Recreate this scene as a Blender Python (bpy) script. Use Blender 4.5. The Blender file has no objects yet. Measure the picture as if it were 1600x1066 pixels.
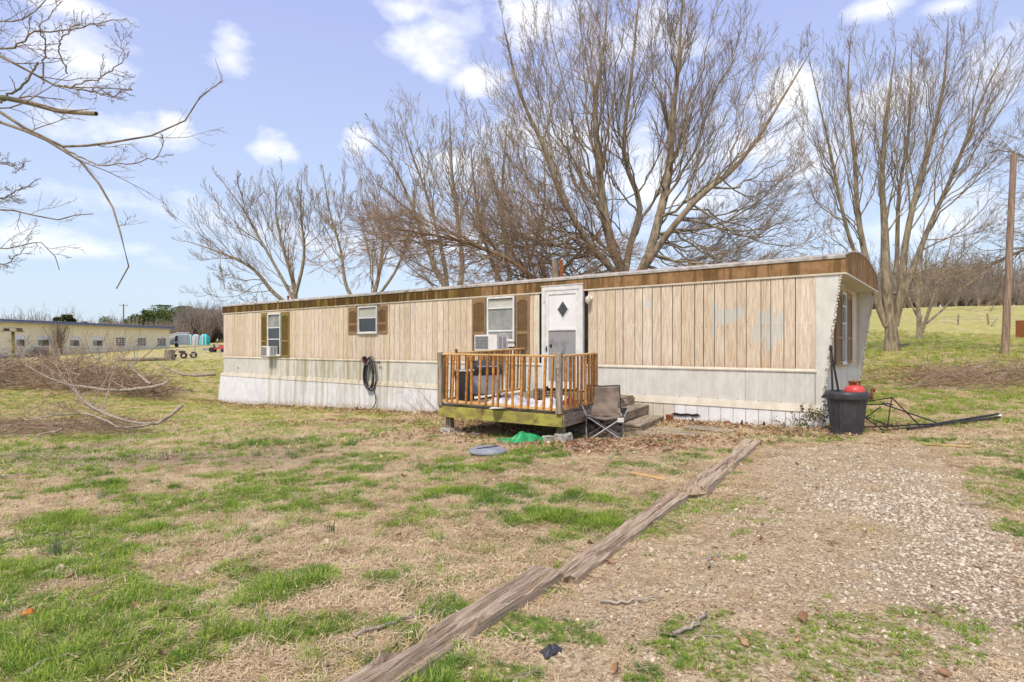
import bpy, bmesh, math, random
import numpy as np
from mathutils import Vector, Matrix

random.seed(7); RNG = np.random.default_rng(7)
scene = bpy.context.scene
COL = scene.collection
rad = math.radians

# ------------------------------------------------------------------ camera, sky, sun, exposure
F, HZ, CZ = 930.0, 540.0, 1.5
cam = bpy.data.cameras.new('camera'); cam.sensor_width = 36; cam.lens = F / 1600 * 36
cam.shift_y = 7 / 1600; cam.clip_start = .05; cam.clip_end = 5000
camo = bpy.data.objects.new('camera', cam); COL.objects.link(camo)
camo.location = (0, 0, CZ); camo.rotation_euler = (rad(90), 0, 0); scene.camera = camo

scene.view_settings.view_transform = 'Standard'; scene.view_settings.look = 'None'
scene.view_settings.gamma = 1; scene.view_settings.use_curve_mapping = False
scene.view_settings.exposure = 0.55
SUN_EL, SUN_AZ = 54.0, 205.0          # azimuth clockwise from +Y (the view direction)

def build_world():
    w = bpy.data.worlds.new('World'); scene.world = w; w.use_nodes = True
    nt = w.node_tree; N = nt.nodes; L = nt.links; N.clear()
    def math_(op, a, b=None, c=None):
        n = N.new('ShaderNodeMath'); n.operation = op
        for i, v in enumerate((a, b, c)):
            if v is None: continue
            if isinstance(v, (int, float)): n.inputs[i].default_value = v
            else: L.new(v, n.inputs[i])
        return n.outputs[0]
    def mix(f, a, b):
        n = N.new('ShaderNodeMix'); n.data_type = 'RGBA'
        for s, v in ((0, f), (6, a), (7, b)):
            if isinstance(v, (int, float)): n.inputs[s].default_value = v
            elif isinstance(v, tuple): n.inputs[s].default_value = v
            else: L.new(v, n.inputs[s])
        return n.outputs[2]
    out = N.new('ShaderNodeOutputWorld'); bg = N.new('ShaderNodeBackground'); L.new(bg.outputs[0], out.inputs[0])
    bg.inputs[1].default_value = 0.12
    sky = N.new('ShaderNodeTexSky'); sky.sky_type = 'NISHITA'; sky.sun_disc = False
    sky.sun_elevation = rad(SUN_EL); sky.sun_rotation = rad(SUN_AZ); sky.air_density = 1.0; sky.dust_density = 2.0; sky.ozone_density = 2.5
    tc = N.new('ShaderNodeTexCoord'); sp = N.new('ShaderNodeSeparateXYZ'); L.new(tc.outputs['Generated'], sp.inputs[0])
    x, y, z = sp.outputs
    az = math_('ARCTAN2', x, y); el = math_('ARCSINE', z)
    elc = math_('MAXIMUM', el, 0.0)
    # thin bright veil over the whole sky, lavender above and pale near the horizon
    g = math_('MINIMUM', math_('DIVIDE', elc, 0.62), 1.0)
    veil = mix(g, (4.6, 5.5, 6.4, 1), (2.95, 3.25, 6.1, 1))
    base = mix(0.70, sky.outputs[0], veil)
    # clouds: noise on a flat layer overhead, plus the single clouds seen above the home
    zz = math_('ADD', math_('MAXIMUM', z, 0.0), 0.12)
    cb = N.new('ShaderNodeCombineXYZ'); L.new(math_('DIVIDE', x, zz), cb.inputs[0]); L.new(math_('DIVIDE', y, zz), cb.inputs[1])
    n1 = N.new('ShaderNodeTexNoise'); n1.inputs['Scale'].default_value = 1.25; n1.inputs['Detail'].default_value = 9; n1.inputs['Roughness'].default_value = .6
    L.new(cb.outputs[0], n1.inputs['Vector'])
    far = math_('MULTIPLY', math_('SUBTRACT', n1.outputs[0], 0.545), 7.0)
    # detail noise on the direction, for ragged cloud edges
    n2 = N.new('ShaderNodeTexNoise'); n2.inputs['Scale'].default_value = 11; n2.inputs['Detail'].default_value = 9; n2.inputs['Roughness'].default_value = .58
    mp = N.new('ShaderNodeMapping'); mp.inputs['Scale'].default_value = (1, 1, 1.9); L.new(tc.outputs['Generated'], mp.inputs[0]); L.new(mp.outputs[0], n2.inputs['Vector'])
    nd = math_('MULTIPLY', math_('SUBTRACT', n2.outputs[0], 0.5), 2.9)
    tot = None
    blobs = [(362, 88, 50, 40, .9), (415, 228, 42, 22, .95), (272, 202, 34, 20, .9), (680, 50, 84, 56, .95), (752, 125, 52, 27, 1.0), (850, 30, 90, 50, .7),
             (1000, 60, 100, 50, .65), (1232, 150, 60, 42, 1.05), (1375, 8, 44, 18, .9), (1490, 6, 44, 14, .8), (1375, 160, 70, 60, .6),
             (120, 90, 80, 42, .75), (200, 205, 100, 26, .7), (560, 228, 30, 26, .95), (725, 262, 70, 36, .8), (100, 5, 90, 18, .7),
             (1180, 235, 130, 50, .7), (1010, 300, 200, 60, .6), (610, 375, 240, 34, .6), (150, 392, 160, 18, .6), (40, 375, 60, 30, .8),
             (1480, 350, 160, 50, .6), (870, 210, 140, 46, .6), (1560, 120, 60, 60, .6), (300, 330, 160, 30, .45), (640, 20, 60, 24, .9)]
    for (px, py, a, b, s) in blobs:
        A = math.atan2(px - 800, F); r = math.hypot(px - 800, F)
        E_ = math.atan2(HZ - py, r); aa = a / r * .8; bb = b / r * .85
        dx = math_('DIVIDE', math_('SUBTRACT', az, A), aa); dy = math_('DIVIDE', math_('SUBTRACT', el, E_), bb)
        d = math_('SQRT', math_('ADD', math_('MULTIPLY', dx, dx), math_('MULTIPLY', dy, dy)))
        m = math_('MULTIPLY', math_('SUBTRACT', 1.25, d), s)
        tot = m if tot is None else math_('MAXIMUM', tot, m)
    tot = math_('ADD', math_('MAXIMUM', tot, -1.0), nd)
    near = math_('MULTIPLY', tot, .85)
    # the layer of small clouds continues round the rest of the sky
    ax_ = math_('ABSOLUTE', az)
    outside = math_('MINIMUM', math_('MAXIMUM', math_('MULTIPLY', math_('SUBTRACT', ax_, 0.72), 3.0), 0.0), 1.0)
    up = math_('MINIMUM', math_('MAXIMUM', math_('MULTIPLY', math_('SUBTRACT', el, 0.55), 5.0), 0.0), 1.0)
    sel = math_('MAXIMUM', outside, up)
    cm = math_('ADD', math_('MULTIPLY', near, math_('SUBTRACT', 1.0, sel)), math_('MULTIPLY', far, sel))
    cm = math_('MINIMUM', math_('MAXIMUM', cm, 0.0), 1.0)
    cm = math_('MULTIPLY', cm, math_('SUBTRACT', 1.0, math_('MULTIPLY', math_('SUBTRACT', 1.0, math_('MINIMUM', math_('MULTIPLY', elc, 3.0), 1.0)), .45)))
    cloudc = mix(math_('MINIMUM', math_('MAXIMUM', n2.outputs[0], 0.0), 1.0), (6.6, 6.75, 7.3, 1), (7.4, 7.35, 7.2, 1))
    fin = mix(cm, base, cloudc)
    L.new(fin, bg.inputs[0])
build_world()

sun = bpy.data.lights.new('sun', 'SUN'); sun.energy = 2.5; sun.angle = rad(10); sun.color = (1, .88, .68)
suno = bpy.data.objects.new('sun', sun); COL.objects.link(suno)
_d = Vector((math.sin(rad(SUN_AZ)) * math.cos(rad(SUN_EL)), math.cos(rad(SUN_AZ)) * math.cos(rad(SUN_EL)), math.sin(rad(SUN_EL))))
suno.rotation_euler = (-_d).to_track_quat('-Z', 'Y').to_euler(); suno.location = _d * 50

# ------------------------------------------------------------------ small maths
def hash2(ix, iy, seed):
    h = (ix.astype(np.int64) * 374761393 + iy.astype(np.int64) * 668265263 + seed * 974711) & 0xffffffff
    h = ((h ^ (h >> 13)) * 1274126177) & 0xffffffff
    h = (h ^ (h >> 16)) & 0xffffffff
    return h / 4294967295.0
def vnoise(x, y, seed=0):
    x = np.asarray(x, float); y = np.asarray(y, float)
    ix = np.floor(x); iy = np.floor(y); fx = x - ix; fy = y - iy
    fx = fx * fx * (3 - 2 * fx); fy = fy * fy * (3 - 2 * fy)
    a = hash2(ix, iy, seed); b = hash2(ix + 1, iy, seed); c = hash2(ix, iy + 1, seed); d = hash2(ix + 1, iy + 1, seed)
    return (a * (1 - fx) + b * fx) * (1 - fy) + (c * (1 - fx) + d * fx) * fy
def fbm(x, y, seed=0, oct=4, rough=.5):
    s = 0; a = 1; t = 0
    for i in range(oct):
        s = s + a * vnoise(np.asarray(x) * 2 ** i + 17.3 * i, np.asarray(y) * 2 ** i - 9.1 * i, seed + i); t += a; a *= rough
    return s / t
def sstep(a, b, x): 
    t = np.clip((np.asarray(x, float) - a) / (b - a), 0, 1); return t * t * (3 - 2 * t)

def PW(px, py, d): return np.array([(px - 800) / F * d, d, CZ - (py - HZ) / F * d])

# ------------------------------------------------------------------ terrain
CP = [(0,2,0),(800,2,0),(1600,2,0.01),(-600,3,-.05),(2200,3,.05),
      (0,5,-.10),(400,5,-.05),(800,5,0),(1200,5,.03),(1600,5,.05),
      (0,8,-.2),(400,8,-.12),(800,8.5,-.01),(1100,8,.04),(1350,9.3,.09),(1600,9,.15),
      (0,13,-.38),(250,14,-.42),(500,14,-.3),(740,11.5,-.12),(0,18,-.3),(338,23,-.65),(450,20.4,-.56),(600,17.3,-.4),(690,15.9,-.3),(800,14.4,-.16),(880,13.5,-.1),(1030,12.1,-.02),(1275,10.4,.05),
      (200,24,-.25),(20,26,.12),(300,35,-.1),(300,60,.2),(0,63,.15),(-234,50,.1),(265,89,1.15),(320,130,1.9),(0,200,3.0),(-400,26,.1),(-400,200,3),
      (420,40,.1),(700,24,.1),(900,20,.3),(1200,20,.6),(600,60,1.0),(900,60,2.4),(1200,60,3.0),
      (1400,13,.33),(1500,16,.5),(1600,15,.45),(1395,26,1.25),(1570,22,1.2),(1437,38,1.9),(1520,60,3.4),(1700,60,3.5),(1500,120,9.4),(1650,120,9.6),(1300,120,8.5),(900,120,6.5),(500,130,3.5),
      (1900,14,.4),(1900,30,1.6),(2600,100,6),(-1500,100,2),(1600,400,13),(1200,400,12),(800,400,9),(300,400,5),(-200,400,4),(800,1500,8),(-800,1500,4),(2400,1500,12)]
_c = []
for (px, d, z) in CP:
    _c.append(((px - 800) / F * d, d, z))
for a in range(100, 261, 20):
    for r_, z in ((5, 0), (30, 0.1), (150, 1), (1500, 3)):
        _c.append((math.sin(rad(a)) * r_, math.cos(rad(a)) * r_, z))
_c = np.array(_c)
def _lp(x, y):
    r = np.hypot(x, y) + 1e-9; k = np.log1p(r / 3) / r
    return x * k, y * k
_cx, _cy = _lp(_c[:, 0], _c[:, 1])
def _tk(r2): return np.where(r2 > 1e-12, r2 * np.log(np.maximum(r2, 1e-12)), 0.)
def _fit():
    n = len(_c); D = (_cx[:, None] - _cx) ** 2 + (_cy[:, None] - _cy) ** 2
    K = _tk(D) + np.eye(n) * .004; P = np.c_[np.ones(n), _cx, _cy]
    A = np.zeros((n + 3, n + 3)); A[:n, :n] = K; A[:n, n:] = P; A[n:, :n] = P.T
    return np.linalg.solve(A, np.r_[_c[:, 2], 0, 0, 0])
_w = _fit()
def gz(x, y):
    x = np.asarray(x, float); y = np.asarray(y, float); sh = np.broadcast(x, y).shape
    xf = np.broadcast_to(x, sh).ravel(); yf = np.broadcast_to(y, sh).ravel()
    u, v = _lp(xf, yf); o = np.empty(len(u))
    for i in range(0, len(u), 50000):
        uu = u[i:i + 50000]; vv = v[i:i + 50000]
        o[i:i + 50000] = _tk((uu[:, None] - _cx) ** 2 + (vv[:, None] - _cy) ** 2) @ _w[:-3] + _w[-3] + _w[-2] * uu + _w[-1] * vv
    r = np.hypot(xf, yf)
    o += (fbm(xf * 1.3, yf * 1.3, 5, 3) - .5) * .07 * np.clip(r / 3, .3, 1) + (fbm(xf * 6, yf * 6, 9, 2) - .5) * .022
    return o.reshape(sh)
def gzf(x, y): return float(gz(np.array([x]), np.array([y]))[0])
def G(px, py):
    """where a line of sight meets the ground"""
    d = np.geomspace(1.2, 400, 1500); x = (px - 800) / F * d; z = CZ - (py - HZ) / F * d
    g = gz(x, d); k = np.argmax(z < g)
    if k == 0: k = len(d) - 1
    return np.array([x[k], d[k], g[k]])

# ------------------------------------------------------------------ objects, parts, meshes
WM = {}
def _tagp(o, label=None, cat=None, group=None, kind=None):
    if label: o['label'] = label
    if cat: o['category'] = cat
    if group: o['group'] = group
    if kind: o['kind'] = kind
    return o
def thing(name, label, cat, loc=(0, 0, 0), rotz=0.0, group=None):
    o = bpy.data.objects.new(name, None); COL.objects.link(o)
    o.location = loc; o.rotation_euler = (0, 0, rotz); o.empty_display_size = .1
    WM[o.name] = Matrix.Translation(Vector(loc)) @ Matrix.Rotation(rotz, 4, 'Z')
    return _tagp(o, label, cat, group)
def link(name, me, parent=None, world=None, basis=None):
    o = bpy.data.objects.new(name, me); COL.objects.link(o)
    pm_ = Matrix.Identity(4)
    if parent is not None: o.parent = parent; pm_ = WM[parent.name]
    if world is None and basis is None: world = Matrix.Identity(4)
    if basis is None: basis = pm_.inverted() @ world
    o.matrix_basis = basis; WM[o.name] = pm_ @ basis
    return o
def to_mesh(name, V, Fc, mat, smooth=False):
    me = bpy.data.meshes.new(name); me.from_pydata([tuple(v) for v in V], [], Fc); me.update()
    for m in (mat if isinstance(mat, (list, tuple)) else [mat]): me.materials.append(m)
    if smooth: me.polygons.foreach_set('use_smooth', [True] * len(me.polygons))
    return me
def np_mesh(name, V, Q, mat, smooth=True, nv=4):
    """V (n,3) floats, Q (m,nv) ints"""
    me = bpy.data.meshes.new(name); V = np.ascontiguousarray(V, np.float32); Q = np.ascontiguousarray(Q, np.int32)
    me.vertices.add(len(V)); me.vertices.foreach_set('co', V.ravel())
    me.loops.add(Q.size); me.loops.foreach_set('vertex_index', Q.ravel())
    me.polygons.add(len(Q)); me.polygons.foreach_set('loop_start', np.arange(len(Q), dtype=np.int32) * nv)
    me.polygons.foreach_set('loop_total', np.full(len(Q), nv, np.int32))
    if smooth: me.polygons.foreach_set('use_smooth', np.ones(len(Q), bool))
    me.update(calc_edges=True); me.materials.append(mat)
    return me

class MB:
    def __init__(s): s.V = []; s.F = []
    def add(s, V, Fc):
        b = len(s.V); s.V += [tuple(v) for v in V]; s.F += [tuple(i + b for i in f) for f in Fc]; return s
    def box(s, c, size, M=None):
        hx, hy, hz = size[0] / 2, size[1] / 2, size[2] / 2
        V = [Vector((x, y, z)) for x in (-hx, hx) for y in (-hy, hy) for z in (-hz, hz)]
        if M is not None: V = [M @ v for v in V]
        V = [v + Vector(c) for v in V]
        return s.add(V, [(0, 1, 3, 2), (4, 6, 7, 5), (0, 4, 5, 1), (2, 3, 7, 6), (0, 2, 6, 4), (1, 5, 7, 3)])
    def prism(s, outline, axis, a, b):
        """outline (u,v) list extruded along axis 'y' (u=x,v=z), 'x' (u=y,v=z) or 'z' (u=x,v=y)"""
        n = len(outline)
        def P(u, v, t): return (u, t, v) if axis == 'y' else ((t, u, v) if axis == 'x' else (u, v, t))
        V = [P(u, v, a) for u, v in outline] + [P(u, v, b) for u, v in outline]
        Fc = [tuple(range(n))[::-1], tuple(range(n, 2 * n))] + [(i, (i + 1) % n, n + (i + 1) % n, n + i) for i in range(n)]
        return s.add(V, Fc)
    def tube(s, pts, r, n=6, caps=True):
        pts = [Vector(p) for p in pts]; k = len(pts); rr = r if hasattr(r, '__len__') else [r] * k
        V = []; ref = None
        for i, p in enumerate(pts):
            t = (pts[min(i + 1, k - 1)] - pts[max(i - 1, 0)]).normalized()
            if ref is None: ref = Vector((0, 0, 1)) if abs(t.z) < .9 else Vector((1, 0, 0))
            a = t.cross(ref).normalized(); b = t.cross(a)
            ref = -b if False else ref
            for j in range(n):
                w = 2 * math.pi * j / n; V.append(p + (a * math.cos(w) + b * math.sin(w)) * rr[i])
        Fc = [(i * n + j, i * n + (j + 1) % n, (i + 1) * n + (j + 1) % n, (i + 1) * n + j) for i in range(k - 1) for j in range(n)]
        if caps: Fc += [tuple(range(n))[::-1], tuple(range((k - 1) * n, k * n))]
        return s.add(V, Fc)
    def lathe(s, prof, n=24, c=(0, 0, 0), flute=0.0, nf=0, closed=True):
        V = []
        for (r, z) in prof:
            for j in range(n):
                w = 2 * math.pi * j / n; q = r * (1 + flute * (1 if (nf and (j * nf // n) % 2) else 0))
                V.append((c[0] + q * math.cos(w), c[1] + q * math.sin(w), c[2] + z))
        k = len(prof)
        Fc = [(i * n + j, i * n + (j + 1) % n, (i + 1) * n + (j + 1) % n, (i + 1) * n + j) for i in range(k - 1) for j in range(n)]
        if closed: Fc += [tuple(range(n))[::-1], tuple(range((k - 1) * n, k * n))]
        return s.add(V, Fc)
    def grid(s, fn, nu, nv, thick=None):
        V = [fn(i / nu, j / nv) for i in range(nu + 1) for j in range(nv + 1)]
        Fc = [(i * (nv + 1) + j, (i + 1) * (nv + 1) + j, (i + 1) * (nv + 1) + j + 1, i * (nv + 1) + j + 1) for i in range(nu) for j in range(nv)]
        return s.add(V, Fc)
    def mesh(s, name, mat, smooth=False): return to_mesh(name, s.V, s.F, mat, smooth)
    def build(s, name, mat, parent=None, world=None, basis=None, smooth=False):
        """vertices in the parent's frame unless world is given"""
        if world is None and basis is None: basis = Matrix.Identity(4)
        return link(name, s.mesh(name, mat, smooth), parent, world, basis)

_bc = {}
def boxmesh(size, mat, bev):
    key = (round(size[0], 3), round(size[1], 3), round(size[2], 3), mat.name, bev)
    if key not in _bc:
        bm = bmesh.new(); bmesh.ops.create_cube(bm, size=1)
        bmesh.ops.scale(bm, vec=size, verts=bm.verts)
        if bev: bmesh.ops.bevel(bm, geom=bm.edges[:], offset=min(bev, min(size) * .3), segments=1, affect='EDGES')
        me = bpy.data.meshes.new('piece'); bm.to_mesh(me); bm.free(); me.materials.append(mat); _bc[key] = me
    return _bc[key]
def pbox(name, parent, c, size, mat, bev=.003, R=None, label=None):
    o = link(name, boxmesh(size, mat, bev), parent, basis=Matrix.Translation(Vector(c)) @ (R.to_4x4() if R is not None else Matrix.Identity(4)))
    if label: o['label'] = label
    return o
def beam(name, parent, A, B, w, h, mat, bev=.003, up=(0, 0, 1), label=None, kindp=None):
    """a board from world point A to B, w across, h along 'up'"""
    A = Vector(A); B = Vector(B); x = (B - A); L_ = x.length; x.normalize(); up = Vector(up)
    y = up.cross(x).normalized(); z = x.cross(y)
    M = Matrix.Translation((A + B) / 2) @ Matrix((x, y, z)).transposed().to_4x4()
    o = link(name, boxmesh((L_, w, h), mat, bev), parent, world=M)
    if label: o['label'] = label
    return o

# ------------------------------------------------------------------ materials
def new_mat(name):
    m = bpy.data.materials.new(name); m.use_nodes = True; nt = m.node_tree; nt.nodes.clear()
    out = nt.nodes.new('ShaderNodeOutputMaterial'); b = nt.nodes.new('ShaderNodeBsdfPrincipled'); nt.links.new(b.outputs[0], out.inputs[0])
    return m, nt, b
def c4(c): return (c[0], c[1], c[2], 1)
def nmath(nt, op, a, b=None, clamp=False):
    n = nt.nodes.new('ShaderNodeMath'); n.operation = op; n.use_clamp = clamp
    for i, v in enumerate((a, b)):
        if v is None: continue
        if isinstance(v, (int, float)): n.inputs[i].default_value = v
        else: nt.links.new(v, n.inputs[i])
    return n.outputs[0]
def nmix(nt, f, a, b):
    n = nt.nodes.new('ShaderNodeMix'); n.data_type = 'RGBA'
    for s, v in ((0, f), (6, a), (7, b)):
        if isinstance(v, (int, float)): n.inputs[s].default_value = v
        elif isinstance(v, tuple): n.inputs[s].default_value = c4(v)
        else: nt.links.new(v, n.inputs[s])
    return n.outputs[2]
def nnoise(nt, vec, scale, sc=(1, 1, 1), detail=4, rough=.55, dist=0):
    mp = nt.nodes.new('ShaderNodeMapping'); mp.inputs['Scale'].default_value = sc; nt.links.new(vec, mp.inputs[0])
    n = nt.nodes.new('ShaderNodeTexNoise'); n.inputs['Scale'].default_value = scale; n.inputs['Detail'].default_value = detail
    n.inputs['Roughness'].default_value = rough; n.inputs['Distortion'].default_value = dist
    nt.links.new(mp.outputs[0], n.inputs['Vector']); return n.outputs[0]
def nstep(nt, v, a, b):
    n = nt.nodes.new('ShaderNodeMapRange'); n.interpolation_type = 'SMOOTHSTEP'
    nt.links.new(v, n.inputs[0]); n.inputs[1].default_value = a; n.inputs[2].default_value = b; return n.outputs[0]
def coords(nt, kind='own', obj=None):
    if kind == 'world':
        g = nt.nodes.new('ShaderNodeNewGeometry'); return g.outputs['Position']
    tc = nt.nodes.new('ShaderNodeTexCoord')
    if obj is not None: tc.object = obj; return tc.outputs['Object']
    oi = nt.nodes.new('ShaderNodeObjectInfo'); ad = nt.nodes.new('ShaderNodeVectorMath'); ad.operation = 'MULTIPLY_ADD'
    cb = nt.nodes.new('ShaderNodeCombineXYZ')
    for i in range(3): nt.links.new(oi.outputs['Random'], cb.inputs[i])
    nt.links.new(cb.outputs[0], ad.inputs[0]); ad.inputs[1].default_value = (37, 53, 71); nt.links.new(tc.outputs['Object'], ad.inputs[2])
    return ad.outputs[0]
def nrand(nt): return nt.nodes.new('ShaderNodeObjectInfo').outputs['Random']
def bumpn(nt, b, h, s, d=.01):
    n = nt.nodes.new('ShaderNodeBump'); n.inputs['Strength'].default_value = s; n.inputs['Distance'].default_value = d
    nt.links.new(h, n.inputs['Height']); nt.links.new(n.outputs[0], b.inputs['Normal'])
def pm(name, c1, c2, scale=6, sc=(1, 1, 1), rough=.8, bump=.3, bd=.01, rand=.0, c3=None, s3=2, t3=(.55, .7), sc3=(1, 1, 1), metal=0, kind='own', obj=None, spec=.3, tint=0):
    m, nt, b = new_mat(name); v = coords(nt, kind, obj)
    n = nnoise(nt, v, scale, sc, 6, .6)
    col = nmix(nt, nstep(nt, n, .32, .68), c1, c2)
    if c3 is not None:
        n3 = nnoise(nt, v, s3, sc3, 5, .6); col = nmix(nt, nstep(nt, n3, *t3), col, c3)
    if rand:
        h = nt.nodes.new('ShaderNodeHueSaturation'); nt.links.new(col, h.inputs['Color'])
        nt.links.new(nmath(nt, 'MULTIPLY_ADD', nrand(nt), rand) if False else nmath(nt, 'ADD', nmath(nt, 'MULTIPLY', nrand(nt), rand), 1 - rand / 2), h.inputs['Value'])
        col = h.outputs[0]
    if tint:
        ta = nt.nodes.new('ShaderNodeAttribute'); ta.attribute_name = 'tint'; h = nt.nodes.new('ShaderNodeHueSaturation'); nt.links.new(col, h.inputs['Color'])
        nt.links.new(nmath(nt, 'ADD', nmath(nt, 'MULTIPLY', ta.outputs['Fac'], tint), 1 - tint / 2), h.inputs['Value']); col = h.outputs[0]
    nt.links.new(col, b.inputs['Base Color']); b.inputs['Roughness'].default_value = rough; b.inputs['Metallic'].default_value = metal
    b.inputs['Specular IOR Level'].default_value = spec
    if bump: bumpn(nt, b, n, bump, bd)
    return m

M = {}
M['bark'] = pm('bark', (.15, .12, .082), (.36, .30, .215), 9, (1, 1, .25), .95, .9, .02, kind='world', c3=(.16, .165, .10), s3=1.3, t3=(.58, .75))
M['bark_brown'] = pm('bark_brown', (.13, .085, .05), (.26, .18, .11), 9, (1, 1, .3), .95, .9, .02, kind='world')
M['twig'] = pm('twig', (.20, .15, .10), (.36, .285, .20), 3, rough=.95, bump=0, kind='world', tint=.7)
M['twig_red'] = pm('twig_red', (.22, .145, .09), (.36, .255, .17), 3, rough=.95, bump=0, kind='world', tint=.7)
M['twig_far'] = pm('twig_far', (.24, .20, .17), (.38, .32, .27), .4, rough=.95, bump=0, kind='world')
M['deadwood'] = pm('deadwood', (.22, .18, .14), (.46, .40, .33), 14, (1, 1, 1), .95, .7, kind='world')
M['deadtwig'] = pm('deadtwig', (.22, .145, .095), (.47, .35, .25), 5, rough=.95, bump=0, kind='world', tint=1.3)
M['grey_wood'] = pm('grey_wood', (.17, .13, .09), (.40, .33, .25), 9, (.35, 3, 3), .92, .6, .006, rand=.3, c3=(.14, .14, .05), s3=3, t3=(.58, .75))
M['deck_wood'] = pm('deck_wood', (.14, .11, .08), (.34, .27, .2), 8, (.3, 3, 3), .92, .6, .006, rand=.35, c3=(.10, .11, .03), s3=3, t3=(.5, .7))
M['mossy_wood'] = pm('mossy_wood', (.22, .18, .06), (.40, .38, .08), 4, (1, 2, 2), .92, .5, .006, c3=(.13, .09, .04), s3=3.5, t3=(.52, .68), rand=.1)
M['stained'] = pm('stained', (.32, .135, .033), (.58, .28, .075), 7, (3, 3, .4), .7, .3, .003, rand=.55, c3=(.22, .09, .03), s3=5, t3=(.6, .8))
M['rail'] = pm('rail', (.52, .30, .10), (.72, .48, .22), 7, (.5, 3, 3), .6, .3, .003, rand=.1, c3=(.4, .2, .08), s3=5)
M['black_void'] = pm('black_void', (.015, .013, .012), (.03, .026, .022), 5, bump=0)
M['white_metal'] = pm('white_metal', (.62, .62, .60), (.76, .76, .74), 8, rough=.5, bump=.1, c3=(.42, .38, .30), s3=6, t3=(.62, .8))
M['ac_white'] = pm('ac_white', (.66, .65, .62), (.78, .77, .74), 5, rough=.5, bump=.05, c3=(.5, .44, .34), s3=7, t3=(.6, .8))
M['ac_grill'] = pm('ac_grill', (.10, .10, .10), (.17, .17, .17), 20, rough=.6, bump=.1)
M['ac_light_grill'] = pm('ac_light_grill', (.36, .36, .38), (.45, .45, .47), 20, rough=.6, bump=.1)
M['black_plastic'] = pm('black_plastic', (.028, .028, .034), (.05, .05, .058), 6, rough=.5, bump=.08, c3=(.10, .095, .09), s3=5, t3=(.55, .8), spec=.5)
M['black_metal'] = pm('black_metal', (.025, .025, .027), (.06, .058, .055), 12, rough=.45, bump=.1, metal=.4)
M['rust'] = pm('rust', (.16, .05, .02), (.30, .12, .05), 18, rough=.9, bump=.5)
M['steel'] = pm('steel', (.42, .42, .43), (.6, .6, .6), 10, rough=.35, bump=.05, metal=.6)
M['galv'] = pm('galv', (.3, .31, .31), (.42, .42, .41), 10, rough=.5, bump=.05, metal=.4)
M['chair_fabric'] = pm('chair_fabric', (.15, .115, .095), (.25, .20, .165), 5, rough=.9, bump=.3, c3=(.33, .27, .22), s3=4, t3=(.6, .8))
M['chair_trim'] = pm('chair_trim', (.03, .03, .03), (.05, .05, .05), 5, rough=.8, bump=.1)
M['red_paint'] = pm('red_paint', (.50, .035, .035), (.62, .08, .07), 8, rough=.42, bump=.08, c3=(.6, .3, .25), s3=9, t3=(.64, .8), spec=.5)
M['green_plastic'] = pm('green_plastic', (.01, .22, .06), (.04, .42, .16), 14, rough=.4, bump=.3, spec=.5, c3=(.5, .7, .6), s3=16, t3=(.66, .8))
M['grey_plastic'] = pm('grey_plastic', (.22, .24, .28), (.32, .34, .38), 6, rough=.45, bump=.1)
M['white_cloth'] = pm('white_cloth', (.62, .60, .58), (.80, .79, .77), 6, rough=.9, bump=.3, c3=(.42, .36, .32), s3=4, t3=(.55, .72))
M['concrete'] = pm('concrete', (.30, .28, .24), (.48, .45, .39), 12, rough=.95, bump=.7, c3=(.2, .2, .13), s3=4)
M['slab'] = pm('slab', (.24, .20, .15), (.38, .33, .26), 9, rough=.95, bump=.5, c3=(.18, .15, .09), s3=4, rand=.2)
M['rock'] = pm('rock', (.12, .10, .08), (.24, .2, .16), 9, rough=.95, bump=.8)
M['cream_wall'] = pm('cream_wall', (.80, .70, .46), (.86, .77, .54), 1.5, (1, 1, .3), rough=.75, bump=.05)
M['roof_grey'] = pm('roof_grey', (.10, .11, .14), (.15, .16, .19), 2, rough=.7, bump=.05)
M['blue_trim'] = pm('blue_trim', (.16, .18, .28), (.22, .25, .36), 2, rough=.6, bump=.05)
M['white_panel'] = pm('white_panel', (.72, .72, .72), (.8, .8, .8), 2, rough=.6, bump=.05)
M['teal'] = pm('teal', (.0, .33, .34), (.03, .46, .46), 2, rough=.6, bump=.1)
M['grey_fabric'] = pm('grey_fabric', (.32, .32, .34), (.42, .42, .45), 2, rough=.8, bump=.1)
M['pale_blue'] = pm('pale_blue', (.42, .46, .54), (.52, .56, .63), 2, rough=.6, bump=.05)
M['olive_metal'] = pm('olive_metal', (.5, .42, .26), (.65, .56, .38), 5, rough=.6, bump=.1)
M['tyre'] = pm('tyre', (.02, .02, .02), (.04, .038, .035), 9, rough=.9, bump=.3)
M['evergreen'] = pm('evergreen', (.05, .085, .025), (.17, .21, .05), .7, rough=.9, bump=0, kind='world')
M['cedar'] = pm('cedar', (.035, .05, .02), (.09, .095, .035), 1.2, rough=.9, bump=0, kind='world')
M['ivy_leaf'] = pm('ivy_leaf', (.05, .075, .025), (.14, .13, .05), 9, rough=.7, bump=0, kind='world', c3=(.25, .16, .09), s3=14, t3=(.55, .65))
M['pole_wood'] = pm('pole_wood', (.20, .135, .10), (.36, .26, .20), 6, (3, 3, .2), .9, .5, .01, c3=(.14, .1, .075), s3=8, sc3=(3, 3, .3))
def glass(name, col, rough=.08):
    m, nt, b = new_mat(name); v = coords(nt)
    n = nnoise(nt, v, 3, detail=3)
    nt.links.new(nmix(nt, nstep(nt, n, .35, .65), tuple(x * .7 for x in col), col), b.inputs['Base Color'])
    b.inputs['Roughness'].default_value = rough; b.inputs['Specular IOR Level'].default_value = .8
    return m
M['glass_dark'] = glass('glass_dark', (.035, .04, .045))
M['glass_curtain'] = glass('glass_curtain', (.30, .30, .27), .12)
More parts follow.
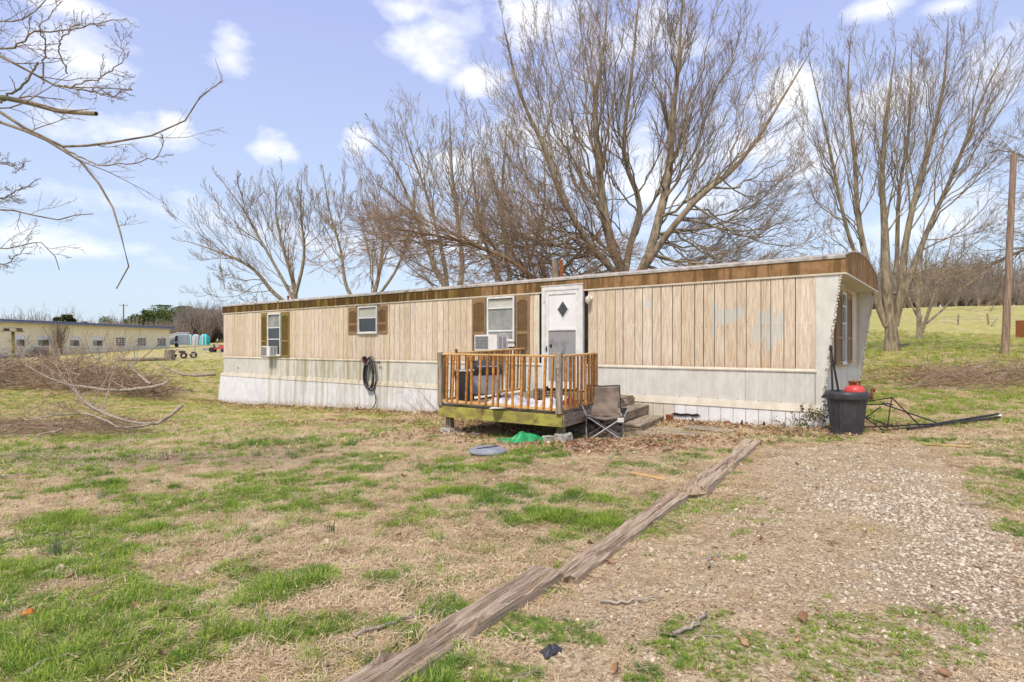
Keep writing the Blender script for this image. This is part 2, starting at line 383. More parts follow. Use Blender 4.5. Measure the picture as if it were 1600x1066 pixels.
M['glass_reflection'] = pm('glass_reflection', (.27, .27, .275), (.33, .33, .335), 60, rough=.6, bump=.1, c3=(.15, .15, .165), s3=2)  # light grey reflection in the door's lower glass is put into its colour
M['blind'] = pm('blind', (.42, .43, .38), (.55, .56, .50), 20, (.2, 1, 3), .7, .2)
M['clear'] = glass('clear', (.10, .11, .12))

# ------------------------------------------------------------------ ground masks (where the lawn is green, bare, gravelled or under leaves)
def world_poly(pts): return np.array([G(px, py)[:2] for px, py in pts])
def sd_poly(P, x, y):
    sh = x.shape; x = x.ravel(); y = y.ravel(); n = len(P); d = np.full(x.shape, 1e9); ins = np.zeros(x.shape, bool)
    for i in range(n):
        a = P[i]; b = P[(i + 1) % n]; e = b - a; wx = x - a[0]; wy = y - a[1]
        t = np.clip((wx * e[0] + wy * e[1]) / (e @ e), 0, 1); d = np.minimum(d, (wx - e[0] * t) ** 2 + (wy - e[1] * t) ** 2)
        c = ((a[1] > y) != (b[1] > y)) & (x < (b[0] - a[0]) * (y - a[1]) / (b[1] - a[1] + 1e-12) + a[0]); ins ^= c
    return (np.sqrt(d) * np.where(ins, -1, 1)).reshape(sh)
DRIVE = world_poly([(1205, 700), (1330, 692), (1440, 700), (1520, 745), (1545, 830), (1590, 900), (1800, 1040)])
DRIVE = np.vstack([DRIVE, [[6, 1.2], [3, .2], [0.4, .9]], world_poly([(720, 1062), (800, 985), (960, 880), (1130, 790)])])
def seg_d(A, B, x, y):
    e = np.array(B[:2]) - np.array(A[:2]); t = np.clip(((x - A[0]) * e[0] + (y - A[1]) * e[1]) / (e @ e), 0, 1)
    return np.hypot(x - A[0] - e[0] * t, y - A[1] - e[1] * t)
def ell(px, py, rx, ry=None):
    p = G(px, py); return (p[0], p[1], rx, ry or rx)
# hand placed patches: (where, radius across, radius away, amount)
GREEN = [ell(60, 960, .9, .5) + (.5,), ell(190, 940, .7, .4) + (.5,), ell(220, 1030, 1.0, .4) + (.5,), ell(420, 920, .5, .3) + (.35,), ell(590, 910, .35, .3) + (.45,), ell(370, 1000, .4, .2) + (.4,),
         ell(50, 880, 1.0, .5) + (.35,), ell(250, 820, .9, .4) + (.4,), ell(380, 780, .8, .35) + (.35,), ell(150, 700, 2, 1.2) + (.25,), ell(700, 790, .8, .4) + (.25,), ell(870, 790, .9, .4) + (.3,), ell(980, 760, .6, .5) + (.4,),
         ell(900, 850, .5, .3) + (.35,), ell(1040, 830, .7, .5) + (.75,), ell(1000, 880, .5, .3) + (.7,), ell(860, 950, .35, .3) + (.7,), ell(800, 965, .3, .3) + (.6,), ell(700, 1030, .25, .2) + (.7,), ell(640, 1060, .2, .2) + (.6,), ell(1110, 800, .6, .6) + (.5,), ell(1200, 700, .6, .6) + (.5,), ell(1250, 690, .8, .4) + (.4,),
         ell(1160, 990, .5, .35) + (.75,), ell(1250, 1040, .7, .3) + (.75,), ell(1330, 960, .5, .3) + (.5,), ell(1180, 1060, .5, .2) + (.6,), ell(1390, 965, .3, .2) + (.4,), ell(1570, 760, .8, .8) + (.6,), ell(1590, 830, .6, .5) + (.55,), ell(1540, 705, 1, .5) + (.3,),
         ell(620, 730, 1.0, .6) + (.2,), ell(950, 720, 1.2, .5) + (.15,), ell(1440, 620, 1.5, 1) + (.35,), ell(1480, 640, 1, .6) + (.3,)]
DGREEN = [ell(1160, 985, .5, .35) + (.6,), ell(1240, 1040, .7, .35) + (.7,), ell(1330, 960, .45, .3) + (.45,), ell(1180, 1060, .5, .25) + (.6,), ell(1390, 965, .3, .2) + (.4,), ell(1040, 850, .6, .6) + (.45,), ell(1100, 800, .5, .5) + (.35,), ell(870, 960, .25, .25) + (.6,), ell(760, 1010, .2, .2) + (.5,), ell(1570, 780, .7, .9) + (.4,), ell(1560, 1000, .5, .5) + (.3,)]
BARE = [ell(500, 870, 1.2, .5) + (.35,), ell(520, 790, 1.2, .6) + (.3,), ell(600, 980, .8, .4) + (.4,), ell(780, 720, 1.4, .6) + (.15,), ell(250, 740, 1, .5) + (.2,), ell(120, 770, 1, .4) + (.2,), ell(700, 870, .8, .4) + (.3,), ell(1010, 700, 1, .6) + (.2,), ell(120, 900, .4, .2) + (.3,)]
def masks(x, y):
    x = np.asarray(x, float); y = np.asarray(y, float); r = np.hypot(x, y)
    wx = x + (fbm(x * 1.5, y * 1.5, 40, 3) - .5) * .9; wy = y + (fbm(x * 1.5, y * 1.5, 50, 3) - .5) * .9
    drive = 1 - sstep(-.25, .35, sd_poly(DRIVE, wx, wy))
    g = fbm(x * .8, y * 1.3, 11, 3, .5) * .28 + fbm(x * 2.1, y * 3.4, 21, 2) * .38 + fbm(x * 4.5, y * 6, 25, 2) * .34
    g = g + .05 * sstep(1.0, -3.0, x) - .016 + .05 * ((x > 3) & (y > 9.6))
    g = g + .10 * sstep(12, 26, r) * (x > 0) + .02 * sstep(14, 28, r) * (x < 0)
    g = g - drive * .22
    for (cx, cy, rx, ry, a) in GREEN:
        g = g + a * .20 * np.exp(-(((wx - cx) / rx) ** 2 + ((wy - cy) / ry) ** 2))
    nz = .25 + 1.5 * sstep(.35, .65, fbm(x * 5, y * 6, 90, 3))
    for (cx, cy, rx, ry, a) in DGREEN:
        g = g + a * .36 * np.exp(-(((wx - cx) / rx / 1.15) ** 2 + ((wy - cy) / ry / 1.15) ** 2)) * nz
    for (cx, cy, rx, ry, a) in BARE:
        g = g - a * .22 * np.exp(-(((wx - cx) / rx) ** 2 + ((wy - cy) / ry) ** 2))
    green = sstep(.52, .585, g)
    grav = drive * sstep(.46, .72, fbm(x * 1.1, y * 1.1, 60, 3) * .5 + .27 * sstep(.9, 2.6, x - .12 * y) * sstep(9, 6.5, y) + .12 * np.exp(-(((x - 3.2) / 1.5) ** 2 + ((y - 4.4) / 1.6) ** 2)) + (fbm(x * 5, y * 5, 61, 2) - .5) * .25)
    # leaf litter: along the skirting, under the deck, in front of the steps, round the brush piles
    Cn = np.array([5.65, 10.1]); d_ = np.array([-.793, .609])
    yl = (x - Cn[0]) * .609 + (y - Cn[1]) * .793
    s_ = (x - Cn[0]) * d_[0] + (y - Cn[1]) * d_[1]
    leaf = np.exp(-(np.maximum(-yl - .1, 0) / .8) ** 2) * (s_ > -.3) * (s_ < 22) * .62 * (yl < .2)
    for (px, py, rx, ry, a) in ((800, 668, 1.9, 1.5, 1.0), (930, 700, 1.1, .6, .75), (1060, 690, 1.2, .5, .6), (180, 660, 1.8, .8, .6), (1530, 592, 2.6, .8, 1.0), (1390, 668, .5, .4, .8), (1420, 580, 2.5, 1.2, .35), (560, 660, 2.4, .7, .4)):
        p = G(px, py); leaf = np.maximum(leaf, a * np.exp(-(((wx - p[0]) / rx) ** 2 + ((wy - p[1]) / ry) ** 2)))
    leaf = leaf * sstep(.2, .55, fbm(x * 2, y * 2, 70, 3) + .12)
    return green, grav, leaf, drive

# ------------------------------------------------------------------ ground sheet
def ground_material():
    m, nt, b = new_mat('lawn_soil'); v = coords(nt, 'world')
    def attr(nm):
        a = nt.nodes.new('ShaderNodeAttribute'); a.attribute_name = nm; return a.outputs['Fac']
    n1 = nnoise(nt, v, 2.2, detail=8, rough=.65); n2 = nnoise(nt, v, 38, (1, 1, 1), 5, .7); n3 = nnoise(nt, v, 9, (1, 1, 1), 6, .7); n4 = nnoise(nt, v, .35, (1, 1.6, 1), 6, .65)
    straw = nmix(nt, nstep(nt, n2, .38, .62), (.30, .20, .11), (.80, .66, .43))
    soil = nmix(nt, nstep(nt, n2, .38, .62), (.26, .18, .105), (.62, .49, .32))
    c = nmix(nt, nstep(nt, n3, .45, .66), straw, soil)
    grn = nmix(nt, nstep(nt, n2, .3, .7), (.15, .18, .03), (.46, .46, .13))
    farm = attr('far')
    gm = nmath(nt, 'MULTIPLY', attr('green'), .82)
    fm = nmath(nt, 'MULTIPLY', nstep(nt, n4, .40, .60), nmath(nt, 'MULTIPLY', farm, .75))
    c = nmix(nt, gm, c, grn)
    farc = nmix(nt, nstep(nt, n1, .35, .65), (.34, .34, .085), (.54, .46, .17))
    c = nmix(nt, fm, c, farc)
    vo = nt.nodes.new('ShaderNodeTexVoronoi'); vo.inputs['Scale'].default_value = 42; nt.links.new(v, vo.inputs['Vector'])
    gc = nmix(nt, nstep(nt, vo.outputs['Distance'], .1, .62), (.56, .475, .34), (.24, .175, .11))
    dc = nmix(nt, nstep(nt, n2, .38, .62), (.24, .175, .10), (.56, .455, .30))
    c = nmix(nt, nmath(nt, 'MULTIPLY', attr('drive'), .85), c, dc)
    c = nmix(nt, attr('gravel'), c, gc)
    lc = nmix(nt, nstep(nt, n2, .4, .6), (.11, .06, .035), (.33, .2, .12))
    c = nmix(nt, nmath(nt, 'MULTIPLY', attr('leaf'), .8), c, lc)
    nt.links.new(c, b.inputs['Base Color']); b.inputs['Roughness'].default_value = .95; b.inputs['Specular IOR Level'].default_value = .1
    bumpn(nt, b, n2, .7, .03)
    return m
def build_ground():
    front = np.linspace(rad(-47), rad(47), 520); back = np.linspace(rad(47), rad(313), 90)[1:-1]
    th = np.concatenate([front, back]); nr = 520
    r = np.concatenate([[0.05, .4, .8], np.geomspace(1.2, 2400, nr)])
    T, R = np.meshgrid(th, r); X = R * np.sin(T); Y = R * np.cos(T)
    Z = gz(X, Y); gr, gv, lf, dr = masks(X, Y)
    nt_ = len(th); k = len(r)
    i, j = np.meshgrid(np.arange(k - 1), np.arange(nt_), indexing='ij'); j2 = (j + 1) % nt_
    Q = np.stack([i * nt_ + j, (i + 1) * nt_ + j, (i + 1) * nt_ + j2, i * nt_ + j2], -1).reshape(-1, 4)[:, ::-1]
    V = np.stack([X, Y, Z], -1).reshape(-1, 3)
    V = np.vstack([V, [[0, 0, float(gz(np.array([0.]), np.array([0.]))[0])]]])
    me = np_mesh('ground', V, Q, ground_material())
    for nm, a in (('green', gr), ('gravel', gv), ('leaf', lf), ('drive', dr), ('far', sstep(14, 30, R))):
        at = me.attributes.new(nm, 'FLOAT', 'POINT'); at.data.foreach_set('value', np.append(a.ravel(), 0).astype(np.float32))
    o = link('ground', me); o['kind'] = 'structure'
    return o
build_ground()

# ------------------------------------------------------------------ vegetation curves
class Tubes:
    def __init__(s): s.V = []; s.Q = []; s.n = 0; s.T = []
    def add(s, P, R, sides=3):
        P = np.asarray(P, float); R = np.asarray(R, float); N, k, _ = P.shape
        T = np.gradient(P, axis=1); T /= np.linalg.norm(T, axis=2, keepdims=True) + 1e-9
        ref = np.where(np.abs(T[:, :1, 2:3]) < .8, np.array([0, 0, 1.]), np.array([1., 0, 0]))
        A = np.cross(T, np.broadcast_to(ref, T.shape)); A /= np.linalg.norm(A, axis=2, keepdims=True) + 1e-9; B = np.cross(T, A)
        w = np.arange(sides) * 2 * np.pi / sides
        V = P[:, :, None] + (A[:, :, None] * np.cos(w)[:, None] + B[:, :, None] * np.sin(w)[:, None]) * R[:, :, None, None]
        n_, i, j = np.meshgrid(np.arange(N), np.arange(k - 1), np.arange(sides), indexing='ij'); b = s.n + n_ * k * sides; j2 = (j + 1) % sides
        s.Q.append(np.stack([b + i * sides + j, b + i * sides + j2, b + (i + 1) * sides + j2, b + (i + 1) * sides + j], -1).reshape(-1, 4))
        s.V.append(V.reshape(-1, 3)); s.n += N * k * sides; s.T.append(np.repeat(RNG.random(N), k * sides)); return s
    def build(s, name, mat, parent=None, kind=None, label=None):
        V = np.vstack(s.V); Q = np.vstack(s.Q)
        org = np.array(WM[parent.name].translation) if parent is not None else np.zeros(3)
        me = np_mesh(name, V - org, Q, mat); at = me.attributes.new('tint', 'FLOAT', 'POINT'); at.data.foreach_set('value', np.concatenate(s.T).astype(np.float32))
        o = link(name, me, parent, basis=Matrix.Identity(4))
        if kind: o['kind'] = kind
        if label: o['label'] = label
        return o
def resample(P, k):
    P = np.asarray(P, float); d = np.r_[0, np.cumsum(np.linalg.norm(np.diff(P, axis=0), axis=1))]
    # Catmull-Rom through the points
    n = len(P); out = []
    for s_ in np.linspace(0, d[-1], k):
        i = min(max(np.searchsorted(d, s_) - 1, 0), n - 2); t = (s_ - d[i]) / (d[i + 1] - d[i] + 1e-9)
        p0 = P[max(i - 1, 0)]; p1 = P[i]; p2 = P[i + 1]; p3 = P[min(i + 2, n - 1)]
        out.append(.5 * ((2 * p1) + (p2 - p0) * t + (2 * p0 - 5 * p1 + 4 * p2 - p3) * t * t + (3 * p1 - p0 - 3 * p2 + p3) * t ** 3))
    return np.array(out)
def kids(P, R, n, t0=.2, t1=.97, ang=(.45, .9), lenf=.5, up=.12, wig=.14, k=5, rr=.6, rmin=.003, taper=.35, lmin=.0):
    """n children on each parent curve"""
    N, K, _ = P.shape
    t = (np.arange(n)[None] + RNG.random((N, n))) / n * (t1 - t0) + t0
    f = t * (K - 1); i = np.minimum(f.astype(int), K - 2); fr = (f - i)[..., None]; rows = np.arange(N)[:, None]
    S = P[rows, i] * (1 - fr) + P[rows, i + 1] * fr; T = P[rows, i + 1] - P[rows, i]; T /= np.linalg.norm(T, axis=2, keepdims=True) + 1e-9
    r0 = R[rows, i] * (1 - fr[..., 0]) + R[rows, i + 1] * fr[..., 0]
    L_ = np.linalg.norm(np.diff(P, axis=1), axis=2).sum(1)[:, None] * lenf * (1.05 - .7 * t) * RNG.uniform(.6, 1.25, (N, n)) + lmin
    S = S.reshape(-1, 3); T = T.reshape(-1, 3); r0 = r0.ravel() * rr; L_ = L_.ravel()
    rnd = RNG.normal(size=S.shape); rnd -= (rnd * T).sum(1, keepdims=True) * T; rnd /= np.linalg.norm(rnd, axis=1, keepdims=True) + 1e-9
    a = RNG.uniform(ang[0], ang[1], len(S))[:, None]; D = T * np.cos(a) + rnd * np.sin(a)
    C = [S]; p = S
    for q in range(k - 1):
        D = D + RNG.normal(size=D.shape) * wig; D[:, 2] += up; D /= np.linalg.norm(D, axis=1, keepdims=True)
        p = p + D * (L_ / (k - 1))[:, None]; C.append(p)
    r0 = np.maximum(r0, rmin); tp = np.linspace(1, taper, k)
    return np.stack(C, 1), np.maximum(r0[:, None] * tp, rmin * .8)
def limb_curve(P0, tip, k=12, sag=0.0, wig=.02, start_up=.0):
    P0 = np.asarray(P0, float); tip = np.asarray(tip, float); v = tip - P0; L_ = np.linalg.norm(v); h = v * np.array([1, 1, 0])
    t = np.linspace(0, 1, k)[:, None]
    P = P0 + v * t
    P[:, 2] -= (sag * L_ * np.sin(np.pi * t[:, 0]))
    w = np.cumsum(RNG.normal(size=(k, 3)), 0) * wig * L_ / math.sqrt(k); w -= w[0]; w = w - w[-1] * t
    return P + w

RS = .56
TREE_GROUP = 'bare trees round the mobile home'
def tree(name, label, cat, base, stems, limbs, rb, mats=('bark', 'twig'), n2=9, n3=6, n4=4, depth=2.2, sag=.06, rmin=.0035, up=.10, flare=1.5, group=TREE_GROUP, k2=.42, lenmul=1.0, n5=0):
    """base (px, depth); stems: list of polylines [(px,py,ddepth,r)..]; limbs: (stem index, t, px, py, ddepth or None, r)"""
    px, d = base; bx = (px - 800) / F * d; bz = gzf(bx, d)
    t = thing(name, label, cat, (bx, d, bz - .05), 0, group)
    curves = []
    for si, st in enumerate(stems):
        P = np.array([PW(a, b, d + c) for (a, b, c, r) in st]); rr = np.array([r for *_, r in st]) * RS; rr[-1] = max(rr[-1] * .5, .008)
        if si == 0: P[0] = (bx, d, bz - .15)
        K = 16; C = resample(P, K); Rr = np.interp(np.linspace(0, 1, K), np.linspace(0, 1, len(rr)), rr)
        curves.append((C, Rr))
        tb = Tubes(); C2 = C.copy(); R2 = Rr.copy()
        if si == 0: R2[0] *= flare; R2[1] *= 1 + (flare - 1) * .25
        tb.add(C2[None], R2[None], 10); tb.build('trunk', M[mats[0]], t)
    LP, LR = [], []
    extra = [(si, min(.8, tt + random.uniform(-.1, .15)), lx + random.uniform(-50, 50), ly + random.uniform(-10, 70), None, r * .7) for (si, tt, lx, ly, dd, r) in limbs]
    for (si, tt, lx, ly, dd, r) in limbs + extra:
        C, Rr = curves[si]; f = tt * (len(C) - 1); i = min(int(f), len(C) - 2); P0 = C[i] + (C[i + 1] - C[i]) * (f - i)
        if dd is None: dd = random.uniform(-depth, depth)
        tip = PW(lx, ly, d + dd)
        s = sag * min(1.5, np.hypot(*(tip - P0)[:2]) / (abs(tip[2] - P0[2]) + .5))
        LP.append(limb_curve(P0, tip, 14, s, .05)); LR.append((np.linspace(1, .12, 14) ** 1.1 * r * .52).clip(rmin * 1.3))
    nl = len(LP); LP = np.array(LP); LR = np.array(LR)
    for q in range(len(LP)):
        Tubes().add(LP[q:q + 1], LR[q:q + 1], 7).build('limb', M[mats[0]], t)
    cr = Tubes()
    SP = np.array([resample(C[5:], 14) for C, _ in curves]); SR = np.array([np.interp(np.linspace(0, 1, 14), np.linspace(0, 1, 11), R_[5:]) for _, R_ in curves])
    Ps, Rs = kids(SP, SR * .6, n2 + 6, .05, 1, (.3, .7), k2 * lenmul * .8, up, .10, 8, .5, rmin * 1.6); cr.add(Ps, Rs, 4)
    P2, R2 = kids(LP, LR, n2, .15, 1, (.25, .65), k2 * lenmul * 1.25, up, .09, 8, .55, rmin * 1.6); cr.add(P2, R2, 4)
    P2 = np.vstack([P2, Ps]); R2 = np.vstack([R2, Rs])
    P3, R3 = kids(P2, R2, n3, .12, 1, (.3, .7), .6, up, .10, 5, .6, rmin * 1.15); cr.add(P3, R3, 3)
    P4, R4 = kids(P3, R3, n4, .1, 1, (.35, .8), .7, up, .14, 3, .7, rmin); cr.add(P4, R4, 3)
    if n5:
        P5, R5 = kids(P4, R4, n5, .3, 1, (.4, .9), .6, up, .14, 3, .8, rmin * .9); cr.add(P5, R5, 3)
    cr.build('crown', M[mats[1]], t)
    return t

def build_trees():
    # the big tree behind the home: two leaning stems from one base
    tree('maple_tree', 'huge bare spreading tree right behind the middle of the mobile home roof', 'tree', (978, 19),
         [[(978, 520, 0, .42), (975, 440, 0, .36), (960, 400, -.2, .28), (945, 340, -.4, .24), (935, 250, -.5, .18), (930, 160, -.4, .11), (945, 60, 0, .06), (950, -30, .2, .02)],
          [(985, 450, 0, .30), (1010, 410, .3, .27), (1030, 340, .5, .24), (1045, 270, .6, .2), (1050, 190, .6, .14), (1060, 100, .5, .08), (1068, -30, .4, .02)],
          [(975, 440, .5, .22), (985, 380, 1.2, .19), (1000, 320, 1.6, .15), (975, 240, 1.9, .11), (985, 130, 2, .07), (1000, -20, 2, .02)],
          [(1000, 430, -.5, .2), (1040, 370, -1.2, .17), (1090, 310, -1.6, .14), (1150, 260, -1.9, .10), (1200, 190, -2, .06), (1270, 75, -2, .02)],
          [(965, 430, -.5, .2), (920, 380, -1, .17), (880, 310, -1.4, .14), (850, 230, -1.6, .10), (810, 140, -1.6, .06), (785, 30, -1.6, .02)]],
         [(0, .3, 860, -20, None, .10), (0, .35, 820, 90, None, .10), (0, .45, 895, -30, None, .08), (0, .5, 980, -20, None, .08), (0, .25, 760, 210, None, .11), (0, .2, 735, 300, None, .10), (0, .65, 915, -40, None, .06),
          (1, .3, 1165, 35, None, .10), (1, .4, 1120, 0, None, .09), (1, .45, 1010, -30, None, .07), (1, .6, 1090, -30, None, .06), (1, .25, 1240, 170, None, .10), (1, .2, 1260, 250, None, .09), (1, .7, 1040, -40, None, .05),
          (2, .4, 930, 40, None, .07), (2, .5, 1030, 10, None, .06), (2, .25, 900, 200, None, .07), (2, .3, 1100, 120, None, .07), (2, .2, 1150, 90, None, .08),
          (3, .25, 1265, 330, None, .09), (3, .1, 1255, 385, None, .09), (3, .4, 1255, 215, None, .07), (3, .5, 1180, 80, None, .06), (3, .3, 1120, 110, None, .06), (3, .15, 1170, 350, None, .07),
          (4, .2, 700, 370, None, .09), (4, .3, 740, 250, None, .08), (4, .45, 770, 130, None, .06), (4, .5, 850, 60, None, .06), (4, .15, 690, 330, None, .08), (4, .35, 840, 150, None, .06), (4, .08, 700, 415, None, .07), (4, .12, 730, 395, None, .07), (4, .2, 680, 300, None, .07), (4, .25, 750, 320, None, .06), (4, .15, 790, 240, None, .07), (0, .3, 800, 180, None, .07), (3, .05, 1225, 405, None, .07), (3, .1, 1200, 365, None, .07), (3, .2, 1262, 290, None, .07), (3, .15, 1210, 310, None, .06), (3, .05, 1150, 400, None, .06), (1, .2, 1130, 330, None, .06), (0, .2, 860, 330, None, .06), (2, .15, 900, 290, None, .06), (2, .3, 960, 120, None, .06), (4, .05, 830, 410, None, .06), (1, .35, 1120, 200, None, .06)],
         .4, n2=9, n3=6, n4=5, depth=2.6, rmin=.0042, sag=.07, k2=.38)
    # right tree
    tree('fan_tree', 'tall bare tree fanning up from a short trunk in the lawn right of the home', 'tree', (1393, 26),
         [[(1393, 549, 0, .44), (1393, 520, 0, .38), (1388, 480, 0, .36), (1384, 430, 0, .24), (1382, 350, 0, .19), (1378, 280, 0, .14), (1385, 180, 0, .08), (1400, 70, .3, .03)],
          [(1386, 510, 0, .28), (1370, 470, .1, .26), (1352, 400, .2, .21), (1340, 330, .3, .16), (1335, 240, .4, .12), (1325, 140, .5, .07), (1330, 50, .5, .02)],
          [(1398, 510, 0, .28), (1408, 460, -.2, .27), (1415, 380, -.4, .22), (1432, 300, -.6, .18), (1455, 220, -.8, .13), (1475, 130, -.8, .08), (1482, 25, -.8, .02)],
          [(1405, 480, .2, .22), (1430, 410, .6, .21), (1458, 340, .8, .17), (1490, 270, 1, .14), (1520, 190, 1.2, .10), (1550, 120, 1.3, .06), (1590, 50, 1.4, .02)],
          [(1360, 450, -.3, .16), (1330, 380, -.6, .14), (1312, 310, -.8, .12), (1296, 230, -1, .09), (1275, 140, -1, .05), (1262, 80, -1, .02)],
          [(1400, 460, .5, .18), (1402, 380, .9, .16), (1405, 300, 1, .13), (1420, 200, 1.2, .08), (1425, 60, 1.2, .02)]],
         [(0, .5, 1350, 70, None, .06), (0, .55, 1440, 90, None, .06), (0, .4, 1400, 60, None, .07), (0, .6, 1370, 90, None, .05), (1, .3, 1290, 90, None, .07), (1, .4, 1350, 55, None, .06), (1, .5, 1305, 50, None, .05), (1, .25, 1262, 200, None, .07),
          (2, .35, 1450, 50, None, .08), (2, .45, 1530, 30, None, .07), (2, .55, 1440, 60, None, .05), (2, .6, 1510, 40, None, .05), (2, .3, 1550, 110, None, .07),
          (3, .25, 1610, 170, None, .08), (3, .35, 1600, 110, None, .08), (3, .45, 1560, 35, None, .07), (3, .2, 1600, 260, None, .07), (3, .12, 1590, 320, None, .07), (3, .55, 1620, 70, None, .06), (3, .3, 1540, 60, None, .06),
          (4, .3, 1245, 250, None, .06), (4, .45, 1250, 150, None, .05), (4, .15, 1262, 330, None, .06), (4, .5, 1300, 110, None, .05), (4, .1, 1270, 385, None, .05), (5, .4, 1385, 120, None, .05), (5, .5, 1450, 70, None, .05), (5, .3, 1470, 110, None, .05)],
         .45, n2=8, n3=6, n4=4, depth=2.6, rmin=.0042, sag=.05, k2=.34)
    tree('small_tree', 'small bare tree with three low stems standing behind the tall fan shaped tree', 'tree', (1437, 38),
         [[(1437, 531, 0, .3), (1436, 500, 0, .24), (1434, 460, 0, .2), (1440, 400, 0, .1), (1445, 340, 0, .03)],
          [(1440, 520, 0, .2), (1450, 490, 0, .18), (1462, 455, -.2, .14), (1480, 400, -.5, .08), (1490, 360, -.5, .03)],
          [(1448, 505, 0, .13), (1475, 482, .3, .12), (1500, 455, .5, .09), (1540, 425, .8, .04)],
          [(1436, 500, 0, .12), (1422, 470, .5, .10), (1412, 430, 1, .07), (1400, 380, 1, .03)]],
         [(0, .4, 1420, 390, None, .06), (0, .5, 1460, 380, None, .06), (1, .4, 1510, 385, None, .06), (1, .3, 1450, 370, None, .05), (2, .3, 1560, 400, None, .05), (2, .5, 1500, 410, None, .04), (3, .4, 1385, 400, None, .04), (1, .5, 1530, 420, None, .05), (0, .6, 1470, 350, None, .04)],
         .3, n2=6, n3=4, n4=3, depth=2, rmin=.006)
    # trees left of the big one
    tree('left_tree', 'bare tree left of the group, seen over the far left end of the roof', 'tree', (458, 36),
         [[(458, 530, 0, .36), (462, 490, 0, .32), (458, 440, 0, .26), (440, 380, 0, .16), (430, 320, 0, .08), (440, 275, 0, .03)],
          [(455, 480, 0, .24), (425, 455, 0, .2), (395, 420, 0, .15), (345, 395, 0, .09), (285, 375, 0, .03)],
          [(460, 470, 0, .2), (410, 380, .5, .14), (375, 320, .8, .08), (340, 275, 1, .03)],
          [(462, 460, -.4, .2), (475, 400, -.8, .15), (470, 330, -1, .09), (472, 270, -1, .03)]],
         [(0, .5, 400, 290, None, .08), (0, .6, 450, 290, None, .07), (1, .5, 300, 330, None, .07), (1, .3, 330, 420, None, .07), (2, .4, 320, 300, None, .07), (2, .6, 370, 280, None, .05), (3, .4, 500, 300, None, .07), (3, .5, 450, 300, None, .05), (1, .6, 305, 400, None, .05), (2, .3, 390, 300, None, .06), (0, .4, 350, 350, None, .06), (1, .2, 350, 450, None, .06)],
         .4, n2=8, n3=5, n4=4, depth=2.5, rmin=.0065, sag=.05, up=.14, k2=.42)
    tree('left_tree', 'bare twin stemmed tree second from the left over the roof, between two wider crowns', 'tree', (575, 34),
         [[(575, 530, 0, .36), (580, 480, 0, .28), (590, 440, 0, .23), (598, 380, 0, .14), (590, 320, 0, .07), (600, 270, 0, .03)],
          [(570, 490, 0, .22), (542, 450, .3, .18), (532, 390, .5, .12), (515, 330, .6, .07), (505, 265, .6, .03)],
          [(585, 470, 0, .16), (620, 420, 0, .13), (640, 360, 0, .08), (650, 290, 0, .03)]],
         [(0, .4, 560, 280, None, .08), (0, .5, 620, 270, None, .07), (1, .4, 480, 290, None, .07), (1, .5, 540, 270, None, .06), (1, .3, 470, 340, None, .06), (2, .4, 680, 320, None, .06), (2, .5, 620, 310, None, .05), (0, .6, 575, 300, None, .05), (1, .6, 500, 310, None, .05)],
         .35, n2=8, n3=5, n4=4, depth=2.5, rmin=.0062, sag=.04, up=.14, k2=.4)
    tree('leaning_tree', 'tall bare tree leaning left, its long arms rising over the small shuttered window', 'tree', (705, 27),
         [[(705, 530, 0, .38), (702, 470, 0, .3), (680, 420, 0, .24), (655, 350, 0, .18), (630, 290, 0, .12), (600, 240, 0, .07), (560, 210, 0, .03)],
          [(704, 480, 0, .26), (722, 430, .4, .22), (716, 350, .8, .17), (706, 270, 1, .12), (702, 165, 1, .03)],
          [(700, 460, -.4, .2), (690, 390, -1, .15), (665, 300, -1.2, .1), (640, 230, -1.3, .06), (622, 165, -1.3, .02)]],
         [(0, .5, 560, 290, None, .08), (0, .6, 545, 230, None, .06), (0, .4, 545, 330, None, .08), (0, .5, 600, 215, None, .06), (1, .4, 750, 210, None, .09), (1, .5, 680, 190, None, .07), (1, .6, 730, 190, None, .06), (1, .3, 780, 250, None, .08), (2, .5, 600, 170, None, .06), (2, .6, 650, 160, None, .05), (2, .4, 680, 210, None, .06), (1, .25, 800, 300, None, .07), (0, .3, 590, 360, None, .08)],
         .4, n2=8, n3=5, n4=4, depth=2.4, rmin=.005, sag=.04, k2=.38)
    tree('upright_tree', 'bare upright tree between the leaning tree and the huge spreading one', 'tree', (800, 29),
         [[(800, 530, 0, .36), (798, 460, 0, .28), (790, 380, 0, .2), (785, 300, 0, .14), (790, 220, 0, .08), (795, 160, 0, .03)],
          [(798, 470, 0, .2), (830, 400, .5, .16), (850, 320, .8, .11), (850, 240, 1, .05)],
          [(798, 470, 0, .2), (765, 400, -.5, .16), (745, 320, -.8, .11), (735, 230, -1, .04)]],
         [(0, .5, 760, 180, None, .07), (0, .6, 820, 190, None, .06), (1, .4, 880, 260, None, .07), (1, .5, 820, 230, None, .06), (2, .4, 710, 270, None, .07), (2, .5, 760, 210, None, .06), (0, .4, 830, 260, None, .07), (2, .3, 700, 330, None, .06)],
         .35, n2=8, n3=5, n4=4, depth=2.4, rmin=.0055, k2=.38)
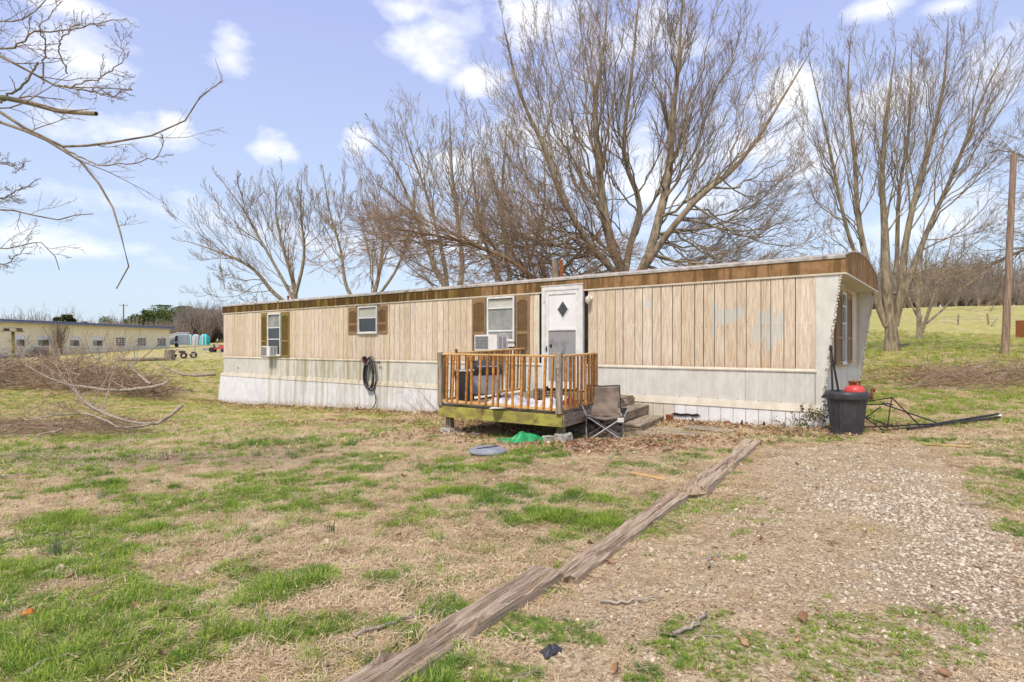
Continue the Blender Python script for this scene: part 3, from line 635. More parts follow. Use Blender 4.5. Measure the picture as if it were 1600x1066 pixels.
    # low twiggy tree close behind the roof
    tree('twiggy_tree', 'low reddish twiggy tree with drooping arms close behind the roof, left of the door', 'tree', (850, 17.5),
         [[(850, 540, 0, .24), (852, 470, 0, .2), (850, 430, 0, .17), (846, 400, 0, .1), (850, 360, 0, .04)],
          [(850, 455, 0, .13), (810, 415, -.3, .12), (760, 390, -.4, .09), (690, 370, -.4, .06), (600, 355, 0, .03)],
          [(852, 455, .3, .13), (890, 410, .7, .1), (930, 370, 1, .06), (960, 320, 1, .03)]],
         [(1, .3, 700, 300, None, .05), (1, .4, 640, 330, None, .05), (1, .5, 560, 380, None, .05), (1, .6, 545, 400, None, .04), (1, .5, 620, 420, None, .04), (1, .2, 750, 290, None, .06), (1, .35, 680, 430, None, .05), (1, .7, 555, 340, None, .03),
          (0, .6, 800, 300, None, .06), (0, .5, 770, 330, None, .06), (0, .7, 870, 300, None, .05), (2, .4, 990, 390, None, .05), (2, .5, 900, 300, None, .05), (0, .4, 930, 395, None, .06), (1, .25, 760, 430, None, .05), (1, .8, 580, 320, None, .02), (0, .45, 730, 350, None, .06), (0, .5, 1000, 350, None, .05), (1, .4, 600, 345, None, .04), (1, .5, 650, 400, None, .04), (1, .3, 720, 400, None, .04), (1, .45, 580, 410, None, .04), (0, .5, 840, 330, None, .05), (2, .3, 960, 370, None, .04), (2, .4, 1010, 400, None, .04), (1, .6, 520, 370, None, .03), (1, .2, 790, 370, None, .05)],
         .25, mats=('bark_brown', 'twig_red'), n2=9, n3=6, n4=4, depth=1.8, rmin=.0035, sag=-.03, up=.03, k2=.42)
    # tree that stands outside the frame on the right, arms reaching in
    tree('side_tree', 'bare tree at the right edge whose long arms reach in behind the wooden pole', 'tree', (1800, 24),
         [[(1800, 545, 0, .42), (1795, 470, 0, .36), (1780, 400, 0, .26), (1760, 300, 0, .16), (1750, 150, 0, .04)],
          [(1795, 470, 0, .2), (1700, 400, 0, .17), (1620, 385, 0, .12), (1560, 410, .2, .09), (1500, 432, .3, .05), (1440, 440, .4, .02)],
          [(1785, 420, .4, .2), (1680, 300, .6, .15), (1610, 250, .8, .1), (1560, 235, 1, .05), (1520, 250, 1, .02)]],
         [(1, .5, 1490, 380, None, .07), (1, .6, 1470, 455, None, .05), (1, .45, 1540, 460, None, .06), (1, .4, 1560, 350, None, .07), (2, .5, 1560, 300, None, .06), (2, .4, 1590, 200, None, .06), (2, .55, 1540, 200, None, .05), (2, .3, 1570, 370, None, .07), (1, .7, 1420, 410, None, .03), (0, .4, 1640, 220, None, .1), (0, .5, 1900, 200, None, .1)],
         .42, n2=8, n3=5, n4=3, depth=1.6, rmin=.0045, sag=.02, up=.0, k2=.4)

    # tree outside the frame on the left, branches hanging into the top left corner
    d = 6.2; bx, by = -9.5, 6.6
    t = thing('overhanging_tree', 'tree left of the frame whose bare branches hang into the top left corner', 'tree', (bx, by, gzf(bx, by) - .05), 0, TREE_GROUP)
    Tubes().add(resample([(bx, by, -.4), (bx - .1, by, 1.5), (bx + .1, by - .1, 3.2), (bx, by, 5.5), (bx - .2, by, 8)], 14)[None], np.linspace(.34, .1, 14)[None], 12).build('trunk', M['bark'], t)
    L = [ # (points px,py), depth, start radius, end radius
        ([(-620, 20), (-300, 20), (-100, 50), (0, 86), (35, 106), (69, 129), (99, 137), (150, 138), (207, 140)], 5.6, .07, .004, 1),
        ([(-620, 150), (-300, 145), (-120, 148), (0, 153), (47, 162), (99, 173), (151, 177)], 6.0, .06, .028, .4),
        ([(-620, 60), (-300, 90), (-100, 140), (0, 175), (43, 203), (91, 224), (129, 229), (194, 220), (250, 211), (285, 190), (311, 153), (341, 134), (350, 112), (339, 93)], 5.8, .055, .004, .55),
        ([(-620, 140), (-200, 150), (0, 190), (52, 211), (104, 233), (142, 268), (168, 311), (190, 367), (203, 416), (183, 453)], 5.7, .05, .007, .35),
        ([(104, 233), (121, 244), (160, 259), (198, 255), (242, 246), (255, 229), (255, 211)], 5.75, .014, .004, .6),
        ([(-620, 290), (-200, 320), (0, 330), (43, 332), (86, 345), (116, 337), (142, 334)], 6.6, .04, .006, .7),
        ([(-620, 330), (-200, 370), (0, 388), (56, 378), (82, 393), (94, 423)], 7.0, .03, .005, 1),
        ([(-620, -40), (-200, 10), (0, 34), (39, 26), (70, 5), (95, -25)], 6.2, .03, .006, 1),
        ([(-200, 60), (0, 76), (26, 71), (52, 52), (69, 52), (104, 47), (160, 36), (200, 30)], 5.9, .02, .005, 1),
        ([(69, 129), (65, 112), (71, 73), (65, 43), (93, 6)], 5.6, .014, .004, .8),
        ([(104, 114), (93, 78), (101, 56), (123, 41), (166, 39)], 5.6, .012, .004, .8),
        ([(90, 133), (150, 145), (180, 150), (195, 140), (206, 140)], 5.5, .014, .004, 1),
        ([(99, 137), (150, 125), (185, 100), (192, 80), (180, 46)], 5.4, .012, .003, .7),
        ([(-100, 300), (0, 310), (20, 300), (45, 290), (60, 280)], 6.6, .02, .004, 1),
        ([(-100, 250), (0, 255), (30, 265), (40, 250)], 6.6, .016, .003, 1),
        ([(0, 160), (40, 130), (57, 97)], 5.9, .02, .012, .3),
        ([(-60, 400), (0, 412), (20, 405), (50, 370)], 6.8, .014, .003, 1)]
    cr = Tubes()
    for (pts, dd, r0, r1, dens) in L:
        P = []
        for i, (a, b) in enumerate(pts):
            if a < -500: P.append((bx, by, CZ - (b - HZ) / F * by * .9))
            else: P.append(PW(a, b, dd + (math.sin(i * 1.3 + a * .01) * .12)))
        K = 24; C = resample(P, K); C += RNG.normal(size=C.shape) * .008; r0 *= .64; r1 *= .8
        Rr = np.linspace(r0, r1, K)
        Tubes().add(C[None], Rr[None], 7).build('branch', M['bark'], t)
        P1 = C[None, 6:]; R1 = np.minimum(Rr[None, 6:], .02)
        n = max(2, int(17 * dens)); P2, R2 = kids(P1, R1, n, .02, .97, (.4, 1.0), .24, .03, .15, 7, .5, .0026); cr.add(P2, R2, 4)
        P3, R3 = kids(P2, R2, 6, .1, 1, (.4, .9), .45, .03, .14, 5, .6, .0018); cr.add(P3, R3, 3)
        P4, R4 = kids(P3, R3, 3, .2, 1, (.4, .9), .5, .03, .14, 4, .7, .0014); cr.add(P4, R4, 3)
    cr.build('twigs', M['twig'], t)
build_trees()

# ------------------------------------------------------------------ the mobile home
HL, HW, HT = 21.15, 4.35, 3.02            # length, width, height of the eave
home_rot = math.atan2(-.609, .793)
home = thing('mobile_home', 'long weathered tan and white mobile home with brown fascia and shuttered windows', 'mobile home', (5.65, 10.1, 0), home_rot)
HM = WM[home.name]
def Hw(x, y, z): return HM @ Vector((x, y, z))
def H2(px, py, Y=0.0):
    """front wall position (x, z) seen at a photo pixel"""
    u = (px - 800) / F; ox = 5.65 + .609 * Y; oy = 10.1 + .793 * Y
    X = (u * oy - ox) / (.793 + u * .609); d = oy - .609 * X
    return X, CZ - (py - HZ) / F * d

def home_materials():
    # tan wood panelling: faded streaks, knots, pale paint patches where writing was painted over
    m, nt, b = new_mat('tan_siding'); v = coords(nt, 'own'); hv = coords(nt, obj=home)
    n = nnoise(nt, v, 7, (6, 6, .45), 7, .65); n2 = nnoise(nt, v, 3, (3, 3, .6), 5, .6); kn = nnoise(nt, v, 16, (1.5, 1.5, .8), 2, .5)
    c = nmix(nt, nstep(nt, n, .3, .7), (.48, .375, .265), (.74, .635, .485)); c = nmix(nt, nmath(nt, 'MULTIPLY', nstep(nt, n2, .5, .75), .45), c, (.56, .36, .22))
    c = nmix(nt, nmath(nt, 'MULTIPLY', nstep(nt, kn, .70, .76), .7), c, (.28, .16, .09))
    sp = nt.nodes.new('ShaderNodeSeparateXYZ'); nt.links.new(hv, sp.inputs[0]); X, Y, Z = sp.outputs
    pn = nnoise(nt, hv, 5, (1, 1, .7), 5, .7); tot = None
    for (cx, cz, ax_, az_) in ((-2.22, 2.02, .06, .50), (-1.97, 2.05, .26, .17), (-1.75, 2.12, .12, .12), (-1.42, 1.72, .10, .22), (-1.20, 1.78, .14, .42), (-1.02, 1.84, .09, .28), (-1.3, 2.02, .2, .12), (-3.6, 2.35, .1, .08)):
        dx = nmath(nt, 'DIVIDE', nmath(nt, 'SUBTRACT', X, cx), ax_); dz = nmath(nt, 'DIVIDE', nmath(nt, 'SUBTRACT', Z, cz), az_)
        m_ = nmath(nt, 'SUBTRACT', 1.1, nmath(nt, 'SQRT', nmath(nt, 'ADD', nmath(nt, 'MULTIPLY', dx, dx), nmath(nt, 'MULTIPLY', dz, dz))))
        tot = m_ if tot is None else nmath(nt, 'MAXIMUM', tot, m_)
    tot = nmath(nt, 'ADD', tot, nmath(nt, 'MULTIPLY', nmath(nt, 'SUBTRACT', pn, .5), 1.6))
    c = nmix(nt, nmath(nt, 'MULTIPLY', nstep(nt, tot, 0, .45), .62), c, (.50, .54, .52))
    # orange stain on the lower ends of some boards, grime below the eave
    lo = nmath(nt, 'MULTIPLY', nmath(nt, 'SUBTRACT', 1.6, Z), nnoise(nt, hv, 2.2, (1, 1, .1), 4)); c = nmix(nt, nmath(nt, 'MULTIPLY', nstep(nt, lo, .12, .42), .35), c, (.50, .30, .14))
    h = nt.nodes.new('ShaderNodeHueSaturation'); nt.links.new(c, h.inputs['Color']); nt.links.new(nmath(nt, 'ADD', nmath(nt, 'MULTIPLY', nrand(nt), .15), .93), h.inputs['Value'])
    nt.links.new(nmath(nt, 'ADD', nmath(nt, 'MULTIPLY', nrand(nt), -.3), 1.1), h.inputs['Saturation'])
    nt.links.new(h.outputs[0], b.inputs['Base Color']); b.inputs['Roughness'].default_value = .75; bumpn(nt, b, n, .35, .004); M['siding'] = m
    # white panels with green and rusty runs under the windows
    def white(name, c1, c2, amt, rnd):
        m, nt, b = new_mat(name); hv = coords(nt, obj=home); n = nnoise(nt, hv, 6, (1, 1, .6), 6, .6)
        c = nmix(nt, nstep(nt, n, .3, .7), c1, c2)
        sp = nt.nodes.new('ShaderNodeSeparateXYZ'); nt.links.new(hv, sp.inputs[0]); X = sp.outputs[0]; Z = sp.outputs[2]
        st = nnoise(nt, hv, 2.6, (1.5, 1.5, .07), 7, .72); bl = nnoise(nt, hv, .55, (1, 1, .1), 3)
        reg = nmath(nt, 'MULTIPLY', nstep(nt, X, -19.0, -17.6), nmath(nt, 'SUBTRACT', 1.0, nstep(nt, X, -11.8, -9.5)))
        k = nmath(nt, 'MULTIPLY', nstep(nt, nmath(nt, 'ADD', st, nmath(nt, 'MULTIPLY', reg, .11)), .55, .72), amt)
        k = nmath(nt, 'MULTIPLY', k, nmath(nt, 'ADD', nmath(nt, 'MULTIPLY', reg, .75), .25))
        c = nmix(nt, k, c, nmix(nt, bl, (.24, .24, .07), (.36, .27, .14)))
        st2 = nnoise(nt, hv, 5, (2, 2, .12), 5, .6); c = nmix(nt, nmath(nt, 'MULTIPLY', nstep(nt, st2, .58, .75), .32), c, (.45, .34, .22))
        gd = nmath(nt, 'SUBTRACT', Z, nmath(nt, 'ADD', nmath(nt, 'MULTIPLY', X, .033), .04)); spn = nnoise(nt, hv, 9, (1, 1, .6), 4)
        c = nmix(nt, nmath(nt, 'MULTIPLY', nstep(nt, nmath(nt, 'SUBTRACT', spn, nmath(nt, 'MULTIPLY', gd, 2.2)), .12, .5), .5), c, (.38, .29, .19))
        if rnd:
            h = nt.nodes.new('ShaderNodeHueSaturation'); nt.links.new(c, h.inputs['Color']); nt.links.new(nmath(nt, 'ADD', nmath(nt, 'MULTIPLY', nrand(nt), rnd), 1 - rnd / 2), h.inputs['Value']); c = h.outputs[0]
        nt.links.new(c, b.inputs['Base Color']); b.inputs['Roughness'].default_value = .55; bumpn(nt, b, n, .12, .004); M[name] = m
    white('aged_white', (.55, .54, .49), (.66, .65, .60), .85, .06)
    white('skirt_white', (.68, .69, .70), (.78, .79, .80), .5, .07)
    white('skirt_cream', (.56, .52, .43), (.66, .62, .53), .5, .08)
    white('cream_trim', (.52, .47, .37), (.64, .59, .48), .7, .04)
    # brown fascia with rust and algae runs
    m, nt, b = new_mat('brown_fascia'); hv = coords(nt, obj=home); n = nnoise(nt, hv, 5, (1, 1, 1), 5, .6)
    c = nmix(nt, nstep(nt, n, .35, .65), (.24, .135, .06), (.33, .20, .10))
    sp = nt.nodes.new('ShaderNodeSeparateXYZ'); nt.links.new(hv, sp.inputs[0]); X = sp.outputs[0]
    st = nnoise(nt, hv, 4.5, (1.6, 1.6, .12), 6, .7); left = nmath(nt, 'SUBTRACT', 1.0, nstep(nt, X, -12, -3))
    k = nstep(nt, nmath(nt, 'ADD', st, nmath(nt, 'MULTIPLY', left, .12)), .48, .58)
    c = nmix(nt, nmath(nt, 'MULTIPLY', k, nmath(nt, 'ADD', nmath(nt, 'MULTIPLY', left, .4), .6)), c, (.085, .05, .015))
    st2 = nnoise(nt, hv, 2.5, (2, 2, .2), 5, .7); c = nmix(nt, nmath(nt, 'MULTIPLY', nstep(nt, st2, .5, .7), nmath(nt, 'MULTIPLY', left, .8)), c, (.26, .20, .045))
    nt.links.new(c, b.inputs['Base Color']); b.inputs['Roughness'].default_value = .85; b.inputs['Specular IOR Level'].default_value = .15; bumpn(nt, b, n, .1, .004); M['fascia'] = m
home_materials()
M['roof_sheet'] = pm('roof_sheet', (.36, .27, .22), (.52, .43, .37), 1.2, (1, 3, 1), .6, .1, .01, c3=(.25, .20, .16), s3=3)
M['eave_strip'] = pm('eave_strip', (.36, .34, .31), (.56, .54, .50), 6, rough=.6, bump=.2, c3=(.2, .18, .15), s3=4, t3=(.5, .7))
M['shutter'] = pm('shutter', (.24, .15, .075), (.30, .195, .10), 5, rough=.6, bump=.1)
M['shutter_green'] = pm('shutter_green', (.20, .145, .04), (.26, .185, .06), 5, rough=.7, bump=.1)
M['torn'] = pm('torn', (.5, .45, .38), (.72, .69, .62), 18, rough=.9, bump=.9, c3=(.22, .15, .1), s3=22, t3=(.52, .6))

# wall openings: (x0, x1, z0, z1)
OPEN = [(-18.0, -17.13, 1.12, 2.62), (-12.97, -12.05, 1.86, 2.68), (-7.9, -7.0, 1.45, 2.70), (-6.2, -5.1, .50, 2.84)]
def build_home():
    # the inner body behind the boards
    b = MB(); b.box((-HL / 2 - .2, HW / 2, 1.58), (HL - .42, HW - .06, 2.24)); b.build('wall_core', M['black_void'], home)
    b = MB(); b.box((-HL / 2 - .2, HW / 2 , .05), (HL - .5, HW - .3, .8)); b.build('crawl_space', M['black_void'], home)
    # siding boards in a repeating wide / narrow pattern
    x = -HL; pat = [.235, .18, .26, .175, .225, .2]; i = 0; nails = MB()
    while x < -.47:
        w = pat[i % 6] * random.uniform(.94, 1.06); i += 1
        x1 = min(x + w, -.45)
        if x1 > -.62: x1 = -.45
        spans = [(1.085, 2.735)]
        for (a, c, z0, z1) in OPEN:
            ov = min(x1, c) - max(x, a)
            if ov > .04:
                ns = []
                for (s0, s1) in spans:
                    if z0 > s0 + .02: ns.append((s0, z0 - .004))
                    if z1 < s1 - .02: ns.append((z1 + .004, s1))
                spans = ns
        for (s0, s1) in spans:
            pr = random.choice([0, .002, .003])
            pbox('siding_board', home, ((x + x1) / 2, -.004 - pr, (s0 + s1) / 2), (round(x1 - x - .011, 2), .016, s1 - s0), M['siding'], .004)
        for zz in (1.12, 1.86, 2.69):
            if any(a < (x + x1) / 2 < c and z0 < zz < z1 for (a, c, z0, z1) in OPEN): continue
            for q in (.25, .75):
                xx = x + (x1 - x) * q; nails.box((xx, -.0165, zz + random.uniform(-.012, .012)), (.011, .006, .011))
        x = x1
    o = nails.build('nail_heads', M['rust'], home); o['kind'] = 'stuff'
    # lower white band: ribbed sheets
    x = -HL
    while x < -.46:
        x1 = min(x + 2.44, -.45)
        if -.45 - x1 < .8: x1 = -.45
        for (a, c) in ((x, x1),):
            if c > -6.2 and a < -5.1: parts_ = [(a, -6.21), (-5.09, c)]
            else: parts_ = [(a, c)]
            for (p, q) in parts_:
                if q - p < .05: continue
                out = []; n = int((q - p) / .076); 
                xs = np.linspace(p + .002, q - .002, n + 1)
                for j in range(n):
                    out += [(xs[j], -.012), (xs[j] + .055, -.012), (xs[j] + .06, -.007), (xs[j + 1] - .004, -.007)]
                out += [(q - .002, .01), (p + .002, .01)]
                MB().prism(out, 'z', .455, 1.03).build('lower_panel', M['aged_white'], home)
        x = x1
    sc = MB()
    for k in range(56):
        xx = -HL + .2 + k * .376
        if -6.2 < xx < -5.1: continue
        sc.box((xx, -.016, .49 + random.uniform(-.01, .01)), (.014, .008, .014))
    o = sc.build('screw_heads', M['rust'], home); o['kind'] = 'stuff'
    # trims
    for (a, c) in ((-HL - .02, -6.21), (-5.09, -.43)):
        n = max(1, int((c - a) / 3.6)); xs = np.linspace(a, c, n + 1)
        for j in range(n):
            MB().prism([(-.03, 1.028), (-.034, 1.05), (-.012, 1.088), (.0, 1.088), (.0, 1.028)], 'x', xs[j] + .003, xs[j + 1] - .003).build('belt_trim', M['cream_trim'], home)
    xs = [-HL - .14, -17.0, -12.9, -8.9, -4.9, -.36]
    for j in range(5):
        dz = random.uniform(-.008, .008)
        MB().prism([(.0, .46 + dz), (-.03, .46 + dz), (-.075, .335 + dz), (-.06, .325 + dz), (.0, .37 + dz)], 'x', xs[j] + .004, xs[j + 1] - .004).build('skirting_trim', M['cream_trim'], home)
    # skirting: narrow sheets that follow the ground, slightly flared to the left, some with torn feet
    x = -HL - .16; k = 0
    while x < -.35:
        x1 = min(x + .229, -.33); w = Hw((x + x1) / 2, -.1, 0); g = gzf(w.x, w.y) - .06
        fl = .055 + .10 * sstep(-16, -21, x)
        yb = -float(fl); cr = -6 < x < -3.0
        out = [(x + .004, .352), (x1 - .004, .352), (x1 - .004, g)]
        if k % 3 == 0 and x > -14 or k % 7 == 1:
            mx = (x + x1) / 2 + random.uniform(-.05, .05); hh = random.uniform(.10, .2); ww = random.uniform(.012, .03)
            out += [(mx + ww, g), (mx + ww * .6, g + hh * .8), (mx, g + hh), (mx - ww, g + hh * .55), (mx - ww, g)]
        out += [(x + .004, g)]
        b = MB(); b.prism(out, 'y', -.006, .006)
        for q in (.33, .66): b.box((x + (x1 - x) * q, -.009, (.352 + g) / 2 + .06), (.012, .008, .352 - g - .14))
        y0 = -.05; V = [(vx, vy + y0 + (yb - y0) * (0.352 - vz) / (.352 - g), vz) for (vx, vy, vz) in b.V]; b.V = V
        b.build('skirting_panel', M['skirt_cream'] if cr else M['skirt_white'], home)
        x = x1; k += 1
    # left end skirting and left end wall
    MB().box((-HL + .0, HW / 2, 1.6), (.03, HW, 2.3)).build('left_end_wall', M['siding'], home)
    MB().box((-HL - .1, HW / 2, -.2), (.02, HW + .1, 1.1)).build('left_end_skirting', M['skirt_white'], home)
    MB().box((-HL / 2 - .24, HW, 1.6), (HL - .46, .03, 2.26)).build('back_wall', M['siding'], home)
    MB().box((-HL / 2 - .2, HW + .02, .0), (HL - .5, .02, .9)).build('back_skirting', M['skirt_white'], home)
    # flat black patch painting the darkness of a torn skirting gap beside the steps
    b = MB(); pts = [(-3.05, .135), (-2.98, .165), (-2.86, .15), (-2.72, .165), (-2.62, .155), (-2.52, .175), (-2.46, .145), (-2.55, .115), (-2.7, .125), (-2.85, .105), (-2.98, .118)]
    b.prism(pts, 'y', -.086, -.075); b.build('dark_gap_patch', M['black_void'], home)
    # fascia sheets, drip edge and eave strip
    xs = np.linspace(-HL - .05, .0, 20)
    for j in range(19):
        b = MB(); b.prism([(-.03, 2.735), (-.03, 2.99), (-.018, 2.99), (-.018, 2.735)], 'x', xs[j] + .0015, xs[j + 1] - .0015)
        for q in (.33, .66): b.box((xs[j] + (xs[j + 1] - xs[j]) * q, -.031, 2.862), (.008, .008, .25))
        b.build('fascia_panel', M['fascia'], home)
    xs = np.linspace(-HL - .06, .015, 6)
    for j in range(5):
        MB().prism([(-.038, 2.712), (-.038, 2.742), (.0, 2.742), (.0, 2.712)], 'x', xs[j] + .002, xs[j + 1] - .002).build('drip_trim', M['cream_trim'], home)
        b = MB(); b.prism([(-.05, 2.985), (-.055, 3.03), (-.02, 3.05), (.06, 3.055), (.06, 2.985)], 'x', xs[j] + .002, xs[j + 1] - .002); b.build('eave_strip', M['eave_strip'], home)
    # bowed roof in sheets
    def arc(t): return 3.035 + .24 * math.sin(math.pi * t) ** .85
    n = 14; ys = [(-.02 + (HW + .04) * i / n) for i in range(n + 1)]; xs = np.linspace(-HL - .03, .0, 19)
    for j in range(18):
        out = [(ys[i], arc(i / n)) for i in range(n + 1)] + [(ys[i], arc(i / n) - .03) for i in range(n, -1, -1)]
        V = [(xs[j] + .004, u, v) for u, v in out] + [(xs[j + 1] - .004, u, v + .0) for u, v in out]; m_ = len(out)
        MB().add(V, [tuple(range(m_))[::-1], tuple(range(m_, 2 * m_))] + [(i, (i + 1) % m_, m_ + (i + 1) % m_, m_ + i) for i in range(m_)]).build('roof_sheet', M['roof_sheet'], home)
    # right gable: brown face under the arc, white edging, soffit
    out = [(ys[i], arc(i / n) + .0) for i in range(n + 1)] + [(HW + .02, 2.73), (-.03, 2.73)]
    MB().prism(out, 'x', -.01, .014).build('gable_fascia', M['fascia'], home)
    e = MB(); e.tube([(.012, ys[i], arc(i / n) + .012) for i in range(n + 1)], .016, 6); e.build('gable_edge_trim', M['eave_strip'], home)
    MB().box((.01, HW / 2, 2.722), (.045, HW + .06, .03)).build('gable_drip_trim', M['cream_trim'], home)
    MB().box((-.19, HW / 2, 2.735), (.35, HW, .02)).build('soffit', M['cream_trim'], home)
    MB().box((-.012, HW + .02, 2.86), (.06, .03, .27)).build('corner_cap', M['fascia'], home)
    # recessed end wall
    for (y0, y1) in [(.02 + .215 * i, .02 + .215 * (i + 1)) for i in range(20)]:
        y1 = min(y1, HW)
        win = 1.95 < (y0 + y1) / 2 < 2.6
        for (s0, s1) in ([(1.06, 2.72)] if not win else [(1.06, 1.12), (2.6, 2.72)]):
            pbox('siding_board', home, (-.385, (y0 + y1) / 2, (s0 + s1) / 2), (.014, y1 - y0 - .01, s1 - s0), M['siding'], .003)
    MB().box((-.40, HW / 2, 1.9), (.012, HW - .04, 1.66)).build('end_wall_backing', M['black_void'], home)
    MB().box((-.385, HW / 2, .76), (.014, HW - .02, .58)).build('end_lower_panel', M['aged_white'], home)
    MB().box((-.372, HW / 2, 1.052), (.02, HW - .02, .03)).build('belt_trim', M['cream_trim'], home)
    MB().box((-.34, HW / 2, .20), (.02, HW + .06, .62)).build('end_skirting', M['skirt_white'], home)
    # wing walls with slanted ragged front edges
    for y in (-.0, HW):
        o = MB().prism([(-.449, .33), (-.375, .33), (-.07, 2.72), (-.449, 2.72)], 'y', y - .012, y + .03).build('wing_wall', M['aged_white'], home)
        rg = MB(); n_ = 46
        for q in range(n_):
            t = (q + .5) / n_; xx = -.375 + .305 * t; zz = .33 + 2.39 * t
            rg.box((xx + .008 + random.uniform(-.006, .01), y + .006, zz), (random.uniform(.022, .05), random.uniform(.045, .058), 2.39 / n_ * random.uniform(.5, 1.05)), Matrix.Rotation(random.uniform(-.35, .2), 3, 'Y'))
        rg.build('ragged_edging', M['torn'], home)
    pbox('corner_strip', home, (-.452, -.018, .75), (.012, .016, .6), M['galv'])
    pbox('corner_strip', home, (-.449, -.018, 1.9), (.014, .014, 1.64), M['cream_trim'])

def window(x0, x1, z0, z1, sashes, curtain, y=-.02, axis='x'):
    """sashes: z of cross rails; a window set in the wall with frame, panes and blind"""
    def B(mb, c, s):
        if axis == 'x': mb.box(c, s)
        else: mb.box((-.385 - c[1] - .01, c[0], c[2]), (s[1], s[0], s[2]))
    w = x1 - x0; mb = MB(); f = .045
    B(mb, (x0 + f / 2, y - .012, (z0 + z1) / 2), (f, .05, z1 - z0)); B(mb, (x1 - f / 2, y - .012, (z0 + z1) / 2), (f, .05, z1 - z0))
    B(mb, ((x0 + x1) / 2, y - .014, z1 - f / 2), (w - 2 * f, .054, f)); B(mb, ((x0 + x1) / 2, y - .014, z0 + f / 2), (w - 2 * f, .054, f))
    o = mb.build('window', M['white_metal'], home); WM[o.name] = WM[home.name].copy()
    for z in sashes:
        m2 = MB(); B(m2, ((x0 + x1) / 2, y - .008, z), (w - 2 * f - .004, .035, .032)); m2.build('sash_rail', M['white_metal'], o)
    zz = [z0 + f] + list(sashes) + [z1 - f]
    for j in range(len(zz) - 1):
        m2 = MB(); B(m2, ((x0 + x1) / 2, y + .002 + .004 * j, (zz[j] + zz[j + 1]) / 2), (w - 2 * f, .006, zz[j + 1] - zz[j] - .034)); m2.build('pane', M[curtain[min(j, len(curtain) - 1)]], o)
    m2 = MB(); B(m2, ((x0 + x1) / 2, y - .03, z0 - .012), (w + .04, .07, .02)); m2.build('sill', M['white_metal'], o)
    return o
def shutter(xc, w, z0, z1, mat='shutter', y=-.03, axis='x', label=None):
    def B(mb, c, s, R=None):
        if axis == 'x': mb.box(c, s, R)
        else: mb.box((-.385 - c[1] - .012, c[0], c[2]), (s[1], s[0], s[2]), Matrix.Rotation(-.5, 3, 'Y') if R is not None else None)
    st = .05; mb = MB(); h = z1 - z0; zm = z0 + h * .36
    for s_ in (-1, 1): B(mb, (xc + s_ * (w / 2 - st / 2), y, (z0 + z1) / 2), (st, .03, h))
    for z, r in ((z0 + .04, .08), (zm, .07), (z1 - .05, .10)): B(mb, (xc, y, z), (w - 2 * st, .028, r))
    # arched head
    for q in range(5):
        t = (q + .5) / 5; B(mb, (xc + (t - .5) * (w - 2 * st), y + .001, z1 - .10 - .035 * (2 * abs(t - .5)) ** 2), ((w - 2 * st) / 5, .026, .04 + .05 * (2 * abs(t - .5)) ** 2))
    o = mb.build('shutter', M[mat], home); WM[o.name] = WM[home.name].copy()
    sl = MB(); z = z0 + .1
    while z < z1 - .12:
        if abs(z - zm) > .045: B(sl, (xc, y + .004, z), (w - 2 * st, .007, .034), Matrix.Rotation(.5, 3, 'X'))
        z += .034
    q = sl.build('louvres', M[mat], o); q['kind'] = 'stuff'
    m2 = MB(); B(m2, (xc, y + .016, (z0 + z1) / 2), (w - .02, .004, h - .02)); m2.build('shutter_back', M[mat], o)
    if label: o['label'] = label
    return o
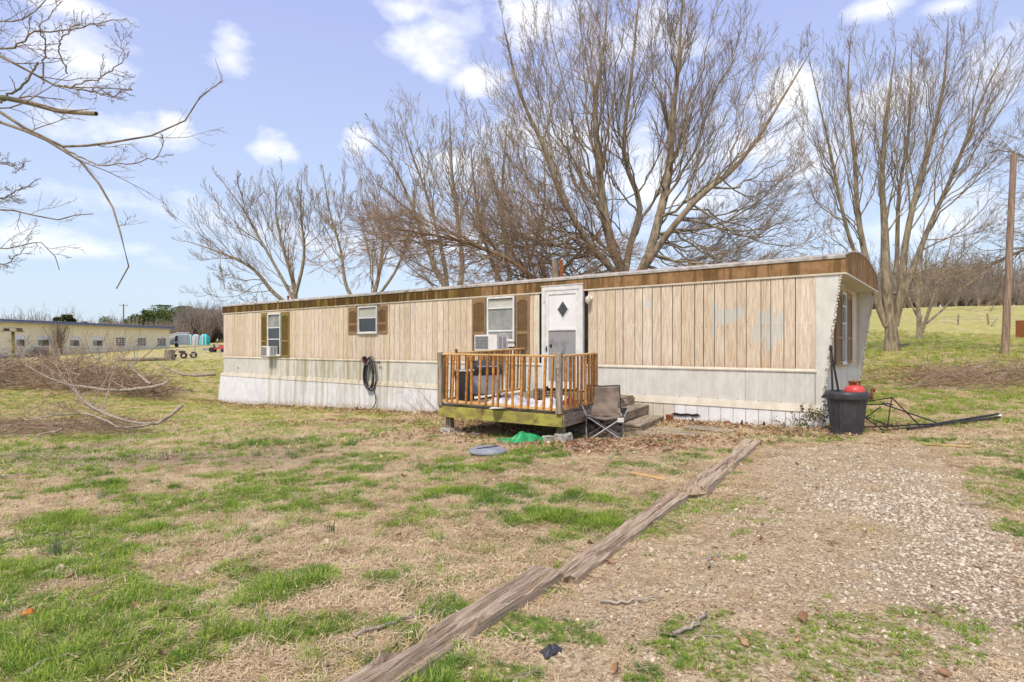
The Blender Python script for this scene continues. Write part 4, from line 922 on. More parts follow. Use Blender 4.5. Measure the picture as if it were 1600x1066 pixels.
def build_home_details():
    window(-17.98, -17.15, 1.15, 2.62, [2.12, 1.72], ['glass_dark', 'glass_dark', 'glass_curtain'])
    shutter(-18.2, .40, 1.1, 2.65, 'shutter_green', label='olive stained shutter left of the tall narrow window'); shutter(-16.88, .48, 1.1, 2.65, 'shutter_green', label='olive stained shutter right of the tall narrow window')
    window(-12.95, -12.07, 1.87, 2.67, [2.32], ['glass_dark', 'blind'])
    shutter(-13.2, .45, 1.85, 2.66); shutter(-11.85, .42, 1.85, 2.66)
    window(-7.88, -7.02, 1.62, 2.70, [1.86, 2.42], ['glass_curtain', 'glass_curtain', 'blind'])
    MB().box((-7.45, -.03, 1.535), (.86, .03, .13)).build('window_filler_board', M['white_metal'], home)
    shutter(-8.15, .46, 1.3, 2.71); shutter(-6.78, .40, 1.3, 2.71)
    window(2.02, 2.58, 1.14, 2.58, [1.95, 2.3], ['glass_curtain', 'glass_dark'], axis='y')
    shutter(1.68, .66, 1.12, 2.6, axis='y', y=-.05); shutter(2.93, .66, 1.12, 2.6, axis='y', y=-.05)
    # storm door
    b = MB(); x0, x1, z0, z1 = -6.2, -5.1, .50, 2.86
    b.box((x0 + .045, -.035, (z0 + z1) / 2), (.09, .08, z1 - z0)).box((x1 - .045, -.035, (z0 + z1) / 2), (.09, .08, z1 - z0)).box(((x0 + x1) / 2, -.036, z1 - .05), (x1 - x0 - .18, .082, .10)).box(((x0 + x1) / 2, -.04, z1 + .008), (x1 - x0 + .04, .1, .016)); b.build('door_frame', M['white_metal'], home)
    d = MB(); a, c = x0 + .095, x1 - .095
    d.box((a + .045, -.05, 1.66), (.09, .03, 2.2)).box((c - .045, -.05, 1.66), (.09, .03, 2.2)).box(((a + c) / 2, -.05, 2.71), (c - a - .18, .03, .09)).box(((a + c) / 2, -.05, .60), (c - a - .18, .03, .16)).box(((a + c) / 2, -.05, 1.86), (c - a - .18, .034, .035))
    door = d.build('door', M['white_metal'], home); WM[door.name] = HM.copy()
    MB().box(((a + c) / 2, -.044, 2.27), (c - a - .18, .008, .78)).build('upper_panel', M['white_panel'], door)
    MB().box(((a + c) / 2, -.042, 1.26), (c - a - .18, .006, 1.16)).build('lower_glass', M['glass_reflection'], door)
    cx, cz = (a + c) / 2 + .02, 2.32
    MB().prism([(cx - .17, cz), (cx, cz - .22), (cx + .17, cz), (cx, cz + .22)], 'y', -.056, -.046).build('diamond_frame', M['white_metal'], door)
    MB().prism([(cx - .135, cz), (cx, cz - .18), (cx + .135, cz), (cx, cz + .18)], 'y', -.062, -.058).build('diamond_pane', M['glass_dark'], door)
    h = MB(); h.box((a + .045, -.072, 1.42), (.022, .02, .13)); h.tube([(a + .045, -.08, 1.44), (a + .045, -.11, 1.43), (a + .045, -.11, 1.36)], .009, 6); h.build('handle', M['black_metal'], door)
    MB().lathe([(.0, .0), (.03, .0), (.034, .02), (.018, .04)], 12, (0, 0, 0)).build('inner_knob', M['black_metal'], door, basis=Matrix.Translation((a + .15, -.045, 1.5)) @ Matrix.Rotation(rad(90), 4, 'X'), smooth=True)
    # porch lamp: round base plate with a jelly jar hanging from it
    l = MB(); l.lathe([(.0, .0), (.065, .0), (.06, .02), (.03, .05), (.0, .06)], 16); o = l.build('porch_lamp', M['white_metal'], home, basis=Matrix.Translation((-4.93, -.02, 2.53)) @ Matrix.Rotation(rad(90), 4, 'X'), smooth=True)
    MB().lathe([(.02, .05), (.05, .04), (.062, .0), (.055, -.07), (.03, -.11), (.0, -.12)], 14).build('lamp_jar', M['cream_trim'], home, basis=Matrix.Translation((-4.93, -.13, 2.52)), smooth=True)
    MB().tube([(-4.93, -.03, 2.56), (-4.93, -.10, 2.6), (-4.93, -.13, 2.56)], .016, 8).build('lamp_arm', M['white_metal'], home)
    # cable outlet ring on the left white band
    MB().box((-20.05, -.02, .66), (.04, .014, .06)).build('cable_outlet', M['black_metal'], home)
    # roof vent and old posts showing over the roof
    MB().lathe([(.05, .0), (.05, .28), (.09, .28), (.09, .34), (.0, .36)], 12).build('roof_vent', M['galv'], home, basis=Matrix.Translation((-9.4, 2.2, 3.2)), smooth=False)
    MB().lathe([(.04, .0), (.04, .22), (.07, .22), (.0, .28)], 12).build('roof_vent', M['rust'], home, basis=Matrix.Translation((-19.0, 1.4, 3.15)))
build_home(); build_home_details()

# air conditioners resting in the windows
def air_conditioner(x, z, w, h, dep, label):
    t = thing('air_conditioner', label, 'air conditioner', tuple(Hw(x, 0, z)), home_rot, 'window air conditioners')
    MB().box((0, -dep / 2 + .02, h / 2), (w, dep, h)).build('case', M['ac_white'], t)
    y = -dep + .018
    MB().box((-w * .17, y, h * .5), (w * .58, .006, h * .8)).build('grille_back', M['ac_grill'], t)
    g = MB()
    for k in range(9): g.box((-w * .17, y - .005, h * .12 + h * .76 * k / 8), (w * .58, .006, .007))
    for k in range(10): g.box((-w * .17 + w * .56 * (k / 9 - .5), y - .006, h * .5), (.006, .006, h * .78))
    g.build('grille', M['ac_light_grill'], t)
    for s_ in (0, 1): MB().box((w / 2 + .003, -dep * (.72 - .34 * s_), h * .52), (.006, dep * .22, h * .7)).build('side_vent', M['ac_light_grill'], t)
    return t
air_conditioner(-7.56, 1.38, .70, .38, .50, 'large white window air conditioner above the deck railing')
air_conditioner(-17.62, 1.12, .50, .36, .34, 'small white air conditioner under the tall narrow window')

# ------------------------------------------------------------------ deck
DZ = .46
dF = Vector((.772, 9.21, DZ)); dL = Vector((-1.27, 10.63, DZ)); dR = Vector((2.55, 12.48, DZ)); 
_s = (dR - dF).normalized(); dB = dL + _s * 4.05
deck = thing('wooden_deck', 'raised weathered wooden deck with orange stained railing at the white door', 'deck', (dF.x, dF.y, 0.0))
deck_f = (dL - dF).normalized()
def build_deck():
    up = Vector((0, 0, 1)); n = 26
    for k in range(n):
        t = (k + .5) / n; A = dF.lerp(dR, t); B = dL.lerp(dB, t)
        off = Vector((0, 0, -.018 + random.uniform(-.002, .002)))
        beam('deck_board', deck, A + off, B + off, .132, .036, M['deck_wood'], .004)
    dz = Vector((0, 0, -.13)); o = Vector((0, 0, -.005))
    fo = -_s * .02
    beam('rim_board', deck, dF + fo + dz - deck_f * .02, dL + fo + dz + deck_f * .02, .04, .19, M['mossy_wood'], .004, label='green mossy front rim board')
    so = -deck_f * .02
    beam('rim_board', deck, dF + so + dz, dF.lerp(dR, .99) + so + dz, .04, .19, M['grey_wood'], .004)
    beam('rim_board', deck, dL - so + dz, dL.lerp(dB, .97) - so + dz, .04, .19, M['grey_wood'], .004)
    for k in range(1, 8):
        t = k / 8; A = dF.lerp(dR, t) + Vector((0, 0, -.125)); B = dL.lerp(dB, t) + Vector((0, 0, -.125)); beam('joist', deck, A.lerp(B, .02), A.lerp(B, .98), .04, .16, M['grey_wood'])
    # posts
    def post(p, z0, z1, mat='grey_wood', w=.09, ang=.0, name='post', label=None):
        d = _s; beam(name, deck, (p.x, p.y, z0), (p.x + ang, p.y, z1), w, w, M[mat], .006, up=_s, label=label)
    pF = dF + _s * .03 + deck_f * .03; pL = dL + _s * .03 - deck_f * .02
    post(pF - _s * .07, DZ - .02, 1.39, label='grey corner post with the house number'); post(pL - _s * .06, DZ - .03, 1.38)
    pR = dF + _s * 1.43; post(pR, DZ - .01, 1.385)
    pB = dL + _s * 3.2; post(pB, DZ - .01, 1.42)
    for p in (dF + _s * .12 + deck_f * .07, dL + _s * .15 - deck_f * .10, dF.lerp(dR, .5) + deck_f * .1, dL.lerp(dB, .5) - deck_f * .1, dF.lerp(dR, .95) + deck_f * .2, dL.lerp(dB, .93) - deck_f * .2):
        g = gzf(p.x, p.y); beam('support_post', deck, (p.x, p.y, g + .06), (p.x, p.y, DZ - .05), .11, .11, M['grey_wood'], .006, up=_s)
    # rails and balusters
    def railing(A, B, n, zt0, zt1, zb0, zb1, off, lean, skipends=True):
        A = Vector(A); B = Vector(B); d = (B - A).normalized()
        a1 = Vector((A.x, A.y, zt0)); b1 = Vector((B.x, B.y, zt1)); a0 = Vector((A.x, A.y, zb0)); b0 = Vector((B.x, B.y, zb1))
        beam('top_rail', deck, a1, b1, .085, .035, M['rail'], .01); beam('bottom_rail', deck, a0, b0, .05, .045, M['rail'], .006)
        for k in range(n):
            t = (k + .55) / (n + .1) + random.uniform(-.012, .012); p = a0.lerp(b0, t) + off; q = a1.lerp(b1, t + random.uniform(-1, 1) * lean + lean * .8) + off
            beam('baluster', deck, p + Vector((0, 0, -.02)), q + Vector((0, 0, -.02)), .036, .036, M['stained'], .004, up=d)
    railing(pL - _s * .05 - deck_f * .05, pF - _s * .05 + deck_f * .05, 16, 1.345, 1.335, .52, .50, -_s * .03, .012)
    railing(pF - deck_f * .02 + _s * .0, pR - deck_f * .02, 9, 1.335, 1.36, .515, .52, -deck_f * .03, .008)
    railing(pL + deck_f * .0 + _s * .04, pB, 19, 1.345, 1.43, .53, .53, deck_f * .03, .01)
    # house number down the corner post
    pc = pF - _s * .07; nrm = -_s
    side = Vector((_s.y, -_s.x, 0))
    face = pc - _s * .047
    for ch, z in (('1', .80), ('0', .70), ('1', .60), ('5', .50)):
        cu = bpy.data.curves.new('digit', 'FONT'); cu.body = ch; cu.size = .105; cu.extrude = .004; cu.align_x = 'CENTER'
        to = bpy.data.objects.new('digit', cu); COL.objects.link(to); dg = bpy.context.evaluated_depsgraph_get(); dg.update()
        me = bpy.data.meshes.new_from_object(to.evaluated_get(dg)); bpy.data.objects.remove(to); me.materials.clear(); me.materials.append(M['eave_strip'])
        xa = side; ya = Vector((0, 0, 1)); za = xa.cross(ya)
        if za.dot(nrm) < 0: xa = -xa; za = xa.cross(ya)
        Mx = Matrix.Translation(face + Vector((0, 0, z - .5 + .49))) @ Matrix((xa, ya, za)).transposed().to_4x4()
        link('house_number_digit', me, deck, world=Mx)
build_deck()
def concrete_block(p, s, rz, label, mat='concrete'):
    b = MB(); bm = bmesh.new(); bmesh.ops.create_cube(bm, size=1); bmesh.ops.subdivide_edges(bm, edges=bm.edges[:], cuts=3, use_grid_fill=True)
    for v in bm.verts:
        v.co.x *= s[0]; v.co.y *= s[1]; v.co.z *= s[2]
        v.co += Vector([random.uniform(-1, 1) for _ in range(3)]) * min(s) * .06
    bmesh.ops.bevel(bm, geom=[e for e in bm.edges if e.calc_face_angle(0) > .8], offset=min(s) * .07, segments=1, affect='EDGES')
    me = bpy.data.meshes.new('block'); bm.to_mesh(me); bm.free(); me.materials.append(M[mat])
    o = bpy.data.objects.new('concrete_block' if mat == 'concrete' else 'rock', me); COL.objects.link(o); o.location = p; o.rotation_euler = (random.uniform(-.05, .05), random.uniform(-.05, .05), rz)
    return _tagp(o, label, 'block' if mat == 'concrete' else 'rock', 'footings and rocks at the deck')
def blocks():
    for p, s, l in ((dF + _s * .10 + deck_f * .02, (.22, .2, .17), 'broken concrete block under the front corner post of the deck'), (dF + _s * .02 + deck_f * .25, (.16, .14, .12), 'smaller concrete chunk left of the block under the front corner post'),
                    (dL + _s * .15 - deck_f * .1, (.26, .22, .14), 'mossy concrete block under the left deck post')):
        concrete_block((p.x, p.y, gzf(p.x, p.y) + s[2] * .38), s, random.uniform(0, 3), l)
    p = PW(906, 672, 10.6); concrete_block((p[0], p[1], gzf(p[0], p[1]) + .06), (.42, .3, .22), .4, 'dark lumpy rock under the deck behind the camp chair', 'rock')
    p = G(742, 684); concrete_block((p[0], p[1], p[2] + .03), (.16, .12, .08), .2, 'flat bluish stone lying left of the green plastic sheet', 'rock')
    for (px, py, s, l) in ((912, 697, .10, 'pale rock in the leaves below the camp chair'), (893, 705, .09, 'pale chip of stone in the grass in front of the deck corner block')):
        p = G(px, py); concrete_block((p[0], p[1], p[2] + s * .2), (s * 1.6, s, s * .6), random.random() * 3, l, 'concrete')
blocks()

# things on the deck
def on_deck(px, py): # a point of the deck floor under a photo pixel
    d = (CZ - DZ) * F / (py - HZ); return Vector(((px - 800) / F * d, d, DZ + .004))
def crumple(name, label, cat, c, sx, sy, h, mat, rz=0, seed=0, n=26, group=None):
    b = MB()
    def fn(u, v):
        x = (u - .5) * sx; y = (v - .5) * sy; r = math.hypot((u - .5) * 2, (v - .5) * 2); a = math.atan2(v - .5, u - .5)
        k = 1 - .22 * math.sin(a * 3 + seed) - .12 * math.sin(a * 5 + seed * 2)
        n1 = float(fbm(np.array([u * 4 + seed]), np.array([v * 4]), 3 + seed, 4)[0]); e = max(0, 1 - r ** 3)
        return (x * k, y * k, max(.006, h * (n1 ** 1.3) * (.35 + .65 * e) * 1.6 * e + .008))
    b.grid(fn, n, n)
    o = b.build(name, mat, None, basis=Matrix.Translation(Vector(c)) @ Matrix.Rotation(rz, 4, 'Z'), smooth=True)
    sm = o.modifiers.new('thickness', 'SOLIDIFY'); sm.thickness = .006; sm.offset = 1
    return _tagp(o, label, cat, group)
def deck_things():
    t = thing('planter_bin', 'tall black tapered bin with pale rim in the left corner of the deck', 'bin', (-.90, 11.12, DZ + .003))
    MB().lathe([(.12, 0), (.125, .02), (.185, .56), (.17, .56), (.11, .04)], 24).build('body', M['black_plastic'], t, smooth=False)
    MB().lathe([(.185, .56), (.20, .565), (.20, .585), (.165, .585), (.165, .56)], 24).build('rim', M['white_metal'], t)
    t = thing('grill', 'dark boxy barbecue grill with closed lid behind the left balusters of the deck', 'barbecue', (-.56, 11.75, DZ + .003), .35)
    b = MB(); b.box((0, 0, .52), (.62, .42, .10)); b.build('firebox', M['black_metal'], t)
    MB().prism([(-.20, .572), (.20, .572), (.19, .66), (.08, .74), (-.10, .74), (-.19, .64)], 'x', -.30, .30).build('lid', M['black_plastic'], t)
    MB().box((0, -.02, .28), (.56, .36, .36)).build('cabinet', M['grey_plastic'], t)
    for a in (-.27, .27):
        for c in (-.17, .17): MB().box((a, c, .23), (.04, .04, .46)).build('leg', M['black_metal'], t)
    MB().tube([(-.2, -.23, .63), (.2, -.23, .63)], .012, 6).build('handle', M['steel'], t)
    for (f, s, sx, sy, h, rz, l, m) in ((1.15, .55, 1.1, .7, .16, .4, 'crumpled white sheet in the middle of the deck floor', 'white_cloth'), (.5, .45, .8, .6, .2, 1.2, 'pile of white papers on the deck beside the corner post', 'white_cloth'),
                                         (.5, 1.3, .7, .5, .15, 2, 'white rag on the deck behind the right balusters', 'white_cloth'), (1.5, .5, .55, .4, .12, 2.2, 'white plastic bag by the front balusters of the deck', 'white_cloth'), (.3, 1.0, .45, .35, .16, .3, 'dark red cloth heap behind the right balusters of the deck', 'maroon')):
        p = dF + deck_f * f + _s * s; crumple('cloth_heap', l, 'cloth', (p.x, p.y, DZ + .002), sx, sy, h, M[m], rz, int(f * 10), 20, 'rubbish lying on the deck')
    p = dF + deck_f * 1.05 + _s * 1.75; t = thing('wire_crate', 'low black wire crate on the deck floor in front of the white band', 'crate', (p.x, p.y, DZ + .003), .6)
    for k in range(5): MB().tube([(-.26, -.2, .02 + k * .045), (.26, -.2, .02 + k * .045), (.26, .2, .02 + k * .045), (-.26, .2, .02 + k * .045), (-.26, -.2, .02 + k * .045)], .008, 5).build('wire', M['black_metal'], t)
    for x in (-.26, -.13, 0, .13, .26): MB().tube([(x, -.2, .2), (x, -.2, .01), (x, .2, .01), (x, .2, .2)], .006, 5).build('upright', M['black_metal'], t)
    p = dL + _s * .42 - deck_f * .05
    t = thing('pine_cone', 'small rusty ornament sitting on the left end of the deck railing', 'ornament', (p.x, p.y, 1.365)); MB().lathe([(.0, 0), (.03, .0), (.022, .02), (.035, .045), (.02, .07), (.0, .075)], 10).build('body', M['rust'], t)
M['maroon'] = pm('maroon', (.10, .02, .03), (.20, .05, .05), 9, rough=.9, bump=.3)
deck_things()

# steps at the wall side of the deck
def build_steps():
    e2 = Vector((-_s.y, _s.x, 0)) * -1
    if e2.dot(deck_f) > 0: e2 = -e2
    t = thing('wooden_steps', 'three weathered grey wooden steps going down from the deck along the wall', 'steps', (dR.x, dR.y, 0))
    base = dR - _s * .03; e1 = -_s; W_ = 1.95
    for (o0, o1, z, w0, w1) in ((.02, .36, .285, .08, 1.93), (.38, .74, .11, .35, 1.95)):
        n = 2
        for q in range(n):
            a = o0 + (o1 - o0) * (q + .5) / n; A = base + e2 * a + e1 * w0; B = base + e2 * a + e1 * w1; A.z = B.z = z - .018
            beam('tread', t, A, B, (o1 - o0) / n - .008, .038, M['grey_wood'], .005)
        A = base + e2 * (o1 - .03) + e1 * (w0 + .02); B = base + e2 * (o1 - .03) + e1 * (w1 - .02); A.z = B.z = z - .11
        beam('riser', t, A, B, .03, .145, M['grey_wood'], .003)
        if z > .2:
            for w_ in (w0 + .03, w1 - .04):
                A = base + e2 * o0 + e1 * w_; B = base + e2 * (o1 - .05) + e1 * w_; A.z = B.z = z - .13; beam('stringer', t, A, B, .04, .18, M['grey_wood'], .003)
        else:
            for w_ in (w0 + .03, w1 - .04):
                A = base + e2 * (o0 - .36) + e1 * w_; B = base + e2 * (o1 - .05) + e1 * w_; A.z = B.z = z - .11; beam('stringer', t, A, B, .04, .14, M['grey_wood'], .003)
    p = base + e2 * .86 + e1 * .42
    t = thing('rusty_can', 'small rusty can at the foot of the steps against the skirting', 'can', (p.x, p.y, gzf(p.x, p.y)), .3)
    MB().lathe([(.07, 0), (.075, .01), (.07, .03), (.07, .11), (.077, .12), (.077, .15), (.06, .15), (.06, .02)], 14).build('body', M['rust'], t, smooth=True)
build_steps()

# camp chair
def build_chair():
    p = G(946, 688); x, y = p[0] + .02, p[1] + .24; g = gzf(x, y)
    face = math.atan2(-y, -x) + rad(4)     # towards the camera, a little left
    t = thing('camp_chair', 'folding camp chair of brown fabric standing on leaves beside the deck corner', 'chair', (x, y, g), face + rad(90) - rad(0))
    # local: -Y is the front of the chair
    w, dp = .30, .25; r = .010
    legs = [((-w, -dp, 0), (w, -dp, .40)), ((w, -dp, 0), (-w, -dp, .40)), ((-w, dp, 0), (w, dp, .38)), ((w, dp, 0), (-w, dp, .38)),
            ((-w, -dp, 0), (-w, dp, .40)), ((-w, dp, 0), (-w, -dp, .40)), ((w, -dp, 0), (w, dp, .40)), ((w, dp, 0), (w, -dp, .40))]
    for a, b in legs: MB().tube([a, b], r, 8).build('leg', M['steel'], t)
    for s_ in (-1, 1):
        MB().tube([(s_ * w, dp, .36), (s_ * (w - .015), dp + .13, .86)], r, 8).build('back_upright', M['black_metal'], t)
        MB().tube([(s_ * w, -dp, .40), (s_ * (w + .09), -dp + .0, .60)], r, 8).build('arm_upright', M['steel'], t)
        b = MB(); b.grid(lambda u, v: (s_ * (w + .055 + .07 * v - .02 * u), -dp - .02 + (dp * 2 + .1) * u, .605 + .02 * u - .035 * math.sin(math.pi * u)), 10, 3); o = b.build('arm_rest', M['chair_fabric'], t); o.modifiers.new('t', 'SOLIDIFY').thickness = .01
        MB().tube([(s_ * (w + .10), -dp - .02, .60), (s_ * (w + .09), dp * .4, .575), (s_ * (w - .01), dp + .09, .64)], .012, 6).build('arm_trim', M['chair_trim'], t)
    def wr(u, v): return .012 * math.sin(u * 17 + v * 7) * math.sin(v * 9)
    b = MB(); b.grid(lambda u, v: ((u - .5) * 2 * (w - .005) * (1 - .06 * math.sin(math.pi * v)), -dp + 2 * dp * v, .405 - .085 * math.sin(math.pi * u) * (.6 + .4 * math.sin(math.pi * v)) - .02 * v + wr(u, v)), 18, 14)
    o = b.build('seat', M['chair_fabric'], t, smooth=True); o.modifiers.new('t', 'SOLIDIFY').thickness = .008
    b = MB(); b.grid(lambda u, v: ((u - .5) * 2 * (w - .01) * (1.0 - .22 * math.sin(math.pi * min(1, v * 1.5)) * (1 - v)), dp - .02 + .15 * v + .07 * math.sin(math.pi * u) * (1 - .5 * v) + wr(v, u), .33 + .53 * v - .02 * math.sin(math.pi * u) * v), 18, 16)
    o = b.build('backrest', M['chair_fabric'], t, smooth=True); o.modifiers.new('t', 'SOLIDIFY').thickness = .008
    MB().tube([(-(w - .01), dp + .13, .865), (0, dp + .19, .845), (w - .01, dp + .13, .865)], .012, 6).build('hem', M['chair_trim'], t); tr = MB(); tr.tube([(-w, -dp, .405), (-.15, -dp - .01, .36), (0, -dp - .01, .335), (.15, -dp - .01, .36), (w, -dp, .405)], .013, 6); tr.build('hem', M['chair_trim'], t)
    MB().lathe([(.04, -.09), (.045, -.08), (.05, .0), (.0, .0)], 10, (w + .02, -.05, .52), closed=False).build('cup_pouch', M['chair_trim'], t)
    MB().box((w * .8, -dp - .03, .35), (.10, .015, .07)).build('tag', M['white_cloth'], t)
build_chair()

# grey bin lid on the lawn, green sheet under the deck
def lawn_things():
    p = G(762, 711); t = thing('bin_lid', 'round grey plastic bin lid lying upside down on the lawn before the deck', 'bin lid', (p[0], p[1], p[2] + .035), .5)
    b = MB(); b.lathe([(.255, .0), (.262, .015), (.25, .04), (.225, .045), (.21, .062), (.12, .07), (.0, .072)], 32, closed=False); b.build('lid', M['grey_plastic'], t, smooth=True)
    MB().lathe([(.255, .0), (.2, .01), (.0, .012)], 32, closed=False).build('underside', M['grey_plastic'], t)
    b = MB()
    b.prism([(-.20, -.05), (-.05, -.075), (.10, -.05), (.19, .03), (.08, .0), (-.06, -.012)], 'z', .071, .077); b.build('black_swirl', M['black_plastic'], t)  # thin black swirl laid on top of the lid
    MB().tube([(-.06, .06, .045), (-.03, .08, .07), (.07, .10, .07), (.1, .1, .045)], .014, 6).build('handle', M['grey_plastic'], t)
    p = G(816, 692); crumple('plastic_sheet', 'crumpled bright green plastic sheet lying under the front edge of the deck', 'plastic sheet', (p[0], p[1] + .1, gzf(p[0], p[1] + .1) + .01), .72, .42, .14, M['green_plastic'], .1, 4, 34)
    p = G(860, 1022); crumple('rubber_scrap', 'small black rubber scrap on the bare soil near the bottom edge', 'rubber scrap', (p[0], p[1], p[2]), .09, .06, .045, M['black_plastic'], .7, 6, 14)
    p = G(45, 975); crumple('oak_leaf', 'single bright orange dead leaf cluster in the grass at the lower left', 'leaf', (p[0], p[1], p[2] + .05), .045, .035, .03, M['orange_leaf'], .7, 2, 10)
    p = G(548, 1000)
M['orange_leaf'] = pm('orange_leaf', (.42, .14, .03), (.62, .27, .06), 9, rough=.8)
lawn_things()

# bin with red gas bottle and black struts
def build_bin():
    p = G(1322, 683); y = p[1] + .26; x = (1323 - 800) / F * y; g = gzf(x, y) - .01
    t = thing('trash_can', 'large ribbed black plastic bin standing at the right corner of the home', 'trash can', (x, y, g), .2)
    b = MB(); b.lathe([(.22, 0), (.225, .02), (.285, .60), (.27, .60), (.205, .03)], 96, flute=.022, nf=44); b.build('body', M['black_plastic'], t, smooth=False)
    b = MB(); b.lathe([(.288, .575), (.315, .56), (.322, .58), (.322, .645), (.31, .685), (.288, .69), (.27, .67), (.27, .6)], 40, closed=False); b.build('rim', M['black_plastic'], t, smooth=True)
    MB().lathe([(.0, .56), (.27, .56)], 24, closed=False).build('black_disc', M['black_void'], t)  # flat near black disc across the inside of the bin mouth
    for a in (2.6, 5.74): MB().tube([(.32 * math.cos(a - .25), .32 * math.sin(a - .25), .62), (.355 * math.cos(a), .355 * math.sin(a), .58), (.32 * math.cos(a + .25), .32 * math.sin(a + .25), .62)], .016, 6).build('handle', M['black_plastic'], t)
    gx, gy = x + .11, y - .03
    t = thing('gas_bottle', 'red gas bottle lying in the mouth of the black bin', 'gas bottle', (gx, gy, g + .57), .3)
    MB().lathe([(.0, 0), (.1, .0), (.145, .03), (.152, .08), (.152, .13), (.13, .185), (.08, .215), (.0, .22)], 28).build('body', M['red_paint'], t, smooth=True)
    b = MB()
    for k in range(3):
        a0 = k * 2.1 + .3; pts = []
        for q in range(7): pts.append((.085 * math.cos(a0 + q * .2), .085 * math.sin(a0 + q * .2), 0))
        for q in range(6): b.add([(pts[q][0], pts[q][1], .20), (pts[q + 1][0], pts[q + 1][1], .20), (pts[q + 1][0], pts[q + 1][1], .27), (pts[q][0], pts[q][1], .27)], [(0, 1, 2, 3)])
    b.tube([(.088 * math.cos(a * .45), .088 * math.sin(a * .45), .275) for a in range(15)], .009, 6)
    o = b.build('collar', M['rust'], t); o.modifiers.new('t', 'SOLIDIFY').thickness = .006
    MB().lathe([(.02, .21), (.02, .25), (.035, .25), (.035, .275), (.0, .275)], 10).build('valve', M['rust'], t)
    s0 = Vector((x - .12, y + .12, g)); top = Vector((x - .165, y + .17, g + 1.36))
    t = thing('folding_leg', 'pair of black metal struts joined at the top, standing up in the black bin', 'metal legs', (x - .1, y + .05, g + .3))
    for a in ((-.2, .02, .3), (.0, .10, .25)):
        P = Vector((x + a[0], y + a[1], g + a[2])); MB().tube([P, top + Vector((0, 0, .0))], .017, 8).build('leg', M['black_metal'], t, world=Matrix.Identity(4)) 
    MB().lathe([(.022, -.03), (.03, 0), (.022, .06), (.0, .065)], 8).build('hinge', M['black_metal'], t, world=Matrix.Translation(top))
build_bin()
def build_frame():
    t = thing('metal_frame', 'collapsed frame of black poles lying on the grass right of the bin', 'metal frame', tuple(G(1440, 672)))
    def P(px, py, d): return PW(px, py, d)
    S = [((1418, 673, 9.5), (1562, 652, 10.4), .022), ((1455, 664, 9.7), (1560, 647, 10.5), .019), ((1340, 668, 9.6), (1470, 667, 9.8), .012), ((1393, 621, 9.6), (1437, 666, 9.7), .011), ((1378, 631, 9.9), (1468, 664, 9.8), .011),
         ((1345, 632, 10.2), (1385, 632, 9.9), .010), ((1345, 649, 9.9), (1396, 667, 9.7), .011), ((1348, 650, 9.8), (1380, 676, 9.5), .011), ((1393, 624, 9.6), (1386, 670, 9.6), .009), ((1342, 660, 9.8), (1376, 636, 10), .010),
         ((1385, 630, 9.9), (1395, 633, 9.8), .012), ((1352, 628, 10.3), (1390, 622, 10), .009), ((1380, 676, 9.5), (1420, 671, 9.6), .009)]
    for a, b, r in S:
        A, B = P(*a), P(*b)
        for q in (A, B): q[2] = max(q[2], gzf(q[0], q[1]) + r + .035)
        MB().tube([A, B], r, 8).build('pole', M['black_metal'], t, world=Matrix.Identity(4))
    for j in ((1468, 665, 9.8, .032), (1381, 631, 9.9, .022), (1393, 622, 9.6, .02), (1349, 650, 9.85, .022), (1380, 676, 9.5, .02)):
        A = P(*j[:3]); MB().lathe([(.0, -j[3]), (j[3], -j[3] * .6), (j[3], j[3] * .6), (.0, j[3])], 8).build('joint', M['black_metal'], t, world=Matrix.Translation(Vector(A)))
    A = P(1561, 650, 10.7); MB().lathe([(.0, -.03), (.02, -.03), (.026, .03), (.0, .04)], 8).build('foot', M['white_metal'], t, world=Matrix.Translation(Vector(A)) @ Matrix.Rotation(1.4, 4, 'Y'))
    p = G(1380, 632); t = thing('rusty_bracket', 'upright rusty iron bracket behind the collapsed black frame', 'iron bracket', tuple(p + np.array([0, .4, .0])), .4)
    MB().box((0, 0, .13), (.05, .035, .32)).build('upright', M['rust'], t); MB().box((.045, 0, .285), (.09, .04, .03)).build('arm', M['rust'], t); MB().box((.085, 0, .25), (.02, .04, .06)).build('lip', M['rust'], t)
build_frame()
